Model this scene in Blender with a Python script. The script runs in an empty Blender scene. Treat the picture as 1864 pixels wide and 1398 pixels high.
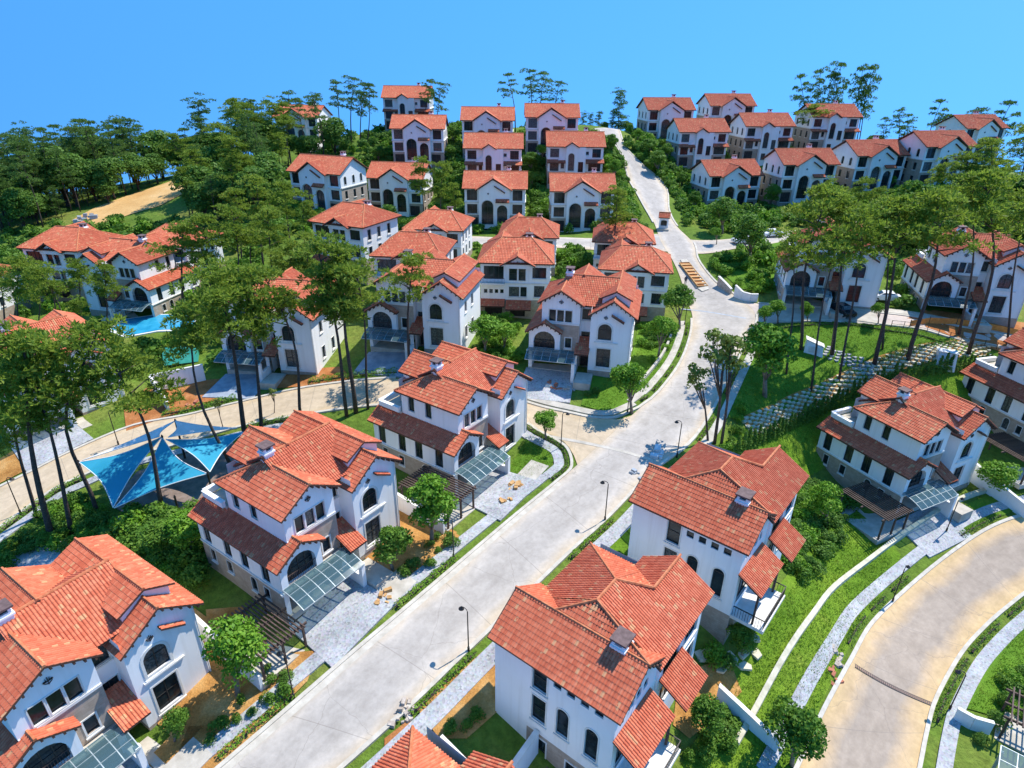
import bpy, bmesh, math, random
import numpy as np
from mathutils import Vector, Matrix

R = math.radians
rng = random.Random(7)
SC = bpy.context.scene
COL = SC.collection

# ------------------------------------------------------------------ camera
CAM_H = 42.0
PITCH, ROLL, FPX = R(26.53), R(0.607), 1150.2
_c, _s = math.cos(ROLL), math.sin(ROLL)
_R0 = np.array([1.0, 0, 0]); _U0 = np.array([0, math.sin(PITCH), math.cos(PITCH)])
CFW = np.array([0, math.cos(PITCH), -math.sin(PITCH)])
CR = _c * _R0 + _s * _U0
CU = _c * _U0 - _s * _R0
CP = np.array([0, 0, CAM_H])
cd = bpy.data.cameras.new('camera')
cd.sensor_width = 36.0
cd.lens = 36.0 * FPX / 1864.0
cd.clip_end = 6000.0
cam = bpy.data.objects.new('camera', cd)
COL.objects.link(cam)
cam.matrix_world = Matrix(((CR[0], CU[0], -CFW[0], 0), (CR[1], CU[1], -CFW[1], 0), (CR[2], CU[2], -CFW[2], CAM_H), (0, 0, 0, 1)))
SC.camera = cam

# ------------------------------------------------------------------ sky, sun, exposure
SUN_EL, SUN_AZ = R(58), R(35)          # azimuth measured from +X towards +Y
sun_dir = Vector((math.cos(SUN_EL) * math.cos(SUN_AZ), math.cos(SUN_EL) * math.sin(SUN_AZ), math.sin(SUN_EL)))
sd = bpy.data.lights.new('sun', 'SUN')
sd.energy = 2.8
sd.angle = R(0.53)
sd.color = (1.0, 0.955, 0.88)
sun = bpy.data.objects.new('sun', sd)
COL.objects.link(sun)
sun.rotation_euler = (-sun_dir).to_track_quat('-Z', 'Y').to_euler()
sun.location = (60, 60, 120)
W = bpy.data.worlds.new('World')
SC.world = W
W.use_nodes = True
nt = W.node_tree
nt.nodes.clear()
N = nt.nodes.new
out = N('ShaderNodeOutputWorld'); bg = N('ShaderNodeBackground'); sky = N('ShaderNodeTexSky')
tc = N('ShaderNodeTexCoord'); mp = N('ShaderNodeMapping'); nz = N('ShaderNodeVectorMath'); hs = N('ShaderNodeHueSaturation')
sky.sky_type = 'NISHITA'
sky.sun_disc = False
sky.sun_elevation = SUN_EL
sky.sun_rotation = R(90) - SUN_AZ
sky.air_density = 1.0
sky.dust_density = 0.02
sky.ozone_density = 2.6
mp.inputs['Location'].default_value = (0, 0, 1.1)
mp.inputs['Scale'].default_value = (1, 1, 2.3)
nz.operation = 'NORMALIZE'
hs.inputs['Saturation'].default_value = 1.29
hs.inputs['Hue'].default_value = 0.497
hs.inputs['Value'].default_value = 1.0
bg.inputs['Strength'].default_value = 0.15
L = nt.links.new
L(tc.outputs['Generated'], mp.inputs['Vector']); L(mp.outputs['Vector'], nz.inputs[0]); L(nz.outputs[0], sky.inputs['Vector'])
L(sky.outputs['Color'], hs.inputs['Color']); L(hs.outputs['Color'], bg.inputs['Color']); L(bg.outputs[0], out.inputs['Surface'])
SC.view_settings.view_transform = 'Standard'
SC.view_settings.look = 'None'
SC.view_settings.exposure = 1.17
SC.view_settings.gamma = 1.0
SC.view_settings.use_curve_mapping = False
SC.render.engine = 'CYCLES'
SC.cycles.max_bounces = 8
SC.cycles.diffuse_bounces = 5
SC.cycles.glossy_bounces = 3
SC.cycles.transmission_bounces = 4
SC.cycles.transparent_max_bounces = 12
SC.cycles.use_denoising = True

# ------------------------------------------------------------------ materials
MAT = {}
def newmat(name):
    m = bpy.data.materials.new(name); m.use_nodes = True
    t = m.node_tree; t.nodes.clear()
    o = t.nodes.new('ShaderNodeOutputMaterial'); b = t.nodes.new('ShaderNodeBsdfPrincipled')
    t.links.new(b.outputs[0], o.inputs['Surface'])
    MAT[name] = m
    return m, t, b, o
def nd(t, kind, **kw):
    n = t.nodes.new(kind)
    for k, v in kw.items():
        if k.startswith('i_'): n.inputs[k[2:].replace('_', ' ')].default_value = v
        else: setattr(n, k, v)
    return n
def ramp(t, fac, stops, interp='LINEAR'):
    r = t.nodes.new('ShaderNodeValToRGB'); r.color_ramp.interpolation = interp
    el = r.color_ramp.elements
    while len(el) > 1: el.remove(el[-1])
    el[0].position = stops[0][0]; el[0].color = (*stops[0][1], 1)
    for p, c in stops[1:]:
        e = el.new(p); e.color = (*c, 1)
    t.links.new(fac, r.inputs[0])
    return r.outputs[0]
def noise(t, scale, detail=4, rough=0.55, coord='Object', vec=None):
    n = nd(t, 'ShaderNodeTexNoise'); n.inputs['Scale'].default_value = scale; n.inputs['Detail'].default_value = detail; n.inputs['Roughness'].default_value = rough
    if vec is None:
        c = nd(t, 'ShaderNodeTexCoord'); vec = c.outputs[coord]
    t.links.new(vec, n.inputs['Vector'])
    return n.outputs['Fac']
def mixc(t, f, a, b, mode='MIX'):
    m = nd(t, 'ShaderNodeMix', data_type='RGBA', blend_type=mode)
    for sock, val in ((m.inputs[0], f), (m.inputs[6], a), (m.inputs[7], b)):
        if isinstance(val, (int, float)): sock.default_value = val
        elif isinstance(val, tuple): sock.default_value = (*val, 1)
        else: t.links.new(val, sock)
    return m.outputs[2]
def bump(t, b, h, strength=0.3, dist=0.05):
    n = nd(t, 'ShaderNodeBump'); n.inputs['Strength'].default_value = strength; n.inputs['Distance'].default_value = dist
    t.links.new(h, n.inputs['Height']); t.links.new(n.outputs[0], b.inputs['Normal'])
def world_pos(t):
    return nd(t, 'ShaderNodeNewGeometry').outputs['Position']
def simple(name, c1, c2, scale=1.0, rough=0.8, bmp=0.0, bscale=None, metal=0.0, spec=None, lo=0.35, hi=0.65, world=False, detail=5):
    m, t, b, o = newmat(name)
    v = world_pos(t) if world else None
    n = noise(t, scale, detail, 0.6, vec=v)
    t.links.new(ramp(t, n, [(lo, c1), (hi, c2)]), b.inputs['Base Color'])
    b.inputs['Roughness'].default_value = rough; b.inputs['Metallic'].default_value = metal
    if spec is not None: b.inputs['Specular IOR Level'].default_value = spec
    if bmp:
        bump(t, b, noise(t, bscale or scale * 4, 4, 0.6, vec=v), bmp, 0.05)
    return m

# stucco: off-white with faint rain streaks
m, t, b, o = newmat('stucco')
n1 = noise(t, 0.35, 5, 0.6, vec=world_pos(t))
mpn = nd(t, 'ShaderNodeMapping'); mpn.inputs['Scale'].default_value = (2.2, 2.2, 0.12)
t.links.new(world_pos(t), mpn.inputs['Vector'])
n2 = noise(t, 1.0, 4, 0.6, vec=mpn.outputs[0])
c = mixc(t, ramp(t, n2, [(0.5, (0, 0, 0)), (0.75, (0.5, 0.5, 0.5))]), ramp(t, n1, [(0.3, (0.83, 0.82, 0.795)), (0.7, (0.885, 0.88, 0.865))]), (0.70, 0.68, 0.64))
t.links.new(c, b.inputs['Base Color']); b.inputs['Roughness'].default_value = 0.9; b.inputs['Specular IOR Level'].default_value = 0.2
bump(t, b, noise(t, 14, 3, vec=world_pos(t)), 0.12, 0.02)
simple('trim', (0.66, 0.63, 0.57), (0.78, 0.76, 0.71), 1.2, 0.85, 0.1, 10)
# stone cladding
m, t, b, o = newmat('stone')
gm = nd(t, 'ShaderNodeNewGeometry'); tcn = nd(t, 'ShaderNodeTexCoord')
uvn = nd(t, 'ShaderNodeUVMap')
br = nd(t, 'ShaderNodeTexBrick')
br.inputs['Scale'].default_value = 1.0; br.inputs['Mortar Size'].default_value = 0.012
br.inputs['Brick Width'].default_value = 0.55; br.inputs['Row Height'].default_value = 0.2
br.inputs['Color1'].default_value = (0.33, 0.25, 0.185, 1); br.inputs['Color2'].default_value = (0.46, 0.37, 0.29, 1); br.inputs['Mortar'].default_value = (0.25, 0.21, 0.17, 1)
t.links.new(uvn.outputs[0], br.inputs['Vector'])
t.links.new(mixc(t, 0.5, br.outputs['Color'], ramp(t, noise(t, 2.2, 5, 0.65), [(0.3, (0.31, 0.24, 0.18)), (0.7, (0.5, 0.42, 0.34))])), b.inputs['Base Color'])
b.inputs['Roughness'].default_value = 0.9
bump(t, b, br.outputs['Fac'], -0.35, 0.03)
# roof tile: one colour per tile from the tile index in the UVs
def tile_mat(name, stops, pale=0.945):
    m, t, b, o = newmat(name)
    uv = nd(t, 'ShaderNodeUVMap'); fl = nd(t, 'ShaderNodeVectorMath', operation='FLOOR')
    t.links.new(uv.outputs[0], fl.inputs[0])
    oi = nd(t, 'ShaderNodeObjectInfo')
    sc = nd(t, 'ShaderNodeMath', operation='MULTIPLY'); sc.inputs[1].default_value = 91.7; t.links.new(oi.outputs['Random'], sc.inputs[0])
    ad = nd(t, 'ShaderNodeVectorMath', operation='ADD'); t.links.new(fl.outputs[0], ad.inputs[0]); t.links.new(sc.outputs[0], ad.inputs[1])
    wn = nd(t, 'ShaderNodeTexWhiteNoise', noise_dimensions='3D'); t.links.new(ad.outputs[0], wn.inputs['Vector'])
    wn2 = nd(t, 'ShaderNodeTexWhiteNoise', noise_dimensions='4D'); t.links.new(ad.outputs[0], wn2.inputs['Vector']); wn2.inputs['W'].default_value = 3.3
    base = ramp(t, wn.outputs['Value'], stops)
    big = noise(t, 0.5, 5, 0.65, vec=world_pos(t))
    # pale weathered tiles gather in patches
    th = nd(t, 'ShaderNodeMath', operation='MULTIPLY_ADD'); t.links.new(big, th.inputs[0]); th.inputs[1].default_value = 0.26; t.links.new(wn2.outputs['Value'], th.inputs[2])
    gt = nd(t, 'ShaderNodeMath', operation='GREATER_THAN'); t.links.new(th.outputs[0], gt.inputs[0]); gt.inputs[1].default_value = pale + 0.135
    c = mixc(t, gt.outputs[0], base, (0.64, 0.33, 0.16))
    c = mixc(t, 0.5, c, ramp(t, big, [(0.3, (0.78, 0.68, 0.66)), (0.7, (1.1, 1.08, 1.05))]), 'MULTIPLY')
    c = mixc(t, 0.8, c, ramp(t, oi.outputs['Random'], [(0.0, (0.86, 0.80, 0.80)), (0.5, (1.0, 1.0, 1.0)), (1.0, (1.08, 1.12, 1.14))]), 'MULTIPLY')
    fine = noise(t, 9, 4, 0.6, vec=world_pos(t))
    c = mixc(t, 0.35, c, ramp(t, fine, [(0.3, (0.75, 0.7, 0.7)), (0.7, (1.12, 1.1, 1.1))]), 'MULTIPLY')
    t.links.new(c, b.inputs['Base Color']); b.inputs['Roughness'].default_value = 0.72; b.inputs['Specular IOR Level'].default_value = 0.3
tile_mat('roof_tile', [(0.0, (0.55, 0.130, 0.060)), (0.3, (0.61, 0.160, 0.075)), (0.7, (0.65, 0.185, 0.090)), (1.0, (0.69, 0.225, 0.115))])
simple('ridge_tile', (0.46, 0.12, 0.042), (0.60, 0.21, 0.085), 2.5, 0.75, 0.2, 8)
simple('eave', (0.06, 0.028, 0.018), (0.12, 0.055, 0.035), 3, 0.8)
simple('chimney_cap', (0.10, 0.062, 0.055), (0.17, 0.11, 0.10), 3, 0.8)
simple('frame_dark', (0.018, 0.018, 0.018), (0.04, 0.037, 0.034), 4, 0.45)
simple('iron', (0.02, 0.018, 0.017), (0.05, 0.042, 0.036), 4, 0.5, metal=0.3)
# window glass: dark, reflective, with faint curtains and interior behind
m, t, b, o = newmat('glass')
gn = noise(t, 0.8, 3, 0.6, vec=world_pos(t))
goi = nd(t, 'ShaderNodeObjectInfo')
t.links.new(mixc(t, ramp(t, goi.outputs['Random'], [(0.62, (0, 0, 0)), (0.8, (0.6, 0.6, 0.6)), (1.0, (0.9, 0.9, 0.9))]), ramp(t, gn, [(0.35, (0.008, 0.013, 0.016)), (0.6, (0.02, 0.034, 0.038)), (0.8, (0.07, 0.09, 0.09))]), ramp(t, noise(t, 6, 2, vec=world_pos(t)), [(0.4, (0.05, 0.06, 0.062)), (0.62, (0.17, 0.175, 0.165))])), b.inputs['Base Color'])
b.inputs['Roughness'].default_value = 0.12; b.inputs['Specular IOR Level'].default_value = 0.35
bump(t, b, noise(t, 1.3, 2, vec=world_pos(t)), 0.05, 0.05)
m, t, b, o = newmat('canopy_glass')
b.inputs['Base Color'].default_value = (0.10, 0.18, 0.20, 1); b.inputs['Roughness'].default_value = 0.08
tr = nd(t, 'ShaderNodeBsdfTransparent'); tr.inputs[0].default_value = (0.45, 0.56, 0.57, 1)
mx = nd(t, 'ShaderNodeMixShader'); mx.inputs[0].default_value = 0.5
t.links.new(tr.outputs[0], mx.inputs[1]); t.links.new(b.outputs[0], mx.inputs[2]); t.links.new(mx.outputs[0], o.inputs['Surface'])
simple('canopy_metal', (0.28, 0.33, 0.34), (0.42, 0.47, 0.47), 4, 0.5, metal=0.2)
simple('interior', (0.025, 0.022, 0.02), (0.06, 0.052, 0.045), 1.5, 0.9)
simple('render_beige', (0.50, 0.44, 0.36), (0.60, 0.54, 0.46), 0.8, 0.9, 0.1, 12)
simple('wood', (0.055, 0.032, 0.024), (0.12, 0.075, 0.058), 3, 0.75)
simple('wood_planter', (0.42, 0.22, 0.07), (0.60, 0.36, 0.15), 3, 0.8)
def ground_mat(name, stops, scale, rough=0.95, fine=9.0, fine_amt=0.5, bmp=0.4, bs=6.0, bd=0.08):
    m, t, b, o = newmat(name)
    p = world_pos(t)
    c = ramp(t, noise(t, scale, 6, 0.62, vec=p), stops)
    c = mixc(t, fine_amt, c, ramp(t, noise(t, fine, 5, 0.7, vec=p), [(0.3, (0.55, 0.55, 0.55)), (0.7, (1.3, 1.3, 1.3))]), 'MULTIPLY')
    t.links.new(c, b.inputs['Base Color']); b.inputs['Roughness'].default_value = rough; b.inputs['Specular IOR Level'].default_value = 0.15
    bump(t, b, noise(t, bs, 5, 0.7, vec=p), bmp, bd)
    return m
ground_mat('grass_rough', [(0.25, (0.08, 0.16, 0.012)), (0.45, (0.135, 0.25, 0.017)), (0.6, (0.20, 0.31, 0.026)), (0.8, (0.34, 0.35, 0.07))], 0.13, fine=3.5, fine_amt=0.75, bmp=0.9, bs=3.0, bd=0.3)
ground_mat('lawn', [(0.3, (0.075, 0.17, 0.014)), (0.6, (0.125, 0.24, 0.020)), (0.8, (0.23, 0.30, 0.045))], 0.22, fine=5, fine_amt=0.5, bmp=0.7, bs=6, bd=0.15)
ground_mat('hill_ground', [(0.25, (0.075, 0.14, 0.018)), (0.5, (0.13, 0.205, 0.026)), (0.75, (0.25, 0.24, 0.06))], 0.07, fine=1.5, fine_amt=0.8, bmp=0.9, bs=1.2, bd=0.4)
ground_mat('soil', [(0.3, (0.33, 0.145, 0.035)), (0.5, (0.50, 0.25, 0.072)), (0.7, (0.62, 0.37, 0.14))], 0.5, fine=7, fine_amt=0.65, bmp=0.7, bs=5, bd=0.15)
ground_mat('soil_red', [(0.3, (0.27, 0.095, 0.03)), (0.5, (0.42, 0.16, 0.05)), (0.7, (0.54, 0.25, 0.10))], 0.5, fine=7, fine_amt=0.6, bmp=0.7, bs=5, bd=0.15)
ground_mat('field', [(0.3, (0.50, 0.27, 0.09)), (0.55, (0.62, 0.38, 0.15)), (0.8, (0.70, 0.48, 0.24))], 0.12, fine=2, fine_amt=0.45)
# roads: pale concrete, greyer worn middle, sandy drifts along the edges (UV x runs across 0..1, y along in metres)
def road_mat(name, pale, grey, sand, grey_amt=0.8):
    m, t, b, o = newmat(name)
    p = world_pos(t); uv = nd(t, 'ShaderNodeUVMap'); sp = nd(t, 'ShaderNodeSeparateXYZ'); t.links.new(uv.outputs[0], sp.inputs[0])
    d = nd(t, 'ShaderNodeMath', operation='SUBTRACT'); t.links.new(sp.outputs[0], d.inputs[0]); d.inputs[1].default_value = 0.5
    a = nd(t, 'ShaderNodeMath', operation='ABSOLUTE'); t.links.new(d.outputs[0], a.inputs[0])
    big = noise(t, 0.16, 6, 0.62, vec=p)
    ms = nd(t, 'ShaderNodeMapping'); ms.inputs['Scale'].default_value = (1, 0.05, 1); t.links.new(uv.outputs[0], ms.inputs['Vector'])
    streak = noise(t, 7, 5, 0.6, vec=ms.outputs[0])
    e = nd(t, 'ShaderNodeMath', operation='MULTIPLY_ADD'); t.links.new(big, e.inputs[0]); e.inputs[1].default_value = 0.45; t.links.new(a.outputs[0], e.inputs[2])
    mid = ramp(t, e.outputs[0], [(0.42, (grey_amt,) * 3), (0.58, (0, 0, 0))])
    edge = ramp(t, e.outputs[0], [(0.56, (0, 0, 0)), (0.72, (0.85, 0.85, 0.85))])
    c = mixc(t, mid, pale, grey)
    c = mixc(t, edge, c, sand)
    c = mixc(t, 0.55, c, ramp(t, streak, [(0.3, (0.78, 0.78, 0.78)), (0.7, (1.12, 1.12, 1.12))]), 'MULTIPLY')
    c = mixc(t, 0.45, c, ramp(t, noise(t, 2.3, 6, 0.7, vec=p), [(0.3, (0.75, 0.74, 0.72)), (0.7, (1.14, 1.14, 1.14))]), 'MULTIPLY')
    c = mixc(t, 0.30, c, ramp(t, noise(t, 0.6, 6, 0.7, vec=p), [(0.35, (0.6, 0.58, 0.55)), (0.6, (1.1, 1.1, 1.1))]), 'MULTIPLY')
    # cast joints every few metres and one along the middle, hairline cracks
    def joint(sock, period, w):
        md = nd(t, 'ShaderNodeMath', operation='PINGPONG'); t.links.new(sock, md.inputs[0]); md.inputs[1].default_value = period / 2
        lt = nd(t, 'ShaderNodeMath', operation='LESS_THAN'); t.links.new(md.outputs[0], lt.inputs[0]); lt.inputs[1].default_value = w
        return lt.outputs[0]
    j = nd(t, 'ShaderNodeMath', operation='MAXIMUM'); t.links.new(joint(sp.outputs[1], 7.0, 0.035), j.inputs[0]); t.links.new(joint(sp.outputs[0], 1.0, 0.004), j.inputs[1])
    vc = nd(t, 'ShaderNodeTexVoronoi', feature='DISTANCE_TO_EDGE'); vc.inputs['Scale'].default_value = 0.16
    wv = nd(t, 'ShaderNodeVectorMath', operation='ADD'); nw = nd(t, 'ShaderNodeTexNoise'); nw.inputs['Scale'].default_value = 0.7; nw.inputs['Detail'].default_value = 6; t.links.new(p, nw.inputs['Vector']); t.links.new(p, wv.inputs[0]); t.links.new(nw.outputs['Color'], wv.inputs[1]); t.links.new(wv.outputs[0], vc.inputs['Vector'])
    cr_ = nd(t, 'ShaderNodeMath', operation='LESS_THAN'); t.links.new(vc.outputs['Distance'], cr_.inputs[0]); cr_.inputs[1].default_value = 0.0035
    c = mixc(t, ramp(t, j.outputs[0], [(0.0, (0, 0, 0)), (1.0, (0.45, 0.45, 0.45))]), c, (0.22, 0.19, 0.16))
    c = mixc(t, ramp(t, cr_.outputs[0], [(0.0, (0, 0, 0)), (1.0, (0.3, 0.3, 0.3))]), c, (0.2, 0.17, 0.14))
    t.links.new(c, b.inputs['Base Color']); b.inputs['Roughness'].default_value = 0.9; b.inputs['Specular IOR Level'].default_value = 0.2
    bump(t, b, noise(t, 20, 4, vec=p), 0.12, 0.02)
road_mat('road', (0.53, 0.475, 0.41), (0.42, 0.38, 0.335), (0.60, 0.48, 0.335))
road_mat('road_sandy', (0.58, 0.46, 0.31), (0.55, 0.43, 0.295), (0.60, 0.445, 0.265), 0.6)
road_mat('road_lower', (0.56, 0.40, 0.235), (0.38, 0.31, 0.245), (0.61, 0.43, 0.215), 0.95)
road_mat('road_pink', (0.60, 0.50, 0.43), (0.53, 0.45, 0.40), (0.64, 0.52, 0.42), 0.6)
simple('kerb', (0.46, 0.41, 0.33), (0.60, 0.55, 0.46), 1.3, 0.9, 0.2, 12, world=True)
simple('concrete', (0.40, 0.36, 0.29), (0.56, 0.51, 0.43), 0.9, 0.9, 0.15, 10, world=True)
# grey setts
m, t, b, o = newmat('paver')
p = world_pos(t)
vo = nd(t, 'ShaderNodeTexVoronoi'); vo.inputs['Scale'].default_value = 6.5; t.links.new(p, vo.inputs['Vector'])
c = mixc(t, 0.6, ramp(t, noise(t, 0.5, 5, 0.6, vec=p), [(0.3, (0.24, 0.25, 0.255)), (0.7, (0.40, 0.40, 0.385))]), vo.outputs['Color'], 'SOFT_LIGHT')
hsv = nd(t, 'ShaderNodeHueSaturation'); hsv.inputs['Saturation'].default_value = 0.22; t.links.new(c, hsv.inputs['Color'])
t.links.new(hsv.outputs[0], b.inputs['Base Color']); b.inputs['Roughness'].default_value = 0.9
bump(t, b, vo.outputs['Distance'], 0.35, 0.03)
simple('paver_blue', (0.22, 0.26, 0.31), (0.36, 0.40, 0.45), 0.9, 0.85, 0.2, 9, world=True)
simple('path_stone', (0.46, 0.42, 0.29), (0.66, 0.61, 0.46), 1.6, 0.9, 0.3, 8, world=True)
simple('deck', (0.17, 0.125, 0.10), (0.28, 0.21, 0.17), 1.2, 0.85, world=True)
simple('white_paint', (0.76, 0.75, 0.73), (0.86, 0.85, 0.83), 1.5, 0.6, world=True)
simple('orange_net', (0.62, 0.20, 0.03), (0.78, 0.30, 0.06), 2, 0.8)
simple('rubble', (0.34, 0.27, 0.21), (0.56, 0.48, 0.40), 3, 0.95)
simple('brick_red', (0.38, 0.12, 0.07), (0.52, 0.2, 0.11), 4, 0.9)
simple('car_paint', (0.012, 0.013, 0.016), (0.022, 0.023, 0.026), 2, 0.25)
simple('car_white', (0.7, 0.7, 0.7), (0.8, 0.8, 0.8), 2, 0.25)
simple('rubber', (0.012, 0.012, 0.012), (0.03, 0.03, 0.03), 5, 0.8)
simple('red_paint', (0.5, 0.05, 0.03), (0.62, 0.09, 0.05), 3, 0.6)
simple('metal_grey', (0.30, 0.33, 0.36), (0.45, 0.48, 0.50), 2, 0.5, metal=0.3)
simple('panel_grey', (0.40, 0.44, 0.46), (0.56, 0.60, 0.61), 0.8, 0.35, metal=0.1)
simple('tarp', (0.45, 0.52, 0.55), (0.66, 0.71, 0.73), 2, 0.5)
simple('skin', (0.42, 0.25, 0.17), (0.5, 0.3, 0.2), 3, 0.6)
simple('cloth_dark', (0.03, 0.035, 0.05), (0.07, 0.07, 0.09), 4, 0.9)
# pools and sails
m, t, b, o = newmat('pool_water')
t.links.new(ramp(t, noise(t, 0.7, 4, vec=world_pos(t)), [(0.3, (0.015, 0.26, 0.46)), (0.7, (0.05, 0.40, 0.62))]), b.inputs['Base Color'])
b.inputs['Roughness'].default_value = 0.06; bump(t, b, noise(t, 3, 4, vec=world_pos(t)), 0.25, 0.05)
m, t, b, o = newmat('sail_blue')
t.links.new(ramp(t, noise(t, 0.35, 4, 0.6), [(0.3, (0.035, 0.44, 0.62)), (0.7, (0.08, 0.58, 0.76))]), b.inputs['Base Color']); b.inputs['Roughness'].default_value = 0.7
tl = nd(t, 'ShaderNodeBsdfTranslucent'); tl.inputs[0].default_value = (0.08, 0.58, 0.78, 1); mx = nd(t, 'ShaderNodeMixShader'); mx.inputs[0].default_value = 0.45
t.links.new(b.outputs[0], mx.inputs[1]); t.links.new(tl.outputs[0], mx.inputs[2]); t.links.new(mx.outputs[0], o.inputs['Surface'])
simple('sail_white', (0.72, 0.70, 0.66), (0.84, 0.82, 0.79), 0.8, 0.7)
simple('tent_green', (0.02, 0.30, 0.22), (0.05, 0.40, 0.30), 1, 0.7)
# foliage
def leaf_mat(name, a, b2, c3, transl=0.3, var=0.12):
    m, t, b, o = newmat(name)
    oi = nd(t, 'ShaderNodeObjectInfo')
    n = noise(t, 1.1, 3, 0.6, vec=world_pos(t)); n2 = noise(t, 9, 2, 0.5, vec=world_pos(t))
    ad = nd(t, 'ShaderNodeMath', operation='MULTIPLY_ADD'); t.links.new(n2, ad.inputs[0]); ad.inputs[1].default_value = 0.6; t.links.new(n, ad.inputs[2])
    ad2 = nd(t, 'ShaderNodeMath', operation='MULTIPLY_ADD'); t.links.new(oi.outputs['Random'], ad2.inputs[0]); ad2.inputs[1].default_value = var; t.links.new(ad.outputs[0], ad2.inputs[2])
    c = ramp(t, ad2.outputs[0], [(0.6, a), (0.83, b2), (1.05, c3)])
    t.links.new(c, b.inputs['Base Color']); b.inputs['Roughness'].default_value = 0.6; b.inputs['Specular IOR Level'].default_value = 0.25
    tl = nd(t, 'ShaderNodeBsdfTranslucent'); mx = nd(t, 'ShaderNodeMixShader'); mx.inputs[0].default_value = transl
    t.links.new(c, tl.inputs[0]); t.links.new(b.outputs[0], mx.inputs[1]); t.links.new(tl.outputs[0], mx.inputs[2]); t.links.new(mx.outputs[0], o.inputs['Surface'])
leaf_mat('leaf_bright', (0.075, 0.19, 0.012), (0.135, 0.30, 0.02), (0.23, 0.39, 0.035))
leaf_mat('leaf_mid', (0.06, 0.15, 0.015), (0.11, 0.235, 0.025), (0.175, 0.305, 0.036), 0.36)
leaf_mat('leaf_dark', (0.07, 0.155, 0.024), (0.115, 0.235, 0.034), (0.175, 0.30, 0.05), 0.42)
leaf_mat('needle', (0.11, 0.18, 0.02), (0.205, 0.30, 0.032), (0.30, 0.385, 0.052), 0.5)
leaf_mat('needle_far', (0.06, 0.13, 0.028), (0.105, 0.20, 0.038), (0.165, 0.265, 0.052), 0.45)
leaf_mat('leaf_olive', (0.09, 0.14, 0.02), (0.16, 0.22, 0.035), (0.24, 0.30, 0.06))
leaf_mat('grass_blade', (0.12, 0.235, 0.018), (0.21, 0.345, 0.03), (0.36, 0.43, 0.075), 0.45, 0.0)
simple('bark', (0.05, 0.033, 0.026), (0.115, 0.078, 0.062), 6, 0.95, 0.5, 18)
simple('bark_pale', (0.16, 0.12, 0.09), (0.30, 0.24, 0.18), 5, 0.95, 0.3, 18)

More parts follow.
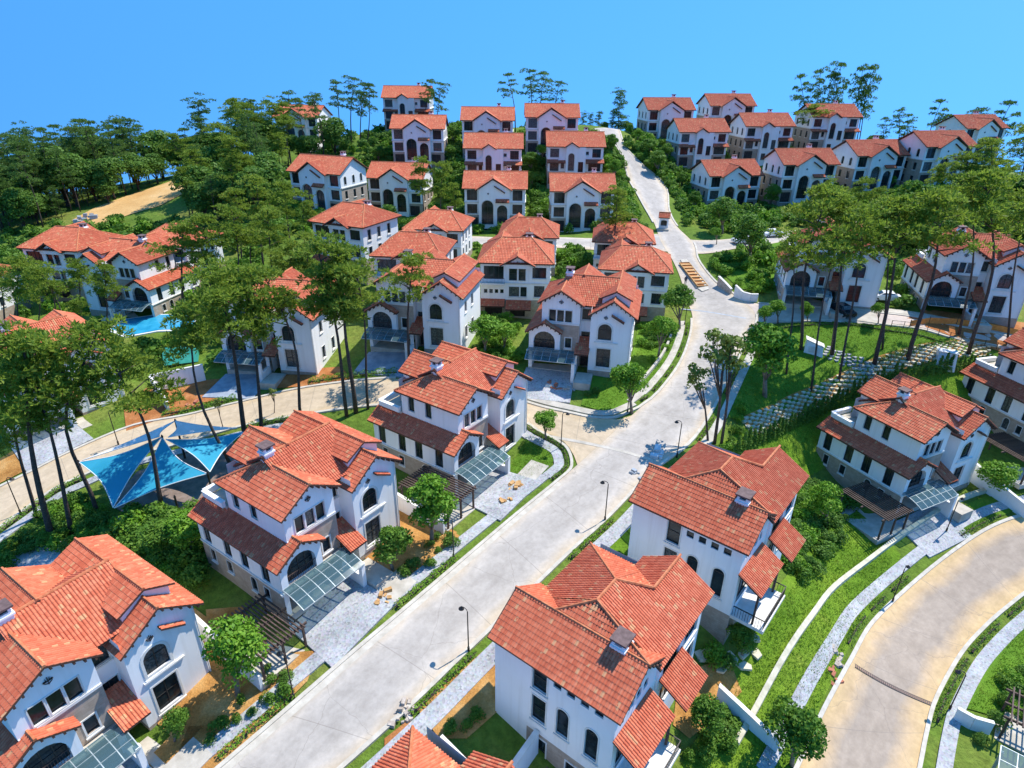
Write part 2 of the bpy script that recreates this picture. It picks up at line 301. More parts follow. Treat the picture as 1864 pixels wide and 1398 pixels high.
# ------------------------------------------------------------------ mesh helpers
class MB:
    def __init__(s): s.v = []; s.f = []; s.uv = []; s.mi = []; s.has_uv = False
    def vert(s, p): s.v.append((float(p[0]), float(p[1]), float(p[2]))); return len(s.v) - 1
    def face(s, pts, mi=0, uv=None):
        i = [s.vert(p) for p in pts]; s.f.append(i); s.mi.append(mi)
        if uv is None: s.uv.append([(0, 0)] * len(i))
        else: s.uv.append(uv); s.has_uv = True
    def box(s, x0, x1, y0, y1, z0, z1, mi=0):
        P = [(x0, y0, z0), (x1, y0, z0), (x1, y1, z0), (x0, y1, z0), (x0, y0, z1), (x1, y0, z1), (x1, y1, z1), (x0, y1, z1)]
        for q in ((0, 3, 2, 1), (4, 5, 6, 7), (0, 1, 5, 4), (1, 2, 6, 5), (2, 3, 7, 6), (3, 0, 4, 7)):
            s.face([P[k] for k in q], mi)
    def obox(s, o, ux, uy, uz, mi=0):
        """box from corner o with three edge vectors"""
        o, ux, uy, uz = map(lambda a: np.array(a, float), (o, ux, uy, uz))
        P = [o, o + ux, o + ux + uy, o + uy, o + uz, o + ux + uz, o + ux + uy + uz, o + uy + uz]
        for q in ((0, 3, 2, 1), (4, 5, 6, 7), (0, 1, 5, 4), (1, 2, 6, 5), (2, 3, 7, 6), (3, 0, 4, 7)):
            s.face([P[k] for k in q], mi)
    def bar(s, a, b, w, h=None, mi=0):
        """square bar from a to b"""
        a = np.array(a, float); b = np.array(b, float); h = h or w
        d = b - a; L_ = np.linalg.norm(d)
        if L_ < 1e-6: return
        d /= L_; up = np.array([0, 0, 1.0]) if abs(d[2]) < 0.95 else np.array([1.0, 0, 0])
        x = np.cross(d, up); x /= np.linalg.norm(x); y = np.cross(x, d)
        s.obox(a - x * w / 2 - y * h / 2, x * w, d * L_, y * h, mi)
    def tube(s, pts, radii, n=8, mi=0, cap=True):
        pts = [np.array(p, float) for p in pts]; rings = []
        for i, p in enumerate(pts):
            d = pts[min(i + 1, len(pts) - 1)] - pts[max(i - 1, 0)]; d /= (np.linalg.norm(d) + 1e-9)
            up = np.array([0, 0, 1.0]) if abs(d[2]) < 0.9 else np.array([1.0, 0, 0])
            x = np.cross(d, up); x /= np.linalg.norm(x); y = np.cross(x, d)
            r = radii[i] if hasattr(radii, '__len__') else radii
            rings.append([s.vert(p + r * (math.cos(2 * math.pi * k / n) * x + math.sin(2 * math.pi * k / n) * y)) for k in range(n)])
        for a, b_ in zip(rings[:-1], rings[1:]):
            for k in range(n):
                s.f.append([a[k], a[(k + 1) % n], b_[(k + 1) % n], b_[k]]); s.mi.append(mi); s.uv.append([(0, 0)] * 4)
        if cap:
            s.f.append(list(reversed(rings[0]))); s.mi.append(mi); s.uv.append([(0, 0)] * n)
            s.f.append(list(rings[-1])); s.mi.append(mi); s.uv.append([(0, 0)] * n)
    def mesh(s, name, mats, smooth=False):
        me = bpy.data.meshes.new(name)
        me.from_pydata(s.v, [], s.f)
        for mn in (mats if isinstance(mats, (list, tuple)) else [mats]): me.materials.append(MAT[mn])
        if any(s.mi): me.polygons.foreach_set('material_index', s.mi)
        if s.has_uv:
            l = me.uv_layers.new(name='UVMap')
            flat = [c for fu in s.uv for p in fu for c in p]
            l.data.foreach_set('uv', flat)
        if smooth: me.polygons.foreach_set('use_smooth', [True] * len(me.polygons))
        me.update()
        return me
    def build(s, name, mats, parent=None, smooth=False, kind=None):
        return mk(name, s.mesh(name, mats, smooth), parent, kind)
def mk(name, me, parent=None, kind=None, loc=None, rz=0.0):
    o = bpy.data.objects.new(name, me); COL.objects.link(o)
    if parent is not None: o.parent = parent
    if kind: o['kind'] = kind
    if loc is not None: o.location = loc
    if rz: o.rotation_euler = (0, 0, rz)
    return o
def tag(o, label, cat, group=None, kind=None):
    o['label'] = label; o['category'] = cat
    if group: o['group'] = group
    if kind: o['kind'] = kind
    return o
def empty(name, loc=(0, 0, 0), rz=0.0):
    o = bpy.data.objects.new(name, None); COL.objects.link(o); o.empty_display_size = 0.3
    o.location = loc; o.rotation_euler = (0, 0, rz)
    return o
def copy_tree(o, parent=None):
    c_ = o.copy(); COL.objects.link(c_); c_.parent = parent
    for ch in o.children: copy_tree(ch, c_)
    return c_
def place(proto, used, loc, rz, label, cat, group=None, scale=None):
    """the first call moves the prototype itself, later calls copy it"""
    o = proto if not used else copy_tree(proto)
    used.append(1)
    o.location = loc; o.rotation_euler = (0, 0, rz)
    if scale: o.scale = scale if hasattr(scale, '__len__') else (scale,) * 3
    if 'group' in o: del o['group']
    tag(o, label, cat, group)
    return o
# ------------------------------------------------------------------ where the houses stand: (x, y, ground z, heading in degrees)
HA = dict(H1=(-29.7, 23.9, -1.4, 57.0), H2=(-17.46, 38.27, 1.9, 55.2), H3=(-5.17, 54.23, 2.44, 55.0), HC=(3.11, 75.9, 6.57, -13.0),
          HR=(44.36, 57.96, -2.58, 25.6), HR2=(66.0, 67.6, 0.2, 15.0), HL=(-18.6, 80.0, 7.5, -12.0), L6=(-37.8, 77.5, 5.0, -8.0),
          Q1=(42.4, 92.8, 10.0, -14.0), Q2=(62.8, 90.9, 9.2, -14.0), L4=(-58.5, 64.2, 2.1, 50.0))
HB = dict(B1=(-1.53, 30.98, 0.0, 51.9), B2=(9.93, 43.49, 2.21, 50.35), B0=(-14.15, 16.6, -2.7, 52.0))
HD = dict(M5=(-5.5, 92.5, 7.3, -3, 1.035), M6=(12.9, 93.9, 6.4, -10, 1.0), M2=(-2.8, 109.0, 8.0, -4, 0.95), M3=(13.3, 106.6, 7.9, -8, 0.95), M1=(-19.5, 110.9, 8.6, -8, 0.97),
          M7=(-21.5, 92.7, 8.4, -6, 1.0), M4=(-34.1, 105.4, 10.7, -25, 1.0), L1=(-88.3, 110.8, 3.5, -10, 1.09), L2=(-66.5, 109.5, 6.2, -14, 0.95), L0=(-99.5, 100.0, 1.0, -5, 1.0))
HE = dict(E1=(-11.9, 153.9, 17.0, 0, 'b'), E2=(7.4, 156.5, 17.3, 0, 'b'), E3=(-11.1, 138.5, 10.6, -1, 'a'), E4=(7.4, 135.0, 10.8, 0, 'a'), E5=(-49.1, 141.6, 13.4, -22, 'a'),
          E6=(-34.6, 151.8, 10.6, -8, 'a'), E7=(-31.4, 169.6, 19.8, 0, 'a'), E8=(-14.0, 174.0, 21.6, 0, 'a'), E9=(2.4, 170.4, 22.7, 0, 'a'), E10=(-37.5, 193.1, 25.9, 0, 'b'),
          E11=(-70.0, 197.0, 20.5, -10, 'a'), R1=(36.3, 188.1, 23.7, 8, 'a'), R2=(54.6, 192.9, 24.7, 8, 'a'), R3=(41.9, 172.5, 19.4, 8, 'b'), R4=(59.7, 175.9, 20.7, 8, 'b'),
          R5=(77.9, 179.2, 22.9, 6, 'b'), R6=(44.8, 151.0, 11.8, 12, 'a'), R7=(60.8, 149.9, 14.6, 8, 'a'), R8=(78.2, 152.2, 16.4, 12, 'a'), R9=(92.6, 151.1, 18.6, 12, 'a'), R10=(116.0, 174.7, 20.8, 15, 'a'))

# ------------------------------------------------------------------ terrain: a smooth spline through surveyed heights
ctrl = []
def _cp(h, u, v, z): a = R(h[3]); ctrl.append((h[0] + math.cos(a) * u - math.sin(a) * v, h[1] + math.sin(a) * u + math.cos(a) * v, z))
for k, h in HA.items():
    _cp(h, 6, 1, h[2]); _cp(h, 6, 9, h[2] + (0.6 if k not in ('HR', 'HR2') else 0.3))
_cp(HA['HR'], -3, 2, -3.2); _cp(HA['HR'], -3, 9, -3.0); _cp(HA['HR'], -7, 5, -3.3); _cp(HA['HR2'], -3, 5, -0.6)
for k in ('B1', 'B2', 'B0'):
    h = HB[k]; _cp(h, 6, 0, h[2]); _cp(h, 6, -11.5, h[2] - 2.6)
for k, h in HD.items(): _cp(h, 6, 4, h[2] if k in ('M5', 'M6', 'M7', 'M4', 'L1', 'L2', 'L0') else 10.0)
for k, h in HE.items(): _cp(h, 7, 4, h[2] + 0.3)
ctrl += [(35.5, 44.2, -5.5), (31.3, 35.4, -6.5), (29.2, 31.1, -7.0), (51, 53.6, -5.0), (24.4, 33.6, -5.2), (64, 58, -4), (40, 30, -7.5), (50, 40, -7.5),
         (-8, 33, 0.2), (-20, 19, -2.2), (3, 47, 2.2), (13, 58, 3.7), (18, 66, 4.6), (24, 76, 6.0), (27, 88, 7.8),
         (37, 74, 4.4), (45, 79, 5.8), (58, 81, 7.6), (31, 68, 3.9), (62.8, 86, 8.4), (34, 88, 7.6), (44.5, 123, 12.5), (26, 108, 10.2), (7, 121, 12.3), (-25, 122, 12),
         (70, 84, 7.2), (80, 92, 9), (95, 110, 11), (25, 150, 17), (22, 172, 24.5), (20, 186, 28), (28, 140, 14.5),
         (10, 215, 24), (70, 220, 20), (-40, 225, 20), (10, 270, -2), (70, 270, -5), (-40, 280, -8), (10, 340, -40), (120, 340, -45), (-120, 340, -45),
         (-92.9, 173, 13), (-108, 150, 8.5), (-75, 165, 15), (-70, 190, 20), (-59, 102, 5), (-44, 92, 6), (-54, 64, 2), (-50, 54, 0), (-36, 56, 1.4), (-27, 60, 2.2), (-20, 66, 3.6),
         (-40, 40, -1), (-60, 40, -2.5), (-150, 204, 4), (-160, 120, -4), (-120, 80, -3), (-90, 50, -4), (-60, 20, -6), (-35, 5, -5), (-8, 5, -6.5), (20, 10, -9), (50, 15, -11),
         (90, 40, -6), (110, 80, 5), (140, 140, 13), (150, 190, 13), (220, 200, -5), (220, 100, -5), (-220, 250, -30), (220, 300, -40), (-230, 150, -20), (-110, 235, 2), (130, 215, 14)]
ctrl.append((-66.0, 99.0, 4.6))
CT = np.array(ctrl)
_S = 60.0
def _kern(d2): return 0.5 * d2 * np.log(d2 + 1e-9)
_n = len(CT); _X = CT[:, :2] / _S
_K = _kern(((_X[:, None] - _X[None]) ** 2).sum(-1)) + np.eye(_n) * 0.004
_P = np.hstack([np.ones((_n, 1)), _X])
_A = np.block([[_K, _P], [_P.T, np.zeros((3, 3))]])
_w = np.linalg.solve(_A, np.concatenate([CT[:, 2], np.zeros(3)]))
def hts(xy):
    q = np.asarray(xy, float).reshape(-1, 2) / _S
    o_ = np.empty(len(q))
    for i in range(0, len(q), 20000):
        b_ = q[i:i + 20000]
        o_[i:i + 20000] = _kern(((b_[:, None] - _X[None]) ** 2).sum(-1)) @ _w[:_n] + _w[_n] + b_ @ _w[_n + 1:]
    return o_
def gz(x, y): return float(hts([(x, y)])[0])
_gx0, _gy0, _gs = -290.0, -60.0, 2.0
_GX, _GY = np.meshgrid(np.arange(_gx0, 300, _gs), np.arange(_gy0, 440, _gs)); _GZ = hts(np.stack([_GX.ravel(), _GY.ravel()], 1)).reshape(_GX.shape)
def hg(xy):
    """the same heights read off a 2 m grid, quick enough for sight lines"""
    q = np.asarray(xy, float); fx = np.clip((q[:, 0] - _gx0) / _gs, 0, _GX.shape[1] - 1.001); fy = np.clip((q[:, 1] - _gy0) / _gs, 0, _GX.shape[0] - 1.001)
    i, j = fx.astype(int), fy.astype(int); u, v = fx - i, fy - j
    return (_GZ[j, i] * (1 - u) + _GZ[j, i + 1] * u) * (1 - v) + (_GZ[j + 1, i] * (1 - u) + _GZ[j + 1, i + 1] * u) * v
_ts = np.concatenate([np.linspace(35, 120, 500), np.linspace(120.3, 420, 500)])
_pc = {}
def G(px, py):
    """the place on the ground seen at that spot of the survey photograph"""
    k = (px, py)
    if k in _pc: return _pc[k]
    r = ((px - 932) * CR + (699 - py) * CU) / FPX + CFW
    pts = CP + _ts[:, None] * r
    d = pts[:, 2] - hg(pts[:, :2])
    i = int(np.argmax(d < 0)) if (d < 0).any() else len(_ts) - 1
    if i > 0 and d[i] < 0:
        f = d[i - 1] / (d[i - 1] - d[i]); tt = _ts[i - 1] + f * (_ts[i] - _ts[i - 1])
    else: tt = 200.0
    p = CP + tt * r
    _pc[k] = (float(p[0]), float(p[1]), gz(p[0], p[1]))
    return _pc[k]
def PJ(p):
    d = np.array(p, float) - CP; w_ = d @ CFW
    return 932 + FPX * (d @ CR) / w_, 699 - FPX * (d @ CU) / w_
def hl(h, u, v):
    """house-local plan position to world"""
    a = R(h[3]); return (h[0] + math.cos(a) * u - math.sin(a) * v, h[1] + math.sin(a) * u + math.cos(a) * v)

def grid_sheet(name, x0, x1, y0, y1, step, mat, dz=0.0):
    xs = np.arange(x0, x1 + 1e-6, step); ys = np.arange(y0, y1 + 1e-6, step)
    XX, YY = np.meshgrid(xs, ys); z = hts(np.stack([XX.ravel(), YY.ravel()], 1)) + dz
    v = np.stack([XX.ravel(), YY.ravel(), z], 1); nx, ny = len(xs), len(ys)
    idx = np.arange(nx * ny).reshape(ny, nx)
    f = np.stack([idx[:-1, :-1].ravel(), idx[:-1, 1:].ravel(), idx[1:, 1:].ravel(), idx[1:, :-1].ravel()], 1)
    me = bpy.data.meshes.new(name); me.from_pydata(v.tolist(), [], f.tolist()); me.materials.append(MAT[mat])
    me.polygons.foreach_set('use_smooth', [True] * len(me.polygons)); me.update()
    return mk(name, me, kind='structure')
grid_sheet('ground', -270, 270, -24, 360, 1.8, 'hill_ground', -0.05)

def smooth_line(pts, step=1.0):
    pts = [np.array(p[:2], float) for p in pts]
    P_ = [2 * pts[0] - pts[1]] + pts + [2 * pts[-1] - pts[-2]]
    out_ = []
    for i in range(1, len(P_) - 2):
        a, b_, c_, d_ = P_[i - 1:i + 3]
        n = max(1, int(np.linalg.norm(c_ - b_) / step))
        for k in range(n):
            s = k / n
            out_.append(0.5 * ((2 * b_) + (-a + c_) * s + (2 * a - 5 * b_ + 4 * c_ - d_) * s * s + (-a + 3 * b_ - 3 * c_ + d_) * s ** 3))
    out_.append(P_[-2])
    return np.array(out_)
def resample(l, n=None, step=None):
    d = np.concatenate([[0], np.cumsum(np.linalg.norm(np.diff(l, axis=0), axis=1))])
    if n is None: n = max(2, int(d[-1] / step) + 1)
    s = np.linspace(0, d[-1], n)
    return np.stack([np.interp(s, d, l[:, 0]), np.interp(s, d, l[:, 1])], 1)
def offset(l, dist):
    t_ = np.gradient(l, axis=0); t_ /= (np.linalg.norm(t_, axis=1)[:, None] + 1e-9)
    return l + dist * np.stack([-t_[:, 1], t_[:, 0]], 1)      # positive: to the left of travel
def sheet_between(name, la, lb, mat, dz, kind='structure', across=8, thick=0.0):
    n = len(la); mb = MB()
    fr = np.linspace(0, 1, across + 1)
    pts = la[:, None, :] * (1 - fr)[None, :, None] + lb[:, None, :] * fr[None, :, None]
    z = hts(pts.reshape(-1, 2)).reshape(n, across + 1) + dz
    ln = np.concatenate([[0], np.cumsum(np.linalg.norm(np.diff((la + lb) / 2, axis=0), axis=1))])
    for i in range(n):
        for j in range(across + 1): mb.vert((pts[i, j, 0], pts[i, j, 1], z[i, j]))
    w_ = across + 1
    def q(ids, uv): mb.f.append(ids); mb.mi.append(0); mb.uv.append(uv)
    for i in range(n - 1):
        for j in range(across):
            q([i * w_ + j, i * w_ + j + 1, (i + 1) * w_ + j + 1, (i + 1) * w_ + j], [(fr[j], ln[i]), (fr[j + 1], ln[i]), (fr[j + 1], ln[i + 1]), (fr[j], ln[i + 1])])
    if thick:
        for j in (0, across):
            for i in range(n - 1):
                a, b_ = i * w_ + j, (i + 1) * w_ + j
                va, vb = mb.v[a], mb.v[b_]
                c_, d_ = mb.vert((va[0], va[1], va[2] - thick)), mb.vert((vb[0], vb[1], vb[2] - thick))
                q([a, b_, d_, c_], [(0, ln[i]), (0, ln[i + 1]), (0, ln[i + 1]), (0, ln[i])])
        for i in (0, n - 1):
            for j in range(across):
                a, b_ = i * w_ + j, i * w_ + j + 1
                va, vb = mb.v[a], mb.v[b_]
                q([a, b_, mb.vert((vb[0], vb[1], vb[2] - thick)), mb.vert((va[0], va[1], va[2] - thick))], [(0, 0)] * 4)
    mb.has_uv = True
    o = mb.build(name, mat, kind=kind)
    bm = bmesh.new(); bm.from_mesh(o.data); bmesh.ops.recalc_face_normals(bm, faces=bm.faces)
    up = sum(f.normal.z for f in bm.faces)
    if up < 0: bmesh.ops.reverse_faces(bm, faces=bm.faces)
    bm.to_mesh(o.data); bm.free()
    return o
def strip(name, line, o0, o1, mat, dz, thick=0.0, across=2, kind='structure'):
    return sheet_between(name, offset(line, o0), offset(line, o1), mat, dz, kind, across, thick)
def patch(name, outline, mat, dz, kind='structure', step=2.0, thick=0.0):
    """a flat sheet of any outline laid on the terrain"""
    bm = bmesh.new()
    vs = [bm.verts.new((p[0], p[1], 0)) for p in outline]
    f = bm.faces.new(vs); bmesh.ops.triangulate(bm, faces=[f])
    xs = [p[0] for p in outline]; ys = [p[1] for p in outline]
    for ax, lo, hi in ((0, min(xs), max(xs)), (1, min(ys), max(ys))):
        c_ = lo + step
        while c_ < hi:
            co = (c_, 0, 0) if ax == 0 else (0, c_, 0); no = (1, 0, 0) if ax == 0 else (0, 1, 0)
            bmesh.ops.bisect_plane(bm, geom=bm.verts[:] + bm.edges[:] + bm.faces[:], plane_co=co, plane_no=no)
            c_ += step
    if thick:
        ed = [e for e in bm.edges if e.is_boundary]
        r_ = bmesh.ops.extrude_edge_only(bm, edges=ed)
        low = {v for v in r_['geom'] if isinstance(v, bmesh.types.BMVert)}
    else: low = set()
    z = hts([(v.co.x, v.co.y) for v in bm.verts]) + dz
    for v, zz in zip(bm.verts, z): v.co.z = zz - (thick if v in low else 0)
    if not thick:
        for f in bm.faces:
            if f.normal.z < 0: f.normal_flip()
    else: bmesh.ops.recalc_face_normals(bm, faces=bm.faces)
    me = bpy.data.meshes.new(name); bm.to_mesh(me); bm.free(); me.materials.append(MAT[mat])
    return mk(name, me, kind=kind)
def pxs(*pts): return [G(*p) for p in pts]

# ------------------------------------------------------------------ roads
def road(name, pairs, mat, dz):
    la = smooth_line([G(*p[0]) for p in pairs], 1.0); lb = smooth_line([G(*p[1]) for p in pairs], 1.0)
    n = max(len(la), len(lb))
    # keep the pairing of the edges: resample each span alike
    A_, B_ = [], []
    ca = [np.array(G(*p[0])[:2]) for p in pairs]; cb = [np.array(G(*p[1])[:2]) for p in pairs]
    def cr(P_, i, s):
        a = P_[i - 1] if i > 0 else 2 * P_[0] - P_[1]; b_ = P_[i]; c_ = P_[i + 1]; d_ = P_[i + 2] if i + 2 < len(P_) else 2 * P_[-1] - P_[-2]
        return 0.5 * ((2 * b_) + (-a + c_) * s + (2 * a - 5 * b_ + 4 * c_ - d_) * s * s + (-a + 3 * b_ - 3 * c_ + d_) * s ** 3)
    for i in range(len(ca) - 1):
        k = max(2, int(np.linalg.norm(ca[i + 1] - ca[i] + cb[i + 1] - cb[i]) / 2 / 1.2))
        for s in np.arange(k) / k: A_.append(cr(ca, i, s)); B_.append(cr(cb, i, s))
    A_.append(ca[-1]); B_.append(cb[-1])
    A_, B_ = np.array(A_), np.array(B_)
    sheet_between(name, A_, B_, mat, dz, across=10)
    return A_, B_
MAIN = [((330, 1460), (520, 1480)), ((600, 1229), (737, 1289)), ((760, 1093), (854, 1177)), ((943, 937), (1029, 1009)), ((1015, 878), (1105, 940)), ((1075, 825), (1190, 853)),
        ((1130, 775), (1251, 807)), ((1165, 743), (1289, 756)), ((1200, 715), (1310, 715)), ((1240, 660), (1333, 668)), ((1258, 610), (1358, 618)), ((1260, 575), (1375, 572)),
        ((1250, 545), (1336, 537)), ((1238, 505), (1300, 512)), ((1222, 470), (1270, 473)), ((1203, 440), (1262, 443)), ((1190, 405), (1232, 412)), ((1170, 370), (1217, 382)),
        ((1147, 330), (1210, 338)), ((1135, 290), (1165, 296)), ((1115, 260), (1135, 262)), ((1072, 238), (1125, 236))]
mainL, mainR = road('road', MAIN, 'road', 0.050)
SIDE = [((1185, 735), (1085, 845)), ((1125, 764), (1058, 858)), ((1030, 751), (1036, 815)), ((960, 735), (990, 787)), ((850, 705), (850, 752)), ((720, 690), (720, 735)), ((560, 706), (549, 754)), ((430, 735), (446, 773)),
        ((340, 757), (330, 806)), ((243, 776), (230, 832)), ((141, 818), (150, 865)), ((73, 852), (93, 892)), ((0, 888), (0, 958)), ((-130, 950), (-130, 1050))]
sideU, sideL = road('road', SIDE, 'road_sandy', 0.042)
LOWER = [((1430, 1450), (1655, 1460)), ((1455, 1398), (1669, 1398)), ((1500, 1300), (1685, 1320)), ((1552, 1203), (1702, 1265)), ((1590, 1137), (1745, 1189)), ((1652, 1075), (1787, 1141)),
         ((1731, 1010), (1830, 1103)), ((1807, 961), (1880, 1068)), ((1880, 935), (1975, 1030)), ((1990, 905), (2080, 990))]
lowL, lowR = road('road', LOWER, 'road_lower', 0.050)
BRANCH = [((1335, 545), (1350, 600)), ((1379, 553), (1395, 588)), ((1440, 556), (1460, 584)), ((1530, 560), (1545, 582)), ((1600, 571), (1620, 591)), ((1700, 586), (1705, 606)), ((1800, 606), (1800, 627)), ((1920, 632), (1920, 658))]
brU, brL = road('road', BRANCH, 'road_pink', 0.044)
CROSS = [((700, 430), (700, 446)), ((850, 430), (850, 447)), ((960, 433), (960, 452)), ((1080, 434), (1080, 455)), ((1203, 426), (1210, 458)), ((1262, 437), (1280, 462)), ((1340, 434), (1345, 452)), ((1430, 421), (1430, 441)), ((1560, 402), (1560, 424))]
crU, crL = road('road', CROSS, 'road', 0.038)
# ------------------------------------------------------------------ house kit
def v3(*a): return np.array(a, float)
def slope_tiles(mb, poly, rib=0.225, course=0.36, r=0.072):
    """barrel tiles laid over a planar roof polygon: ribs run up the slope, each course steps over the next"""
    P_ = [np.array(p, float) for p in poly]
    n = np.zeros(3)
    for i in range(len(P_)): n += np.cross(P_[i], P_[(i + 1) % len(P_)])
    n /= np.linalg.norm(n)
    if n[2] < 0: n = -n
    a = np.cross((0, 0, 1.0), n); a /= np.linalg.norm(a); b_ = np.cross(n, a)
    if b_[2] < 0: b_ = -b_; a = -a
    o = P_[0]; q = np.array([((p - o) @ a, (p - o) @ b_) for p in P_])
    a0, a1 = q[:, 0].min(), q[:, 0].max(); bmin = q[:, 1].min()
    offs = ((0.0, 0.0), (0.22, 0.0), (0.4, r * 0.8), (0.61, r), (0.82, r * 0.8))
    cols = []
    k0 = int(math.floor(a0 / rib)); k1 = int(math.ceil(a1 / rib))
    for k in range(k0, k1 + 1):
        for fr, hh in offs: cols.append(((k + fr) * rib, hh, k))
    cols = [c_ for c_ in cols if a0 < c_[0] < a1]
    cols = [(a0 + 1e-4, 0.01, k0)] + cols + [(a1 - 1e-4, 0.01, k1)]
    def rng_at(x):
        ys = []
        for i in range(len(q)):
            p, s = q[i], q[(i + 1) % len(q)]
            if (p[0] - x) * (s[0] - x) < 0: ys.append(p[1] + (s[1] - p[1]) * (x - p[0]) / (s[0] - p[0]))
        return (min(ys), max(ys)) if len(ys) >= 2 else None
    rs = [rng_at(c_[0]) for c_ in cols]
    V = lambda x, y, h: o + a * x + b_ * y + n * h
    for i in range(len(cols) - 1):
        if rs[i] is None or rs[i + 1] is None: continue
        (l0, u0), (l1, u1) = rs[i], rs[i + 1]
        lo, hi = min(l0, l1), max(u0, u1)
        c0 = int(math.floor((lo - bmin) / course)); c1 = int(math.ceil((hi - bmin) / course))
        kk = cols[i][2]
        for c_ in range(c0, c1):
            y0, y1 = bmin + c_ * course, bmin + (c_ + 1) * course
            p00, p01 = min(max(y0, l0), u0), min(max(y1, l0), u0)
            p10, p11 = min(max(y0, l1), u1), min(max(y1, l1), u1)
            if p01 - p00 < 1e-5 and p11 - p10 < 1e-5: continue
            t0, t1 = 0.03, 0.0
            uu, vv = kk + 0.5 + 1000, c_ + 0.5 + 500
            mb.face([V(cols[i][0], p00, cols[i][1] + t0), V(cols[i + 1][0], p10, cols[i + 1][1] + t0), V(cols[i + 1][0], p11, cols[i + 1][1] + t1), V(cols[i][0], p01, cols[i][1] + t1)], 0, [(uu, vv)] * 4)
def slab(mb, poly, th=0.14, off=-0.012):
    P_ = [np.array(p, float) for p in poly]
    n = np.zeros(3)
    for i in range(len(P_)): n += np.cross(P_[i], P_[(i + 1) % len(P_)])
    n /= np.linalg.norm(n)
    if n[2] < 0: n = -n; P_ = P_[::-1]
    up = [p + n * off for p in P_]; dn = [p + n * off - np.array((0, 0, th)) for p in P_]
    mb.face(up); mb.face(dn[::-1])
    for i in range(len(P_)):
        j = (i + 1) % len(P_); mb.face([dn[i], dn[j], up[j], up[i]])
def roof(root, polys, ridges, rib=0.225, course=0.36, caps=True):
    """one roof block: timber slab, tile field, ridge tiles"""
    sb = MB(); tl = MB()
    for p in polys: slab(sb, p); slope_tiles(tl, p, rib, course)
    ro = sb.build('roof', 'eave', root)
    tl.build('roof_tiles', 'roof_tile', ro, kind='stuff')
    if caps and ridges:
        rm = MB()
        for a, b_ in ridges:
            a, b_ = np.array(a, float), np.array(b_, float); L_ = np.linalg.norm(b_ - a)
            k = max(1, int(L_ / 0.45)); up = np.array((0, 0, 0.05))
            for i in range(k):
                p, q = a + (b_ - a) * i / k + up, a + (b_ - a) * (i + 1) / k + up
                rm.tube([p - (0, 0, 0.02), q + (b_ - a) / L_ * 0.05 + (0, 0, 0.015)], [0.125, 0.10], 6)
        rm.build('ridge_cap', 'ridge_tile', ro)
    return ro
def rf(root, axis, r0, r1, c, zr, el, er, zel, zer=None, h0=0.0, h1=0.0, caps=True, sides='lr', rib=0.225, course=0.36):
    """ridge along an axis from r0 to r1 at cross position c; eaves at el / er; hipped ends where h0 / h1 > 0"""
    zer = zel if zer is None else zer
    M = (lambda a, b_, z: (a, b_, z)) if axis == 'x' else (lambda a, b_, z: (b_, a, z))
    A0, A1 = M(r0 + h0, c, zr), M(r1 - h1, c, zr)
    polys = []; rid = [(A0, A1)] if abs((r1 - h1) - (r0 + h0)) > 0.1 else []
    if 'l' in sides: polys.append([M(r0, el, zel), M(r1, el, zel), A1, A0] if rid else [M(r0, el, zel), M(r1, el, zel), A0])
    if 'r' in sides: polys.append([M(r1, er, zer), M(r0, er, zer), A0, A1] if rid else [M(r1, er, zer), M(r0, er, zer), A0])
    if h0: polys.append([M(r0, er, zer), M(r0, el, zel), A0]); rid += [(M(r0, er, zer), A0), (M(r0, el, zel), A0)]
    if h1: polys.append([M(r1, el, zel), M(r1, er, zer), A1]); rid += [(M(r1, er, zer), A1), (M(r1, el, zel), A1)]
    return roof(root, polys, rid, rib, course, caps)

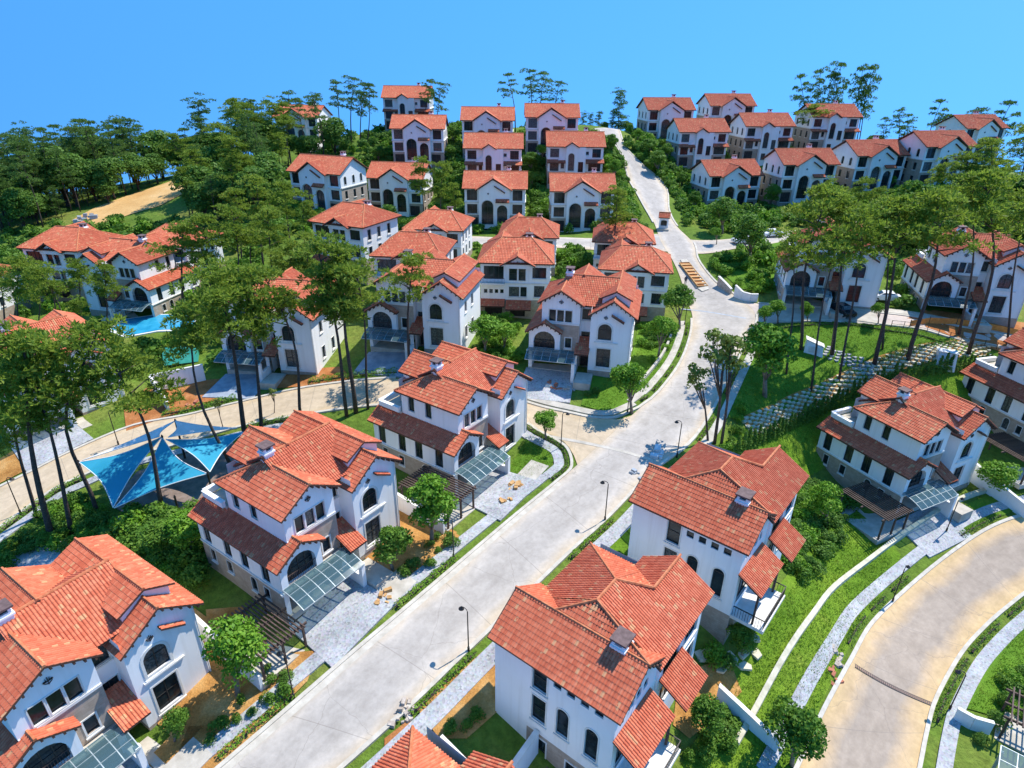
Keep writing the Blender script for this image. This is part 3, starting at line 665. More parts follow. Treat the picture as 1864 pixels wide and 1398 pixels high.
def arch_outline(x0, z0, w, h, kind, n=10):
    """outline of an opening, counter-clockwise, in wall coordinates"""
    if kind == 'r': return [(x0, z0), (x0 + w, z0), (x0 + w, z0 + h), (x0, z0 + h)]
    if kind == 'a': rise = min(w / 2, h * 0.6)
    elif kind == 's': rise = w * 0.18
    zs = z0 + h - rise; cx = x0 + w / 2
    pts = [(x0, z0), (x0 + w, z0)]
    for k in range(n + 1):
        a = math.pi * k / n
        pts.append((cx + w / 2 * math.cos(a), zs + rise * math.sin(a)))
    return pts
class Facade:
    """a vertical wall seen from outside: p0 is its lower left corner, du runs to the right"""
    def __init__(s, root, wall, p0, ang, W_, H_):
        s.root, s.wall, s.p0 = root, wall, np.array(p0, float)
        s.du = np.array((math.cos(ang), math.sin(ang), 0)); s.n = np.array((math.sin(ang), -math.cos(ang), 0)); s.W, s.H = W_, H_
        s.op = []
    def P(s, x, z, d=0.0): return s.p0 + s.du * x + np.array((0, 0, z)) + s.n * d
    def opening(s, x, z, w, h, kind='r', depth=0.16): s.op.append((x, z, w, h, kind, depth)); return s
    def window(s, x, z, w, h, kind='r', depth=0.16, mx=1, mz=1, sur=0.14, sill=True, name='window', fmat='frame_dark', rail=False, pmat='glass', fw=0.06):
        s.opening(x, z, w, h, kind, depth)
        ol = arch_outline(x, z, w, h, kind)
        cx, cz = x + w / 2, z + h / 2
        def inset(k): return [(cx + (p[0] - cx) * (1 - 2 * k / w), cz + (p[1] - cz) * (1 - 2 * k / h)) for p in ol]
        fr = MB(); i1 = inset(fw); d0, d1 = -depth + 0.055, -depth + 0.005
        for i in range(len(ol)):
            j = (i + 1) % len(ol)
            fr.face([s.P(*ol[i], d0), s.P(*ol[j], d0), s.P(*i1[j], d0), s.P(*i1[i], d0)])
            fr.face([s.P(*i1[i], d0), s.P(*i1[j], d0), s.P(*i1[j], d1), s.P(*i1[i], d1)])
        rise = (min(w / 2, h * 0.6) if kind == 'a' else w * 0.18 if kind == 's' else 0)
        for k in range(1, mx + 1):
            xx = x + w * k / (mx + 1); tz = z + h
            if rise: tz = z + h - rise + rise * math.sqrt(max(0, 1 - ((xx - cx) / (w / 2)) ** 2))
            fr.obox(s.P(xx - 0.03, z, d0 - 0.002), s.du * 0.06, np.array((0, 0, tz - z)), -s.n * 0.045)
        for k in range(1, mz + 1):
            zz = z + (h - rise) * k / (mz + (0 if rise else 1))
            fr.obox(s.P(x + 0.01, zz - 0.025, d0 - 0.004), s.du * (w - 0.02), np.array((0, 0, 0.05)), -s.n * 0.04)
        wo = fr.build(name, fmat, s.root)
        pn = MB(); pn.face([s.P(*p, d1 - 0.004) for p in ol]); pn.build('pane', pmat, wo)
        if sur:
            sm = MB(); o1 = [(cx + (p[0] - cx) * (1 + 2 * sur / w), cz + (p[1] - cz) * (1 + 2 * sur / h)) for p in ol]; dd = 0.05
            for i in range(len(ol)):
                j = (i + 1) % len(ol)
                sm.face([s.P(*o1[i], dd), s.P(*o1[j], dd), s.P(*ol[j], dd), s.P(*ol[i], dd)])
                sm.face([s.P(*o1[i], -0.01), s.P(*o1[j], -0.01), s.P(*o1[j], dd), s.P(*o1[i], dd)])
                sm.face([s.P(*ol[i], dd), s.P(*ol[j], dd), s.P(*ol[j], -0.02), s.P(*ol[i], -0.02)])
            sm.build('surround', 'trim', wo)
        if sill:
            k = MB(); e = sur + 0.06
            k.obox(s.P(x - e, z - 0.14 - (sur if sur else 0), 0.13), s.du * (w + 2 * e), np.array((0, 0, 0.12)), -s.n * 0.15)
            k.build('sill', 'trim', wo)
        if rail:
            k = MB(); hh = min(0.95, h * 0.4)
            k.bar(s.P(x, z + hh, -0.03), s.P(x + w, z + hh, -0.03), 0.05)
            k.bar(s.P(x, z + 0.08, -0.03), s.P(x + w, z + 0.08, -0.03), 0.04)
            nn = int(w / 0.16)
            for i in range(nn + 1): k.bar(s.P(x + w * i / nn, z + 0.05, -0.03), s.P(x + w * i / nn, z + hh, -0.03), 0.025)
            k.build('railing', 'wood', wo)
        return s
    def done(s, mi=0):
        xs = sorted({0.0, s.W} | {round(o[0], 4) for o in s.op} | {round(o[0] + o[2], 4) for o in s.op})
        zs = sorted({0.0, s.H} | {round(o[1], 4) for o in s.op} | {round(o[1] + o[3], 4) for o in s.op})
        m = s.wall
        for i in range(len(xs) - 1):
            for j in range(len(zs) - 1):
                cx, cz = (xs[i] + xs[i + 1]) / 2, (zs[j] + zs[j + 1]) / 2
                if any(o[0] < cx < o[0] + o[2] and o[1] < cz < o[1] + o[3] for o in s.op): continue
                c_ = [(xs[i], zs[j]), (xs[i + 1], zs[j]), (xs[i + 1], zs[j + 1]), (xs[i], zs[j + 1])]
                m.face([s.P(*p) for p in c_], mi, c_)
        for (x, z, w, h, kind, dep) in s.op:
            ol = arch_outline(x, z, w, h, kind)
            for i in range(len(ol)):
                j = (i + 1) % len(ol)
                m.face([s.P(*ol[j]), s.P(*ol[i]), s.P(*ol[i], -dep), s.P(*ol[j], -dep)], mi, [ol[j], ol[i], ol[i], ol[j]])
            if kind != 'r':
                arc = ol[2:]; k = len(arc) // 2
                for i in range(len(arc) - 1):
                    cor = (x + w, z + h) if i < k else (x, z + h)
                    m.face([s.P(*arc[i]), s.P(*cor), s.P(*arc[i + 1])], mi, [arc[i], cor, arc[i + 1]])
        return s
def gable(m, pts, mi=0): m.face(pts, mi, [(p[0] + p[1], p[2]) for p in pts])
def emblem(root, f, x, z, s_=0.45):
    """wrought iron scroll ornament"""
    k = MB()
    for sx in (-1, 1):
        k.tube([f.P(x, z - s_ * 0.6, 0.05), f.P(x + sx * s_ * 0.5, z - s_ * 0.3, 0.05), f.P(x + sx * s_ * 0.6, z + s_ * 0.15, 0.05), f.P(x + sx * s_ * 0.2, z + s_ * 0.1, 0.05), f.P(x + sx * s_ * 0.3, z + s_ * 0.5, 0.05)], 0.03, 5)
    k.bar(f.P(x, z - s_ * 0.7, 0.05), f.P(x, z + s_ * 0.7, 0.05), 0.05)
    k.bar(f.P(x - s_ * 0.7, z - 0.02, 0.05), f.P(x + s_ * 0.7, z - 0.02, 0.05), 0.05)
    return k.build('ornament', 'iron', root)
def chimney(root, x, y, z0, z1, w=0.85, d=0.85):
    c_ = MB(); c_.box(x - w / 2, x + w / 2, y - d / 2, y + d / 2, z0, z1 - 0.45); c_.box(x - w / 2 - 0.1, x + w / 2 + 0.1, y - d / 2 - 0.1, y + d / 2 + 0.1, z1 - 0.75, z1 - 0.6)
    for sx in (-1, 1):
        for sy in (-1, 1): c_.box(x + sx * w * 0.38 - 0.09, x + sx * w * 0.38 + 0.09, y + sy * d * 0.38 - 0.09, y + sy * d * 0.38 + 0.09, z1 - 0.45, z1 - 0.12)
    ch = c_.build('chimney', 'stucco', root)
    k = MB(); k.box(x - w / 2 - 0.14, x + w / 2 + 0.14, y - d / 2 - 0.14, y + d / 2 + 0.14, z1 - 0.12, z1 + 0.02); k.build('chimney_cap', 'chimney_cap', ch)
    f = MB(); f.box(x - w * 0.3, x + w * 0.3, y - d * 0.3, y + d * 0.3, z1 - 0.46, z1 - 0.13); f.build('flue', 'interior', ch)
    return ch
def purlins(root, pts, d, n=5):
    """rafter ends under a verge: pts = list of (start, end) lines, d = direction into the roof"""
    k = MB(); d = np.array(d, float)
    for a, b_ in pts:
        a, b_ = np.array(a, float), np.array(b_, float)
        for i in range(n):
            p = a + (b_ - a) * (i + 0.5) / n + np.array((0, 0, -0.24))
            k.bar(p, p + d * 0.5, 0.13, 0.16)
    return k.build('rafter_ends', 'eave', root, kind='stuff')
def band(root, f, z, x0=None, x1=None, hh=0.14, d=0.09):
    k = MB(); x0 = 0 if x0 is None else x0; x1 = f.W if x1 is None else x1
    k.obox(f.P(x0, z, d), f.du * (x1 - x0), np.array((0, 0, hh)), -f.n * (d + 0.002)); return k.build('cornice', 'trim', root)
def glass_canopy(root, x0, x1, y0, y1, zf, zb, nx=5, ny=3, curve=True):
    """framed glass carport roof, gently curved down to its front edge"""
    prof = lambda s: zb + (zf - zb) * (s * s if curve else s)          # s: 0 at wall, 1 at front
    fr = MB(); Y = lambda s: y1 + (y0 - y1) * s
    ss = np.linspace(0, 1, ny * 2 + 1)
    for i in range(nx + 1):
        xx = x0 + (x1 - x0) * i / nx
        for a, b_ in zip(ss[:-1], ss[1:]): fr.bar((xx, Y(a), prof(a)), (xx, Y(b_), prof(b_)), 0.07, 0.09)
    for k in range(ny + 1):
        s = k / ny; fr.bar((x0, Y(s), prof(s)), (x1, Y(s), prof(s)), 0.06, 0.08)
    co = fr.build('glass_canopy', 'canopy_metal', root)
    for i in range(nx):
        for k in range(ny):
            p = MB(); xa, xb = x0 + (x1 - x0) * i / nx + 0.03, x0 + (x1 - x0) * (i + 1) / nx - 0.03
            sv = np.linspace(k / ny + 0.008, (k + 1) / ny - 0.008, 3)
            for a, b_ in zip(sv[:-1], sv[1:]): p.face([(xa, Y(a), prof(a) + 0.05), (xa, Y(b_), prof(b_) + 0.05), (xb, Y(b_), prof(b_) + 0.05), (xb, Y(a), prof(a) + 0.05)])
            p.build('glass_pane', 'canopy_glass', co)
    return co
def pergola(name, W_, D_, H_, n=12):
    """brown timber pergola at its own corner: posts, two beams, slats"""
    r_ = empty(name)
    for x in (0.1, W_ / 2, W_ - 0.1):
        for y in (0.1, D_ - 0.1):
            k = MB(); k.box(x - 0.08, x + 0.08, y - 0.08, y + 0.08, -0.6, H_); k.build('post', 'wood', r_)
    for y in (0.1, D_ / 2, D_ - 0.1):
        k = MB(); k.box(-0.3, W_ + 0.3, y - 0.06, y + 0.06, H_, H_ + 0.2); k.build('beam', 'wood', r_)
    me = MB(); me.box(-0.05, 0.05, -0.35, D_ + 0.35, 0, 0.13); sm = me.mesh('slat', 'wood')
    for i in range(n): o = mk('slat', sm, r_, loc=(W_ * (i + 0.5) / n, 0, H_ + 0.2))
    k = MB(); k.box(-0.2, W_ + 0.2, -0.1, D_ + 0.1, -0.5, 0.06); k.build('floor_slab', 'concrete', r_)
    return r_

# ------------------------------------------------------------------ the villa with arched loggia, stair tower and glass carport
def villa_a():
    r = empty('villa'); w = MB(); st = MB(); tr_ = MB()
    # low side wing (left): stone below, white above, four tall windows
    Lw = 11.45
    f = Facade(r, st, (-1.0, Lw, -3), -math.pi / 2, Lw, 5.45)
    for y, wd, hh, zz, kd in ((1.2, 0.7, 1.3, 0.75, 'r'), (3.6, 0.75, 1.2, 0.75, 'r'), (7.0, 0.8, 1.5, 0.55, 'a'), (8.8, 0.7, 1.1, 0.75, 'r')): f.window(y, 3 + zz, wd, hh, kd, mx=0, mz=0, sur=0.05)
    f.done(); band(r, f, 5.4, hh=0.14, d=0.14)
    f = Facade(r, w, (-1.02, Lw, 2.45), -math.pi / 2, Lw, 2.85)
    for y in (0.7, 3.7, 6.1, 8.9): f.window(y, 0.2, 1.05, 2.1, 'r', mx=1, mz=0, sur=0.0, sill=False)
    f.done()
    # its rear wall
    f = Facade(r, w, (2.0, Lw, -3), math.pi, 3.0, 8.3); f.done()
    # loggia front (left) with the wide arch, over the carport
    f = Facade(r, w, (-1.0, 0.0, 2.55), 0, 4.05, 2.75)
    f.window(0.62, 0.25, 2.8, 2.45, 'a', depth=0.5, mx=3, mz=1, sur=0.0, sill=False, rail=True)
    f.done(); gable(w, [(-1.0, 0.0, 5.3), (3.05, 0.0, 5.3), (3.05, 0.0, 5.42), (1.05, 0.0, 6.55), (-1.0, 0.0, 5.35)])
    w.box(-1.0, 3.05, 0.001, 0.6, 2.45, 2.549)
    f = Facade(r, w, (3.05, 0.0, 2.45), math.pi / 2, 0.65, 3.1); f.done()
    k = MB(); k.box(-1.25, 3.25, -0.22, 0.02, 2.42, 2.6); k.build('balcony_ledge', 'trim', r)
    # carport: dark recess, floor
    f = Facade(r, w, (-1.0, 0.0, -3), 0, 0.45, 5.45); f.done(); f = Facade(r, w, (4.9, 0.0, -3), 0, 0.5, 5.55); f.done()
    f = Facade(r, w, (-0.55, 0, -3), math.pi / 2, 4, 5.4); f.done()
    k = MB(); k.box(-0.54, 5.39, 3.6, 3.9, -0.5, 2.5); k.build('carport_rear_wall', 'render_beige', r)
    k = MB(); k.box(-0.9, 5.2, -0.2, 3.55, -0.6, 0.06); k.build('carport_floor', 'concrete', r)
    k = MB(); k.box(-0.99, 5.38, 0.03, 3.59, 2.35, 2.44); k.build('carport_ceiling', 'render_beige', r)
    # upper left block: stone panel, triple window, gable
    f = Facade(r, st, (0.5, 0.62, 2.5), 0, 4.9, 3.75)
    f.window(3.15, 0.55, 0.8, 1.35, 'r', mx=0, mz=0, sur=0.12); f.done(); band(r, f, 3.7, hh=0.22, d=0.1)
    f = Facade(r, w, (0.5, 0.6, 6.25), 0, 4.9, 2.55)
    for x in (0.95, 1.98, 3.01): f.window(x, 0.3, 0.86, 1.55, 'r', mx=0, mz=0, sur=0.09, sill=False)
    f.done(); gable(w, [(0.5, 0.6, 8.8), (5.4, 0.6, 8.8), (5.4, 0.6, 9.2), (2.95, 0.6, 10.68), (0.5, 0.6, 9.2)])
    emblem(r, f, 2.45, 2.95, 0.42)
    f = Facade(r, w, (0.5, 8.4, 5.0), -math.pi / 2, 7.8, 4.2)
    f.window(1.0, 1.9, 0.85, 1.7, 'r', mx=1, mz=0, sur=0.05, sill=False); f.window(3.4, 1.9, 0.85, 1.7, 'r', mx=1, mz=0, sur=0.05, sill=False); f.done()
    f = Facade(r, w, (5.4, 0.6, -3), math.pi / 2, 1.2, 12.0); f.done()
    # roof terrace behind the low roof
    k = MB()
    for (a, b_) in (((0.15, 8.45), (0.15, 11.4)), ((0.15, 11.4), (3.4, 11.4))): k.bar((*a, 6.75), (*b_, 6.75), 0.3, 0.5); k.bar((*a, 7.05), (*b_, 7.05), 0.42, 0.1)
    k.build('terrace_parapet', 'stucco', r)
    k = MB(); k.box(0.31, 3.4, 8.4, 11.2, 6.2, 6.45); k.build('terrace_floor', 'concrete', r)
    # recess between loggia block and tower
    f = Facade(r, w, (5.4, 1.8, 2.5), 0, 1.5, 6.5)
    f.window(0.15, 1.05, 1.15, 1.5, 'r', mx=1, mz=0, sur=0.06); f.window(0.15, 4.2, 1.15, 1.45, 'r', mx=1, mz=0, sur=0.06); f.done()
    f = Facade(r, st, (5.4, 1.8, -3), 0, 1.5, 5.5); f.opening(0.2, 3.05, 1.1, 2.1, 'a', 0.5); f.done()
    k = MB(); k.box(5.55, 6.75, 2.28, 2.35, 0.0, 2.3); k.build('door', 'wood', r)
    # stair tower (right)
    f = Facade(r, w, (6.85, 0.0, 0.5), 0, 5.15, 7.75)
    f.window(1.0, 4.35, 1.7, 2.15, 'a', mx=1, mz=1, sur=0.2); f.window(1.0, 0.6, 1.75, 2.55, 'r', mx=1, mz=1, sur=0.14)
    f.done(); gable(w, [(6.85, 0.0, 8.25), (12.0, 0.0, 8.25), (12.0, 0.0, 8.35), (9.6, 0.0, 9.98), (6.85, 0.0, 8.25)])
    emblem(r, f, 1.85, 7.35, 0.38)
    k = MB(); k.obox((7.45, -0.16, 4.4), (3.0, 0, 0), (0, 0.17, 0), (0, 0, 0.14)); k.build('cornice', 'trim', r)
    f = Facade(r, st, (6.84, -0.02, -3), 0, 5.18, 3.5); f.done()
    f = Facade(r, w, (6.85, 5.5, 0.5), -math.pi / 2, 5.5, 8.4); f.done()
    f = Facade(r, st, (6.83, 5.5, -3), -math.pi / 2, 5.52, 3.5); f.done()
    f = Facade(r, w, (12.0, 0, -3), math.pi / 2, 10.2, 11.3)
    for y in (2.2, 5.4): f.window(y, 8.3, 0.9, 1.5, 'r', mx=0, mz=0, sur=0.06); f.window(y, 4.6, 0.9, 1.7, 'r', mx=0, mz=0, sur=0.06)
    f.done()
    k = MB(); k.tube([(11.9, -0.08, 0.2), (11.9, -0.08, 8.0)], 0.05, 6); k.build('drainpipe', 'trim', r)
    # rear walls
    f = Facade(r, w, (12.0, 10.2, -3), math.pi, 10.0, 12.2); f.done()
    f = Facade(r, w, (3.0, 10.2, -3), -math.pi / 2, 1.9, 13.0); f.done()
    gable(w, [(7.3, 10.2, 9.2), (2.8, 10.2, 9.2), (2.8, 10.2, 9.9), (5.05, 10.2, 11.3), (7.3, 10.2, 9.9)])
    gable(w, [(2.8, 9.3, 9.2), (2.8, 10.2, 9.2), (2.8, 10.2, 9.9), (2.8, 9.3, 9.9)])
    # gable of the upper rear roof above the tower
    f = Facade(r, w, (8.0, 1.45, 8.4), 0, 3.4, 1.6); f.done(); gable(w, [(8.0, 1.45, 10.0), (11.4, 1.45, 10.0), (9.7, 1.45, 10.8)])
    f = Facade(r, w, (8.0, 6, 8.4), -math.pi / 2, 4.55, 1.6); f.done(); f = Facade(r, w, (11.4, 1.45, 8.4), math.pi / 2, 8.7, 1.6); f.done()
    w.build('wall', 'stucco', r); st.build('stone_cladding', 'stone', r)
    # roofs
    rf(r, 'y', 0.0, 8.9, 2.95, 10.79, 0.0, 5.91, 9.0, h1=3.2)                       # upper left, gable to the street
    rf(r, 'x', 2.6, 9.7, 5.5, 11.35, 1.15, 10.4, 8.75, 8.6)                          # main
    rf(r, 'y', 5.3, 10.6, 5.05, 11.46, 2.45, 7.65, 9.85)                             # rear cross gable
    rf(r, 'y', 1.1, 10.5, 9.7, 10.92, 7.65, 11.75, 9.9)                              # upper right
    rf(r, 'y', -0.46, 10.6, 9.6, 10.14, 6.55, 12.6, 8.08)                            # tower
    # low side roof with the loggia gable
    roof(r, [[(-1.47, -0.46, 5.11), (-1.47, 11.95, 5.11), (0.52, 11.95, 6.28), (0.52, 0.6, 6.28), (1.05, 0.6, 6.6), (1.05, -0.46, 6.6)]], [((1.05, -0.46, 6.6), (1.05, 0.6, 6.6))])
    roof(r, [[(1.05, -0.46, 6.6), (1.05, 0.62, 6.6), (3.35, 0.62, 5.3), (3.35, -0.46, 5.3)]], [])
    # shed roof over the entrance, little eyebrow roof on the tower
    roof(r, [[(5.1, -1.15, 3.0), (6.95, -1.15, 3.0), (6.95, 1.8, 4.35), (5.1, 1.8, 4.35)]], [])
    roof(r, [[(9.4, -0.5, 8.35), (9.4, 0.0, 8.35), (11.0, 0.0, 7.45), (11.0, -0.5, 7.45)]], [])
    w2 = MB(); w2.box(6.98, 10.55, -0.18, 0.0, 4.5, 7.35); 
    purlins(r, [((0.1, -0.0, 9.0), (2.95, 0.0, 10.79)), ((2.95, 0, 10.79), (5.8, 0, 9.0))], (0, 1, 0))
    purlins(r, [((6.6, -0.45, 8.1), (9.6, -0.45, 10.14)), ((9.6, -0.45, 10.14), (12.5, -0.45, 8.1))], (0, 1, 0))
    purlins(r, [((-1.4, -0.45, 5.15), (1.05, -0.45, 6.6)), ((1.05, -0.45, 6.6), (3.3, -0.45, 5.3))], (0, 1, 0), 4)
    chimney(r, 3.2, 5.6, 10.2, 12.3)
    glass_canopy(r, -1.0, 5.3, -2.45, -0.02, 2.2, 2.85, 6, 3)
    for x in (5.2,):
        k = MB(); k.box(x - 0.2, x + 0.2, -2.4, -2.0, -1.5, 2.3); k.build('carport_post', 'stucco', r)
    k = MB(); k.box(5.02, 5.38, -2.0, 0.0, -1.5, 1.0); k.build('garden_wall', 'stucco', r)
    k = MB(); k.box(5.5, 7.6, -3.4, -0.2, -1.0, 0.12); k.build('entrance_step', 'concrete', r)
    return r

# ------------------------------------------------------------------ the villa on the lower side of the road, big hipped roof, balconies downhill (local x along road, -y downhill)
def villa_b():
    r = empty('villa'); w = MB(); st = MB()
    ov = 0.5
    # side wall facing the neighbour (x = ov), from downhill (y=-10) to road (y=-.4)
    f = Facade(r, w, (ov, -0.3, 0.2), -math.pi / 2, 9.6, 7.0)
    f.window(3.3, 4.4, 1.15, 2.2, 'r', mx=0, mz=1, sur=0.1); f.window(3.3, 1.3, 1.15, 2.4, 'r', mx=0, mz=1, sur=0.1)
    for y in (4.95, 6.0, 7.05, 8.1): f.window(y, 5.7, 0.62, 0.62, 'r', mx=0, mz=0, sur=0.0, sill=False)
    f.window(5.35, 1.5, 0.95, 2.6, 'a', mx=0, mz=1, sur=0.1); f.window(7.6, 1.3, 0.95, 2.8, 'a', mx=0, mz=1, sur=0.1)
    f.done()
    f = Facade(r, st, (ov, -3.2, -6), -math.pi / 2, 6.7, 6.2); f.window(0.6, 3.2, 1.1, 2.6, 'r', mx=0, mz=1, sur=0.1, sill=False); f.window(3.4, 3.2, 1.0, 2.3, 'r', mx=0, mz=0, sur=0.1); f.done()
    f = Facade(r, w, (ov, -0.3, -6), -math.pi / 2, 2.9, 6.2); f.done()
    # downhill front
    f = Facade(r, w, (ov, -9.9, 0.2), 0, 5.6, 7.0)
    f.window(0.5, 1.0, 3.6, 2.5, 'r', mx=3, mz=0, sur=0.08, sill=False)
    for x in (0.8, 1.75, 2.7, 3.65): f.window(x, 5.4, 0.62, 0.8, 'a', mx=0, mz=0, sur=0.0, sill=False)
    f.done(); gable(w, [(ov, -9.9, 7.2), (6.0, -9.9, 7.2), (3.23, -9.9, 9.0)])
    f = Facade(r, st, (ov, -9.9, -6), 0, 5.6, 6.2); f.done()
    f = Facade(r, w, (6.1, -10.1, -6), 0, 7.0, 13.2)
    f.window(0.5, 10.2, 2.6, 2.4, 'r', mx=2, mz=0, sur=0.08, sill=False); f.window(4.0, 10.4, 2.2, 1.9, 'r', mx=1, mz=0, sur=0.08)
    f.window(0.5, 7.0, 2.6, 2.3, 'r', mx=2, mz=0, sur=0.08, sill=False); f.window(4.0, 7.0, 2.2, 2.3, 'r', mx=1, mz=0, sur=0.08); f.done()
    f = Facade(r, w, (6.1, -9.9, -6), -math.pi / 2, 0.2, 13.0); f.done()
    # far side and road side
    f = Facade(r, w, (13.1, -10.1, -6), math.pi / 2, 9.0, 13.2); f.window(3, 10.3, 1, 2, 'r', mx=0, mz=0, sur=0.1); f.done(); gable(w, [(13.1, -10.1, 7.2), (13.1, -5.1, 7.2), (13.1, -7.6, 8.95)])
    f = Facade(r, w, (12.0, -0.9, -6), math.pi, 11.5, 13.2); f.window(2, 10.3, 1.2, 1.8, 'r', sur=0.1); f.window(6, 10.3, 1.2, 1.8, 'r', sur=0.1); f.done()
    f = Facade(r, w, (4.0, -0.3, -6), math.pi, 3.5, 13.2); f.done(); gable(w, [(0.5, -0.3, 7.2), (6.0, -0.3, 7.2), (3.23, -0.3, 9.0)])
    w.build('wall', 'stucco', r); st.build('stone_cladding', 'stone', r)
    P = dict(P1=(0, 0, 7.2), P2=(0, -10.41, 7.2), P3=(3.23, 0.05, 9.2), P4=(3.23, -3.32, 9.2), P12=(3.23, -10.41, 9.2), P5=(4.83, -5.56, 10.26), P6=(7.3, -5.56, 10.26), P7=(12.44, -0.54, 7.3),
             P8=(9.32, -7.6, 9.2), P9=(13.62, -7.6, 9.2), P10=(13.62, -10.6, 7.3), P11=(5.78, -10.6, 7.3))
    g = lambda *k: [P[i] for i in k]
    # faces: side slope, road slope, downhill slope, far slopes
    roof(r, [g('P1', 'P2', 'P12', 'P5', 'P4', 'P3')], [(P['P3'], P['P12']), (P['P4'], P['P5']), (P['P5'], P['P12'])])
    roof(r, [[P['P3'], (6.2, 0.05, 7.3), (6.2, -10.41, 7.3), P['P12']]], [])          # other half of the side wing
    roof(r, [[P['P5'], P['P6'], P['P7'], (2.6, -0.54, 7.3)]], [(P['P5'], P['P6']), (P['P6'], P['P7'])])
    roof(r, [[P['P5'], P['P6'], (9.32, -7.6, 9.06), (13.62, -7.6, 9.06), P['P10'], (4.83, -10.6, 7.3)]], [(P['P6'], P['P8']), (P['P8'], P['P9'])])
    roof(r, [[P['P6'], P['P7'], (12.44, -7.55, 7.3), (9.32, -7.55, 9.1)]], [])
    roof(r, [[(9.2, -7.6, 9.1), (13.62, -7.6, 9.1), (13.62, -4.7, 7.45), (10.3, -4.7, 7.45)]], [])
    purlins(r, [(P['P2'], P['P12']), (P['P12'], P['P11'])], (0, 1, 0)); purlins(r, [(P['P10'], P['P9'])], (-1, 0, 0), 4)
    chimney(r, 3.5, -8.3, 7.4, 10.0, 1.05, 0.9)
    # shed roofs over the balconies
    roof(r, [[(0.35, -11.9, 3.55), (5.3, -11.9, 3.55), (5.3, -9.9, 4.75), (0.35, -9.9, 4.75)]], [])
    roof(r, [[(6.2, -12.3, 3.35), (9.8, -12.3, 3.35), (9.8, -10.1, 4.75), (6.2, -10.1, 4.75)]], [])
    glass_canopy(r, 4.6, 10.6, 1.7, -0.88, 2.35, 2.9, 6, 2)
    k = MB(); k.box(0.5, 5.6, -12.6, -9.9, 0.05, 0.35); bo = k.build('balcony', 'trim', r)
    k = MB()
    for a, b_ in (((0.6, -12.5), (5.5, -12.5)), ((0.6, -12.5), (0.6, -10)), ((5.5, -12.5), (5.5, -10))):
        k.bar((*a, 1.3), (*b_, 1.3), 0.07)
        L_ = math.dist(a, b_); nn = int(L_ / 0.2)
        for i in range(nn + 1): k.bar((a[0] + (b_[0] - a[0]) * i / nn, a[1] + (b_[1] - a[1]) * i / nn, 0.35), (a[0] + (b_[0] - a[0]) * i / nn, a[1] + (b_[1] - a[1]) * i / nn, 1.3), 0.03)
    k.build('railing', 'iron', bo)
    for x in (0.7, 5.3):
        k = MB(); k.box(x - 0.08, x + 0.08, -11.7, -11.54, 0.35, 3.5); k.build('balcony_post', 'wood', r)
    return r

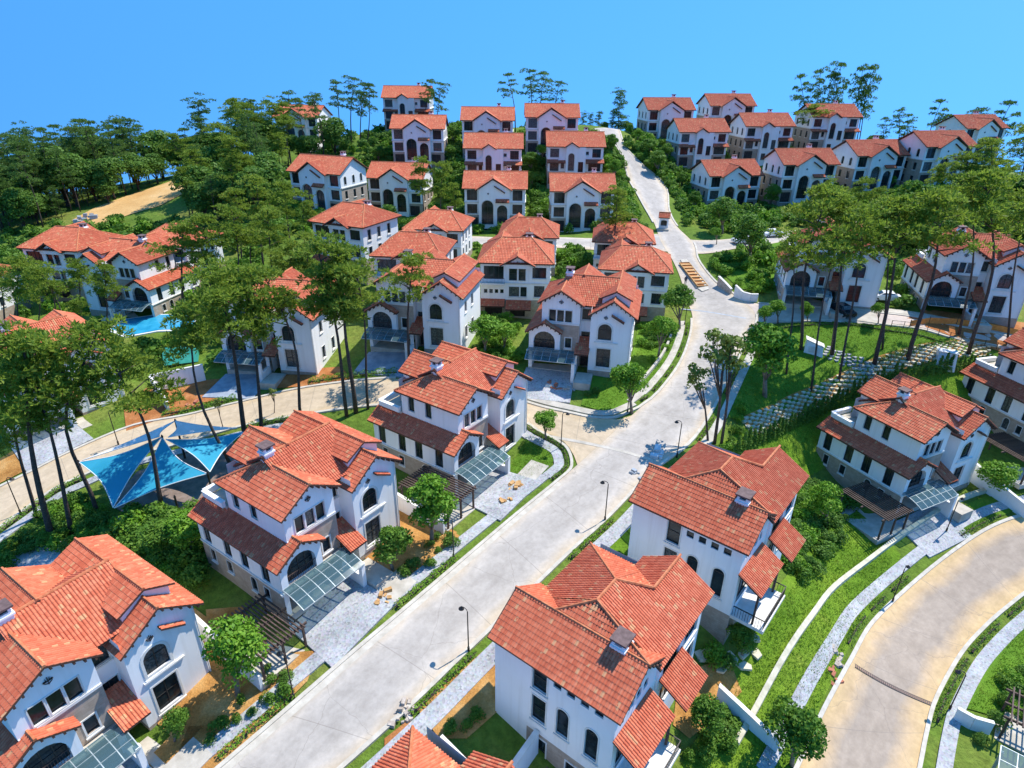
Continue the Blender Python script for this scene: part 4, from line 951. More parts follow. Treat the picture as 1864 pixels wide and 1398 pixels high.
# ------------------------------------------------------------------ three-storey villas facing the viewer (local x across, front at y = 0)
def villa_d(variant=0):
    r = empty('villa'); w = MB(); st = MB(); Wd = 10.2
    f = Facade(r, w, (0.5, 0.5, 2.8), 0, Wd, 5.6)
    f.window(0.5, 3.1, 2.9, 1.95, 'r', mx=3, mz=0, sur=0.0, sill=False, rail=False)
    f.window(4.2, 2.95, 1.15, 1.95, 'r', mx=0, mz=1, sur=0.06, sill=False); f.window(5.6, 2.95, 1.0, 1.95, 'r', mx=0, mz=1, sur=0.06, sill=False)
    f.window(7.6, 3.35, 2.0, 1.6, 'r', mx=1, mz=0, sur=0.0)
    for x in (0.5, 1.3, 2.1, 2.9): f.window(x, 0.95, 0.5, 0.6, 'r', mx=0, mz=0, sur=0.0, sill=False)
    f.window(4.2, 0.5, 1.5, 1.5, 'r', mx=0, mz=0, sur=0.05); f.window(5.9, 0.5, 0.9, 1.5, 'r', mx=0, mz=0, sur=0.05); f.window(7.9, 0.5, 1.5, 1.7, 'r', mx=1, mz=0, sur=0.05)
    f.done(); band(r, f, 2.45, hh=0.16, d=0.12)
    f2 = Facade(r, st, (0.5, 0.5, -4), 0, Wd, 6.8); f2.window(0.6, 4.2, 2.6, 2.0, 'r', mx=2, mz=0, sur=0, sill=False, pmat='interior'); f2.window(4.4, 4.2, 2.2, 2.0, 'r', mx=1, mz=0, sur=0, sill=False, pmat='interior'); f2.done()
    gable(w, [(4.0, 0.2, 7.6), (8.0, 0.2, 7.6), (8.0, 0.2, 7.9), (5.95, 0.2, 9.25), (4.0, 0.2, 7.9)])
    w.box(4.0, 8.0, 0.201, 0.5, 2.8, 7.6) if False else None
    for x0, y0, an, L_ in ((0.5, 10.2, -math.pi / 2, 9.7), (0.5 + Wd, 0.5, math.pi / 2, 9.7), (0.5 + Wd, 10.2, math.pi, Wd)):
        f3 = Facade(r, w, (x0, y0, 2.8), an, L_, 5.6)
        for y in (1.2, 3.8, 6.6): f3.window(y, 3.2, 0.9, 1.7, 'r', mx=0, mz=0, sur=0.07); f3.window(y, 0.5, 0.9, 1.6, 'r', mx=0, mz=0, sur=0.07)
        f3.done(); f4 = Facade(r, st, (x0, y0, -4), an, L_, 6.8); f4.done()
    k = MB(); k.box(0.4, 4.1, -0.55, 0.5, 5.3, 5.55); bo = k.build('balcony', 'trim', r)
    k = MB(); k.bar((0.45, -0.5, 6.35), (4.05, -0.5, 6.35), 0.06)
    for i in range(19): k.bar((0.45 + 3.6 * i / 18, -0.5, 5.55), (0.45 + 3.6 * i / 18, -0.5, 6.35), 0.03)
    k.build('railing', 'iron', bo)
    w.build('wall', 'stucco', r); st.build('stone_cladding', 'stone', r)
    rf(r, 'x', 0.0, 11.2, 5.3, 10.9, 0.0, 10.8, 8.4, h0=3.4, h1=3.4)
    rf(r, 'y', -0.45, 5.2, 5.95, 9.55, 3.4, 8.5, 8.15)
    rf(r, 'y', 5.0, 11.4, 3.2, 10.4, 0.6, 5.8, 8.8)
    chimney(r, 7.4, 6.6, 9.0, 11.3)
    roof(r, [[(0.3, -1.0, 2.2), (4.1, -1.0, 2.2), (4.1, 0.5, 2.85), (0.3, 0.5, 2.85)]], [])
    roof(r, [[(4.3, -1.4, 1.9), (8.0, -1.4, 1.9), (8.0, 0.5, 2.7), (4.3, 0.5, 2.7)]], [])
    f0 = Facade(r, MB(), (4.0, 0.2, 7.6), 0, 4, 2); emblem(r, f0, 1.95, 0.9, 0.3)
    return r
def villa_e(variant):
    r = empty('villa'); w = MB(); st = MB(); Wd = 13.0; D_ = 9.4
    x0, y0 = 0.5, 0.6
    if variant == 'a':
        f = Facade(r, w, (x0, y0, 2.9), 0, Wd, 5.7)
        f.window(0.5, 3.1, 2.2, 2.2, 'r', mx=2, mz=0, sur=0.0, sill=False); f.window(0.5, 0.3, 2.2, 2.0, 'r', mx=1, mz=0, sur=0.0)
        f.window(10.3, 3.1, 2.1, 2.2, 'r', mx=1, mz=0, sur=0.0, sill=False); f.window(10.3, 0.3, 2.1, 2.0, 'r', mx=1, mz=0, sur=0.0); f.done(); band(r, f, 2.6, hh=0.2, d=0.2)
        # projecting centre with the two tall arches
        f = Facade(r, w, (3.6, -0.4, -4), 0, 6.6, 12.4)
        f.window(0.6, 5.1, 2.5, 5.1, 'a', depth=0.45, mx=1, mz=2, sur=0.16, sill=False, rail=True)
        f.window(3.9, 5.1, 2.2, 4.1, 'a', depth=0.45, mx=1, mz=2, sur=0.0, sill=False, rail=True); f.window(0.9, 1.8, 1.8, 2.4, 'r', mx=1, mz=0, sur=0); f.window(4.0, 1.8, 1.8, 2.4, 'r', mx=1, mz=0, sur=0)
        f.done(); gable(w, [(3.6, -0.4, 8.4), (10.2, -0.4, 8.4), (6.6, -0.4, 10.35)])
        emblem(r, f, 2.0, 11.6, 0.3)
        for sx, an, yy in ((3.6, -math.pi / 2, 0.6), (10.2, math.pi / 2, -0.4)): f = Facade(r, w, (sx, yy, -4), an, 1.0, 12.4); f.done()
        roof(r, [[(7.2, -1.25, 5.95), (10.1, -1.25, 5.95), (10.1, -0.4, 6.5), (7.2, -0.4, 6.5)]], [])
        gr = rf(r, 'y', -0.9, 5.0, 6.7, 10.75, 2.9, 10.7, 8.3)
        roof(r, [[(6.9, -0.75, 9.2), (6.9, -0.4, 9.2), (9.2, -0.4, 7.8), (9.2, -0.75, 7.8)]], [])
    else:
        f = Facade(r, w, (x0, y0, 2.9), 0, Wd, 5.7)
        f.window(0.5, 3.2, 2.1, 1.9, 'r', mx=1, mz=1, sur=0.0); f.window(0.5, 0.1, 2.1, 2.3, 'r', mx=1, mz=0, sur=0.0, sill=False)
        f.window(10.4, 3.2, 2.0, 1.9, 'r', mx=1, mz=1, sur=0.0); f.window(9.6, 0.1, 2.9, 2.3, 'r', mx=2, mz=0, sur=0.0, sill=False)
        f.window(3.1, 0.7, 0.8, 1.4, 'r', mx=0, mz=0, sur=0.0); f.window(8.9, 3.8, 0.7, 0.7, 'r', mx=0, mz=0, sur=0.0); f.done()
        f = Facade(r, w, (4.7, -0.3, -4), 0, 4.6, 12.4)
        f.window(0.55, 7.2, 1.4, 3.9, 'a', mx=1, mz=2, sur=0.14); f.window(2.9, 6.9, 1.2, 2.3, 'r', mx=1, mz=0, sur=0.0); f.window(0.6, 4.3, 1.2, 1.6, 'r', mx=0, mz=0, sur=0); f.done()
        gable(w, [(4.7, -0.3, 8.4), (7.4, -0.3, 8.4), (6.0, -0.3, 9.3)])
        for sx, an, yy in ((4.7, -math.pi / 2, 0.6), (9.3, math.pi / 2, -0.3)): f = Facade(r, w, (sx, yy, -4), an, 0.9, 12.4); f.done()
        rf(r, 'y', -0.7, 3.0, 6.0, 9.5, 4.2, 7.8, 8.4)
        roof(r, [[(0.3, -0.5, 5.0), (4.6, -0.5, 5.0), (4.6, 0.6, 5.6), (0.3, 0.6, 5.6)]], [])
        roof(r, [[(9.4, -0.7, 5.0), (13.7, -0.7, 5.0), (13.7, 0.6, 5.7), (9.4, 0.6, 5.7)]], [])
        gable(w, [(2.8, 0.25, 5.5), (4.7, 0.25, 5.5), (4.7, 0.25, 6.9)])
    f = Facade(r, st, (x0, y0, -6), 0, Wd, 8.9); f.window(0.5, 6.2, 2.3, 2.2, 'r', mx=1, mz=0, sur=0, pmat='interior'); f.window(9.8, 6.2, 2.3, 2.2, 'r', mx=1, mz=0, sur=0, pmat='interior'); f.done()
    for xx, yy, an, L_ in ((x0, y0 + D_, -math.pi / 2, D_), (x0 + Wd, y0, math.pi / 2, D_), (x0 + Wd, y0 + D_, math.pi, Wd)):
        f = Facade(r, w, (xx, yy, 5.6), an, L_, 3.0)
        for y in (1.2, 4.2, 7.0): f.window(y, 0.6, 0.85, 1.7, 'a', mx=0, mz=0, sur=0.06, sill=False)
        f.done(); band(r, f, -0.05, hh=0.2, d=0.15)
        f = Facade(r, st, (xx, yy, -6), an, L_, 11.6)
        for y in (1.2, 4.2, 7.0): f.window(y, 6.4, 0.9, 1.6, 'r', mx=0, mz=0, sur=0.0); f.window(y, 9.3, 0.9, 1.6, 'r', mx=0, mz=0, sur=0.0)
        f.done()
    yc = y0 + D_ / 2
    for xx in (x0, x0 + Wd): gable(w, [(xx, y0, 8.6), (xx, y0 + D_, 8.6), (xx, yc, 11.1)])
    w.build('wall', 'stucco', r); st.build('stone_cladding', 'stone', r)
    rf(r, 'x', 0.0, 14.0, yc, 11.4, 0.0, y0 + D_ + 0.6, 8.5)
    purlins(r, [((0.15, 0, 8.5), (0.15, yc, 11.4)), ((0.15, yc, 11.4), (0.15, y0 + D_ + 0.6, 8.5))], (1, 0, 0), 4)
    chimney(r, 9.8, yc + 2.2, 9.4, 12.2, 0.8, 0.8)
    return r
PA, PB, PD, PEa, PEb = villa_a(), villa_b(), villa_d(), villa_e('a'), villa_e('b')
uA, uB, uD, uEa, uEb = [], [], [], [], []
LAB = dict(
 H1='white villa in the bottom left corner, stone front, arched loggia and glass canopy',
 H2='white villa with glass carport canopy between the blue sails and the straight road',
 H3='white villa on the corner of the road junction, fenced by a small curved lawn',
 HC='white villa facing the viewer beside the road bend above the junction',
 HR='white villa on the right behind the pergola, seen from its long side',
 HR2='white villa cut by the right edge, with red lower roof',
 HL='white villa behind the tall single pine left of centre',
 L6='white villa with blue carport canopy half hidden by pines, left of centre',
 Q1='white villa behind the slender pine trunks of the park',
 Q2='white villa with orange earth forecourt at the right edge behind pines',
 L4='villa under the pines at the left, only its roof with white chimney clear',
 B1='big orange hipped roof villa at bottom centre right, grey chimney cap',
 B2='hipped roof villa with white balcony above the green bank',
 B0='orange roof cut off by the bottom edge beside the road',
 M5='white villa with wide dark windows and balcony, behind the villa at the bend',
 M6='white villa beside the planter island, half hidden by the villa at the bend',
 M2='villa whose hipped roof rises behind the balcony villa of the middle row',
 M3='villa behind the feathery pine at the middle of the picture, near the planter island',
 M1='villa with the darkest red roof, in pine shade on the middle row',
 M7='villa roof with two ridges directly behind the villa with the single pine',
 M4='villa with white side wall left of the dark red roof',
 L1='villa with orange roof at the far left by the bare field',
 L2='upper villa of the left pair, just below the bare field',
 L3='lower villa of the left pair, with white side wall, above the left pines',
 L0='villa at the left edge with only a corner of roof in view',
 E1='left one of the two narrow gabled villas stacked in the centre of the slope',
 E2='right one of the two narrow gabled villas stacked in the centre of the slope',
 E3='villa with tall white arch, lower left of the four in the centre of the slope',
 E4='villa with pale glazed arch, lower right of the four in the centre of the slope',
 E5='villa turned to the right at the upper left, above the big pines',
 E6='villa behind the loose pine, second from left on the upper middle row',
 E7='villa with dark arches under the big skyline pine at upper left',
 E8='villa on the crest, left of the pair below the three skyline pines',
 E9='villa on the crest left of the hilltop road, below the skyline pines',
 E10='topmost left villa against the sky, half hidden by a big pine',
 E11='small lone roof among trees on the left skyline',
 R1='villa on the crest nearest the hilltop road, right side',
 R2='second villa from the hilltop road on the right crest, against the sky',
 R3='villa with narrow arched bay right of the hilltop road, below the crest',
 R4='middle villa of three with narrow arched bays on the right crest',
 R5='villa below the leaning skyline pines on the right',
 R6='villa nearest the road on the lower right slope, behind the round trees',
 R7='second villa from the road on the lower right slope',
 R8='third villa from the road on the lower right slope',
 R9='fourth villa from the road on the right slope, above the dark pines',
 R10='topmost villa at the far right, against the sky')
ROW = {'H': 'villas with glass carports', 'Q': 'villas with glass carports', 'L': 'villas at the left', 'B': 'villas below the straight road', 'M': 'villas of the middle row', 'E': 'villas on the hill', 'R': 'villas on the hill'}
HOUSE = {}
for k, h in HA.items(): HOUSE[k] = place(PA, uA, (h[0], h[1], h[2]), R(h[3]), LAB[k], 'villa', ROW[k[0]])
for k, h in HB.items(): HOUSE[k] = place(PB, uB, (h[0], h[1], h[2]), R(h[3]), LAB[k], 'villa', ROW[k[0]])
for k, h in HD.items(): HOUSE[k] = place(PD, uD, (h[0], h[1], h[2]), R(h[3]), LAB[k], 'villa', ROW[k[0]], h[4])
HOUSE['L3'] = place(PA, uA, (-59.5, 97.5, 4.6), R(-14), LAB['L3'], 'villa', ROW['L'], (-1, 1, 1))
for k, h in HE.items():
    if h[4] == 'a': HOUSE[k] = place(PEa, uEa, (h[0], h[1], h[2]), R(h[3]), LAB[k], 'villa', ROW[k[0]])
    else: HOUSE[k] = place(PEb, uEb, (h[0], h[1], h[2]), R(h[3]), LAB[k], 'villa', ROW[k[0]])
# ------------------------------------------------------------------ ground patches, kerbs and pavements
def GH(px, py, h):
    """the point h metres above the ground seen at that spot"""
    r = ((px - 932) * CR + (699 - py) * CU) / FPX + CFW
    pts = CP + _ts[:, None] * r; d = pts[:, 2] - hg(pts[:, :2]) - h
    i = int(np.argmax(d < 0)) if (d < 0).any() else len(_ts) - 1
    f = d[i - 1] / (d[i - 1] - d[i] + 1e-9) if i else 0
    p = CP + (_ts[i - 1] + f * (_ts[i] - _ts[i - 1])) * r
    return (float(p[0]), float(p[1]), float(p[2]))
patch('grass_bank', pxs((1230, 1410), (1300, 1290), (1330, 1210), (1400, 1090), (1500, 960), (1560, 930), (1640, 1010), (1620, 1060), (1560, 1150), (1490, 1290), (1440, 1410)), 'grass_rough', 0.03)
patch('grass_bank', pxs((1300, 815), (1345, 785), (1450, 745), (1560, 700), (1700, 665), (1870, 690), (1870, 740), (1740, 720), (1640, 720), (1560, 770), (1500, 850), (1440, 880), (1330, 850)), 'grass_rough', 0.03)
patch('park_lawn', pxs((1325, 760), (1340, 700), (1350, 660), (1365, 630), (1385, 605), (1440, 592), (1540, 588), (1630, 600), (1720, 615), (1800, 640), (1880, 668), (1880, 700), (1790, 660), (1700, 650), (1610, 668), (1520, 708), (1440, 738), (1370, 775)), 'lawn', 0.05)
patch('lawn', pxs((920, 862), (962, 792), (1000, 812), (1008, 840), (985, 866), (945, 885)), 'lawn', 0.06)
patch('lawn', pxs((1058, 738), (1070, 690), (1150, 650), (1165, 580), (1205, 590), (1240, 612), (1232, 650), (1188, 702), (1150, 738), (1100, 750)), 'lawn', 0.06)
patch('lawn', pxs((1295, 478), (1330, 462), (1425, 440), (1430, 500), (1400, 535), (1345, 525)), 'lawn', 0.05)
patch('lawn', pxs((1700, 945), (1790, 905), (1850, 900), (1880, 915), (1810, 945), (1760, 972), (1700, 1000)), 'lawn', 0.06)
patch('lawn', pxs((1760, 1290), (1790, 1220), (1864, 1130), (1900, 1110), (1900, 1330)), 'lawn', 0.06)
patch('lawn', pxs((1090, 1000), (1150, 930), (1160, 960), (1150, 1010), (1100, 1020)), 'grass_rough', 0.06)
patch('soil_bed', pxs((230, 1420), (320, 1330), (385, 1250), (375, 1110), (440, 1105), (500, 1190), (580, 1185), (560, 1240), (470, 1330), (380, 1420)), 'soil', 0.05)
patch('soil_bed', pxs((668, 1090), (700, 1035), (735, 960), (770, 930), (850, 985), (822, 1008), (770, 1048), (700, 1105)), 'soil', 0.05)
patch('soil_bed', pxs((760, 1292), (880, 1185), (912, 1205), (912, 1290), (850, 1345), (800, 1345)), 'soil', 0.05)
patch('soil_bed', pxs((1235, 1230), (1325, 1195), (1350, 1260), (1300, 1310), (1255, 1345), (1225, 1320)), 'soil', 0.05)
patch('soil_bed', pxs((700, 1345), (745, 1310), (870, 1390), (850, 1410), (700, 1410)), 'soil_red', 0.05)
patch('soil_bed', pxs((1650, 580), (1700, 565), (1880, 590), (1880, 618), (1800, 603), (1700, 586)), 'soil_red', 0.06)
patch('soil_bed', pxs((225, 740), (275, 700), (400, 690), (410, 722), (330, 750), (230, 785)), 'soil_red', 0.05)
patch('soil_bed', pxs((500, 692), (545, 672), (620, 668), (640, 690), (560, 703), (505, 707)), 'soil_red', 0.05)
patch('soil_bed', pxs((-40, 860), (60, 800), (140, 790), (150, 808), (60, 850), (-40, 900)), 'soil', 0.05)
patch('field', pxs((130, 402), (170, 380), (233, 356), (333, 322), (345, 330), (335, 352), (293, 374), (233, 392), (180, 410)), 'field', 0.08, step=3)
patch('track', pxs((560, 278), (600, 254), (660, 224), (690, 204), (706, 212), (665, 240), (612, 276)), 'concrete', 0.10)
patch('terrace', pxs((-20, 1060), (20, 1015), (90, 985), (160, 985), (160, 1005), (120, 1040), (60, 1100), (-20, 1130)), 'paver', 0.06)
patch('sail_deck', pxs((200, 918), (235, 940), (300, 945), (370, 915), (420, 870), (440, 830), (420, 800), (330, 830), (250, 860)), 'deck', 0.12, thick=0.2)

def yard(k, edge, mat, u1, vb):
    h = HA[k]; a_ = R(h[3]); d_ = edge - np.array(h[:2]); uu, vv = d_ @ (math.cos(a_), math.sin(a_)), d_ @ (-math.sin(a_), math.cos(a_))
    v0 = vv[(uu > 6) & (uu < 14) & (vv < 0)].max() + 2.3
    patch('soil_bed', [hl(h, *p) for p in ((7.4, 0.3), (12.2, 0.3), (12.2, vb), (u1, vb), (u1, v0), (5.6, v0), (5.6, -5.2), (7.4, -5.2))], mat, 0.065)
yard('H1', mainL, 'soil', 14.6, 6.0); yard('H2', mainL, 'soil', 15.0, 6.0)
def edge_segments(l, lo, hi): return l[int(lo * (len(l) - 1)):int(hi * (len(l) - 1)) + 1]
def near(l, px, py):
    g = np.array(G(px, py)[:2]); return int(np.argmin(((l - g) ** 2).sum(1)))
def sub(l, a, b_):
    i, j = sorted((near(l, *a), near(l, *b_))); return l[i:j + 1]
def kerb(l, sgn, w=0.32): return strip('kerb', l, 0.0, sgn * w, 'kerb', 0.15, thick=0.3, across=1)
# travel goes from the foreground away, so the left side is +offset for the left edge
ML1 = sub(mainL, (330, 1460), (1015, 878)); MR1 = sub(mainR, (520, 1480), (1289, 756))
ML2 = sub(mainL, (1165, 743), (1262, 578)); MR2 = sub(mainR, (1289, 756), (1375, 575)); MR3 = sub(mainR, (1336, 537), (1262, 445)); ML3 = sub(mainL, (1190, 405), (1072, 238)); MR4 = sub(mainR, (1232, 412), (1125, 236))
for l, s_ in ((ML1, 1), (ML2, 1), (ML3, 1), (MR1, -1), (MR2, -1), (MR3, -1), (MR4, -1)): kerb(l, s_)
gutter = strip('gutter', ML1, -0.55, 0.0, 'kerb', 0.058, across=1)
CORNER = resample(smooth_line(pxs((1015, 878), (1040, 856), (1043, 838), (1034, 815), (1012, 799), (985, 785), (962, 770)), 0.5), step=0.6)
kerb(CORNER, 1)
HCK = resample(smooth_line(pxs((940, 728), (990, 743), (1035, 753), (1080, 762), (1118, 762), (1145, 752), (1165, 743)), 0.5), step=0.6); kerb(HCK, 1)
for l, s_ in ((sub(sideU, (720, 690), (-130, 950)), -1), (sub(sideL, (720, 735), (-130, 1050)), 1), (lowL, 1), (lowR, -1), (sub(brU, (1379, 553), (1920, 632)), 1), (sub(brL, (1395, 588), (1920, 658)), -1)): kerb(l, s_)
# grey sett pavements
strip('pavement', sub(mainL, (330, 1460), (1010, 880)), 1.15, 2.35, 'paver', 0.12, 0.2)
strip('pavement', CORNER, 1.0, 2.1, 'paver', 0.12, 0.2)
strip('pavement', sub(mainR, (520, 1480), (1251, 807)), -1.1, -2.5, 'paver', 0.12, 0.2)
strip('pavement', sub(mainR, (1251, 807), (1358, 618)), -1.0, -2.0, 'concrete', 0.12, 0.2)
strip('pavement', sub(mainL, (1165, 743), (1262, 585)), 1.1, 2.0, 'concrete', 0.12, 0.2)
strip('pavement', HCK, 0.6, 1.5, 'concrete', 0.12, 0.2)
strip('pavement', lowL, 1.35, 2.4, 'paver', 0.12, 0.2); strip('pavement', lowR, -1.2, -2.3, 'paver', 0.12, 0.2)
strip('pavement', sub(sideL, (560, 752), (-130, 1050)), 1.2, 2.2, 'paver', 0.11, 0.2)
strip('pavement', sub(brU, (1440, 556), (1920, 632)), 0.5, 1.8, 'concrete', 0.11, 0.2)
strip('low_wall', lowL, 3.9, 4.3, 'path_stone', 0.45, 0.6, across=1)
strip('low_wall', sub(mainL, (1190, 708), (1248, 618)), 2.6, 2.9, 'concrete', 0.5, 0.7, across=1)
# driveways
for k, edge in (('H1', mainL), ('H2', mainL), ('H3', CORNER), ('HC', HCK), ('HR', lowL), ('HL', sideU), ('L6', sideU), ('L4', sideU)):
    h = HA[k]; a_ = R(h[3]); d_ = edge - np.array(h[:2]); uu, vv = d_ @ (math.cos(a_), math.sin(a_)), d_ @ (-math.sin(a_), math.cos(a_))
    near_ = vv[(uu > -1.6) & (uu < 6) & (vv < 0)]; v0 = (near_.max() if len(near_) else -6.5) + 0.35
    patch('driveway', [hl(h, -1.2, -0.2), hl(h, 5.3, -0.2), hl(h, 5.6, v0), hl(h, -1.5, v0)], 'paver' if k not in ('L6', 'HL') else 'paver_blue', 0.135, thick=0.2)
for k in ('H1', 'H2', 'H3'):
    h = HA[k]; patch('doorstep', [hl(h, 5.5, -3.3), hl(h, 8.2, -3.3), hl(h, 8.2, -5.6), hl(h, 5.5, -5.6)], 'concrete', 0.13, thick=0.2)
for k in ('Q1', 'Q2'):
    h = HA[k]; patch('driveway', [hl(h, -1.2, -0.2), hl(h, 12, -0.2), hl(h, 12, -4.2 if k == 'Q1' else -5.5), hl(h, -1.6, -4.2 if k == 'Q1' else -5.5)], 'concrete' if k == 'Q1' else 'soil_red', 0.075)
for a, b_ in (((1000, 795), (1185, 838)), ((1240, 563), (1358, 580))):
    p, q = np.array(G(*a)[:2]), np.array(G(*b_)[:2]); l = resample(np.array([p, q]), step=0.7)
    strip('drain_channel' if a[0] > 1100 else 'road_joint', l, -0.14 if a[0] > 1100 else -0.22, 0.14 if a[0] > 1100 else 0.22, 'metal_grey' if a[0] > 1100 else 'concrete', 0.066, across=1)
def drain(a, b_):
    p, q = np.array(G(*a)), np.array(G(*b_)); d = q - p; L_ = np.linalg.norm(d[:2]); ang = math.atan2(d[1], d[0])
    r_ = empty('drain_grate', (p[0], p[1], 0), ang); n = int(L_ / 0.5)
    for e in (-0.2, 0.16):
        m_ = MB()
        for i in range(n):
            za, zb = (gz(*(p[:2] + d[:2] * t_)) + 0.062 for t_ in (i / n, (i + 1) / n)); m_.obox((L_ * i / n, e, za), (L_ / n, 0, zb - za), (0, 0.04, 0), (0, 0, 0.03))
        m_.build('edge_bar', 'iron', r_)
    me = MB(); me.box(-0.05, 0.05, -0.155, 0.155, 0, 0.03); sm = me.mesh('grate_bar', 'chimney_cap')
    nb = int(L_ / 0.16)
    for i in range(nb):
        t_ = (i + 0.5) / nb; w_ = p[:2] + d[:2] * t_; mk('grate_bar', sm, r_, loc=(L_ * t_, 0, gz(*w_) + 0.058))
    tag(r_, 'dark slatted drain grate across the sandy road at lower right', 'drain')
drain((1556, 1212), (1697, 1283))

# stepping stones and park path
def stone_path(name, line, width, rows, label, cat, pitch=0.62, mat='path_stone', seed=3, gap=0.07, lim=300):
    rg = random.Random(seed); l = resample(smooth_line(line, 0.4), step=pitch); r_ = empty(name, (0, 0, 0)); r_['kind'] = 'structure'
    cnt = 0
    meshes = []
    for k in range(6):
        m_ = MB(); n = rg.choice((5, 6)); a0 = rg.random() * 6
        ring = [((0.5 + rg.uniform(-.07, .07)) * math.cos(a0 + 2 * math.pi * i / n), (0.5 + rg.uniform(-.07, .07)) * math.sin(a0 + 2 * math.pi * i / n)) for i in range(n)]
        m_.face([(x, y, 0.07) for x, y in ring])
        for i in range(n): j = (i + 1) % n; m_.face([(*ring[i], -0.15), (*ring[j], -0.15), (*ring[j], 0.07), (*ring[i], 0.07)])
        meshes.append(m_.mesh('paving_stone', mat))
    t_ = np.gradient(l, axis=0); t_ /= np.linalg.norm(t_, axis=1)[:, None]
    for i in range(len(l)):
        for k in range(rows):
            if cnt >= lim: break
            o_ = ((k + 0.5 + (0.5 if i % 2 else 0) - 0.25) / rows - 0.5) * width
            x, y = l[i] + np.array((-t_[i][1], t_[i][0])) * o_ + np.array((rg.uniform(-.05, .05), rg.uniform(-.05, .05)))
            o = mk('paving_stone', meshes[rg.randrange(6)], r_, loc=(x, y, gz(x, y) + 0.05)); o.rotation_euler = (0, 0, rg.random() * 6)
            o.scale = ((width / rows - gap) * 1.3, (pitch - gap) * 1.3, 1); cnt += 1
    r_['label'] = label; r_['category'] = cat
    return r_
strip('path_bed', resample(smooth_line(pxs((1362, 778), (1400, 762), (1450, 738), (1520, 706), (1600, 668), (1650, 652), (1700, 640), (1760, 632), (1800, 640)), 0.5), step=0.8), -1.25, 1.25, 'soil', 0.055)
stone_path('stone_path', pxs((1362, 778), (1400, 762), (1450, 738), (1520, 706), (1600, 668), (1650, 652), (1700, 640), (1760, 632), (1800, 640)), 2.3, 4, 'pale crazy paved path curving along the park hedge', 'path', 0.66)
stone_path('stone_path', pxs((1585, 674), (1560, 660), (1530, 652), (1505, 640)), 2.2, 4, 'short grey paved spur between the park lawns', 'path', 0.66, 'paver')
stone_path('stepping_stones', pxs((160, 985), (200, 962), (232, 944)), 1.5, 1, 'pale stepping stones from the round terrace to the sail deck', 'path', 0.75)
stone_path('stepping_stones', pxs((1275, 1185), (1305, 1200), (1340, 1205), (1365, 1190), (1372, 1165)), 1.4, 1, 'curved stepping stones beside the lower villa with balcony', 'path', 0.8)

# ------------------------------------------------------------------ garden walls
def wall_run(name, pts, h, th, mat, label, cap=True, sink=0.8):
    r_ = empty(name, (pts[0][0], pts[0][1], 0)); o = np.array((pts[0][0], pts[0][1], 0.0)); m_ = MB(); c_ = MB()
    hs = h if hasattr(h, '__len__') else [h] * len(pts)
    for i in range(len(pts) - 1):
        p, q = np.array(pts[i][:2]), np.array(pts[i + 1][:2]); d = q - p; L_ = np.linalg.norm(d); d /= L_; nn = np.array((-d[1], d[0])) * th / 2
        k = max(1, int(L_ / 1.5))
        for j in range(k):
            a, b_ = p + d * L_ * j / k, p + d * L_ * (j + 1) / k
            za, zb = gz(*a), gz(*b_); ha, hb = hs[i] + (hs[i + 1] - hs[i]) * j / k, hs[i] + (hs[i + 1] - hs[i]) * (j + 1) / k
            for mb, w_, lo, hi in ((m_, 1.0, -sink, 0.0), (c_, 1.35, 0.0, 0.09)):
                n2 = nn * w_; lo_a = za - sink if mb is m_ else za + ha; lo_b = zb - sink if mb is m_ else zb + hb; ta = za + ha + (0 if mb is m_ else 0.09); tb = zb + hb + (0 if mb is m_ else 0.09)
                P8 = [(*(a - n2), lo_a), (*(b_ - n2), lo_b), (*(b_ + n2), lo_b), (*(a + n2), lo_a), (*(a - n2), ta), (*(b_ - n2), tb), (*(b_ + n2), tb), (*(a + n2), ta)]
                P8 = [np.array(x) - o for x in P8]
                for f in ((0, 3, 2, 1), (4, 5, 6, 7), (0, 1, 5, 4), (1, 2, 6, 5), (2, 3, 7, 6), (3, 0, 4, 7)): mb.face([P8[x] for x in f])
    m_.build('wall_body', mat, r_)
    if cap: c_.build('coping', 'trim', r_)
    tag(r_, label, 'wall'); return r_
h = HB['B1']
wall_run('garden_wall', [hl(h, -4.3, 0.6), hl(h, -4.3, -4.2), hl(h, 0.4, -4.2)], 2.2, 0.3, 'stucco', 'L shaped white garden wall between the two roofs at bottom centre')
h = HA['H2']; wall_run('garden_wall', [hl(h, -5.6, 6.5), hl(h, -5.6, -2.6)], [2.2, 1.5], 0.25, 'stucco', 'white garden wall with pergola behind, below the second villa')
h = HA['H3']; wall_run('garden_wall', [hl(h, -6.0, 5.0), hl(h, -6.0, -2.8)], [2.0, 1.4], 0.25, 'stucco', 'white garden wall left of the corner villa')
h = HA['HR']; wall_run('garden_wall', [hl(h, 13.2, 2.0), hl(h, 13.5, -2.5), hl(h, 13.9, -6.0)], [2.6, 2.0, 1.5], 0.3, 'stucco', 'white sloping garden wall right of the long sided villa')
wall_run('garden_wall', pxs((281, 712), (330, 702), (375, 692)), 2.3, 0.25, 'stucco', 'white garden wall above the red earth at left')
wall_run('garden_wall', pxs((281, 714), (296, 732), (308, 748)), [2.3, 1.8, 1.2], 0.25, 'stucco', 'short white wall running down to the upper left road')
wall_run('garden_wall', pxs((1306, 520), (1318, 528), (1330, 536)), [1.6, 1.3, 0.9], 0.3, 'rubble', 'stepped stone wall beside the road above the park')
wall_run('garden_wall', pxs((1336, 540), (1350, 546), (1365, 549), (1378, 549)), [1.9, 1.3, 1.2, 1.2], 0.3, 'white_paint', 'curved white entrance wall with pier at the park junction')
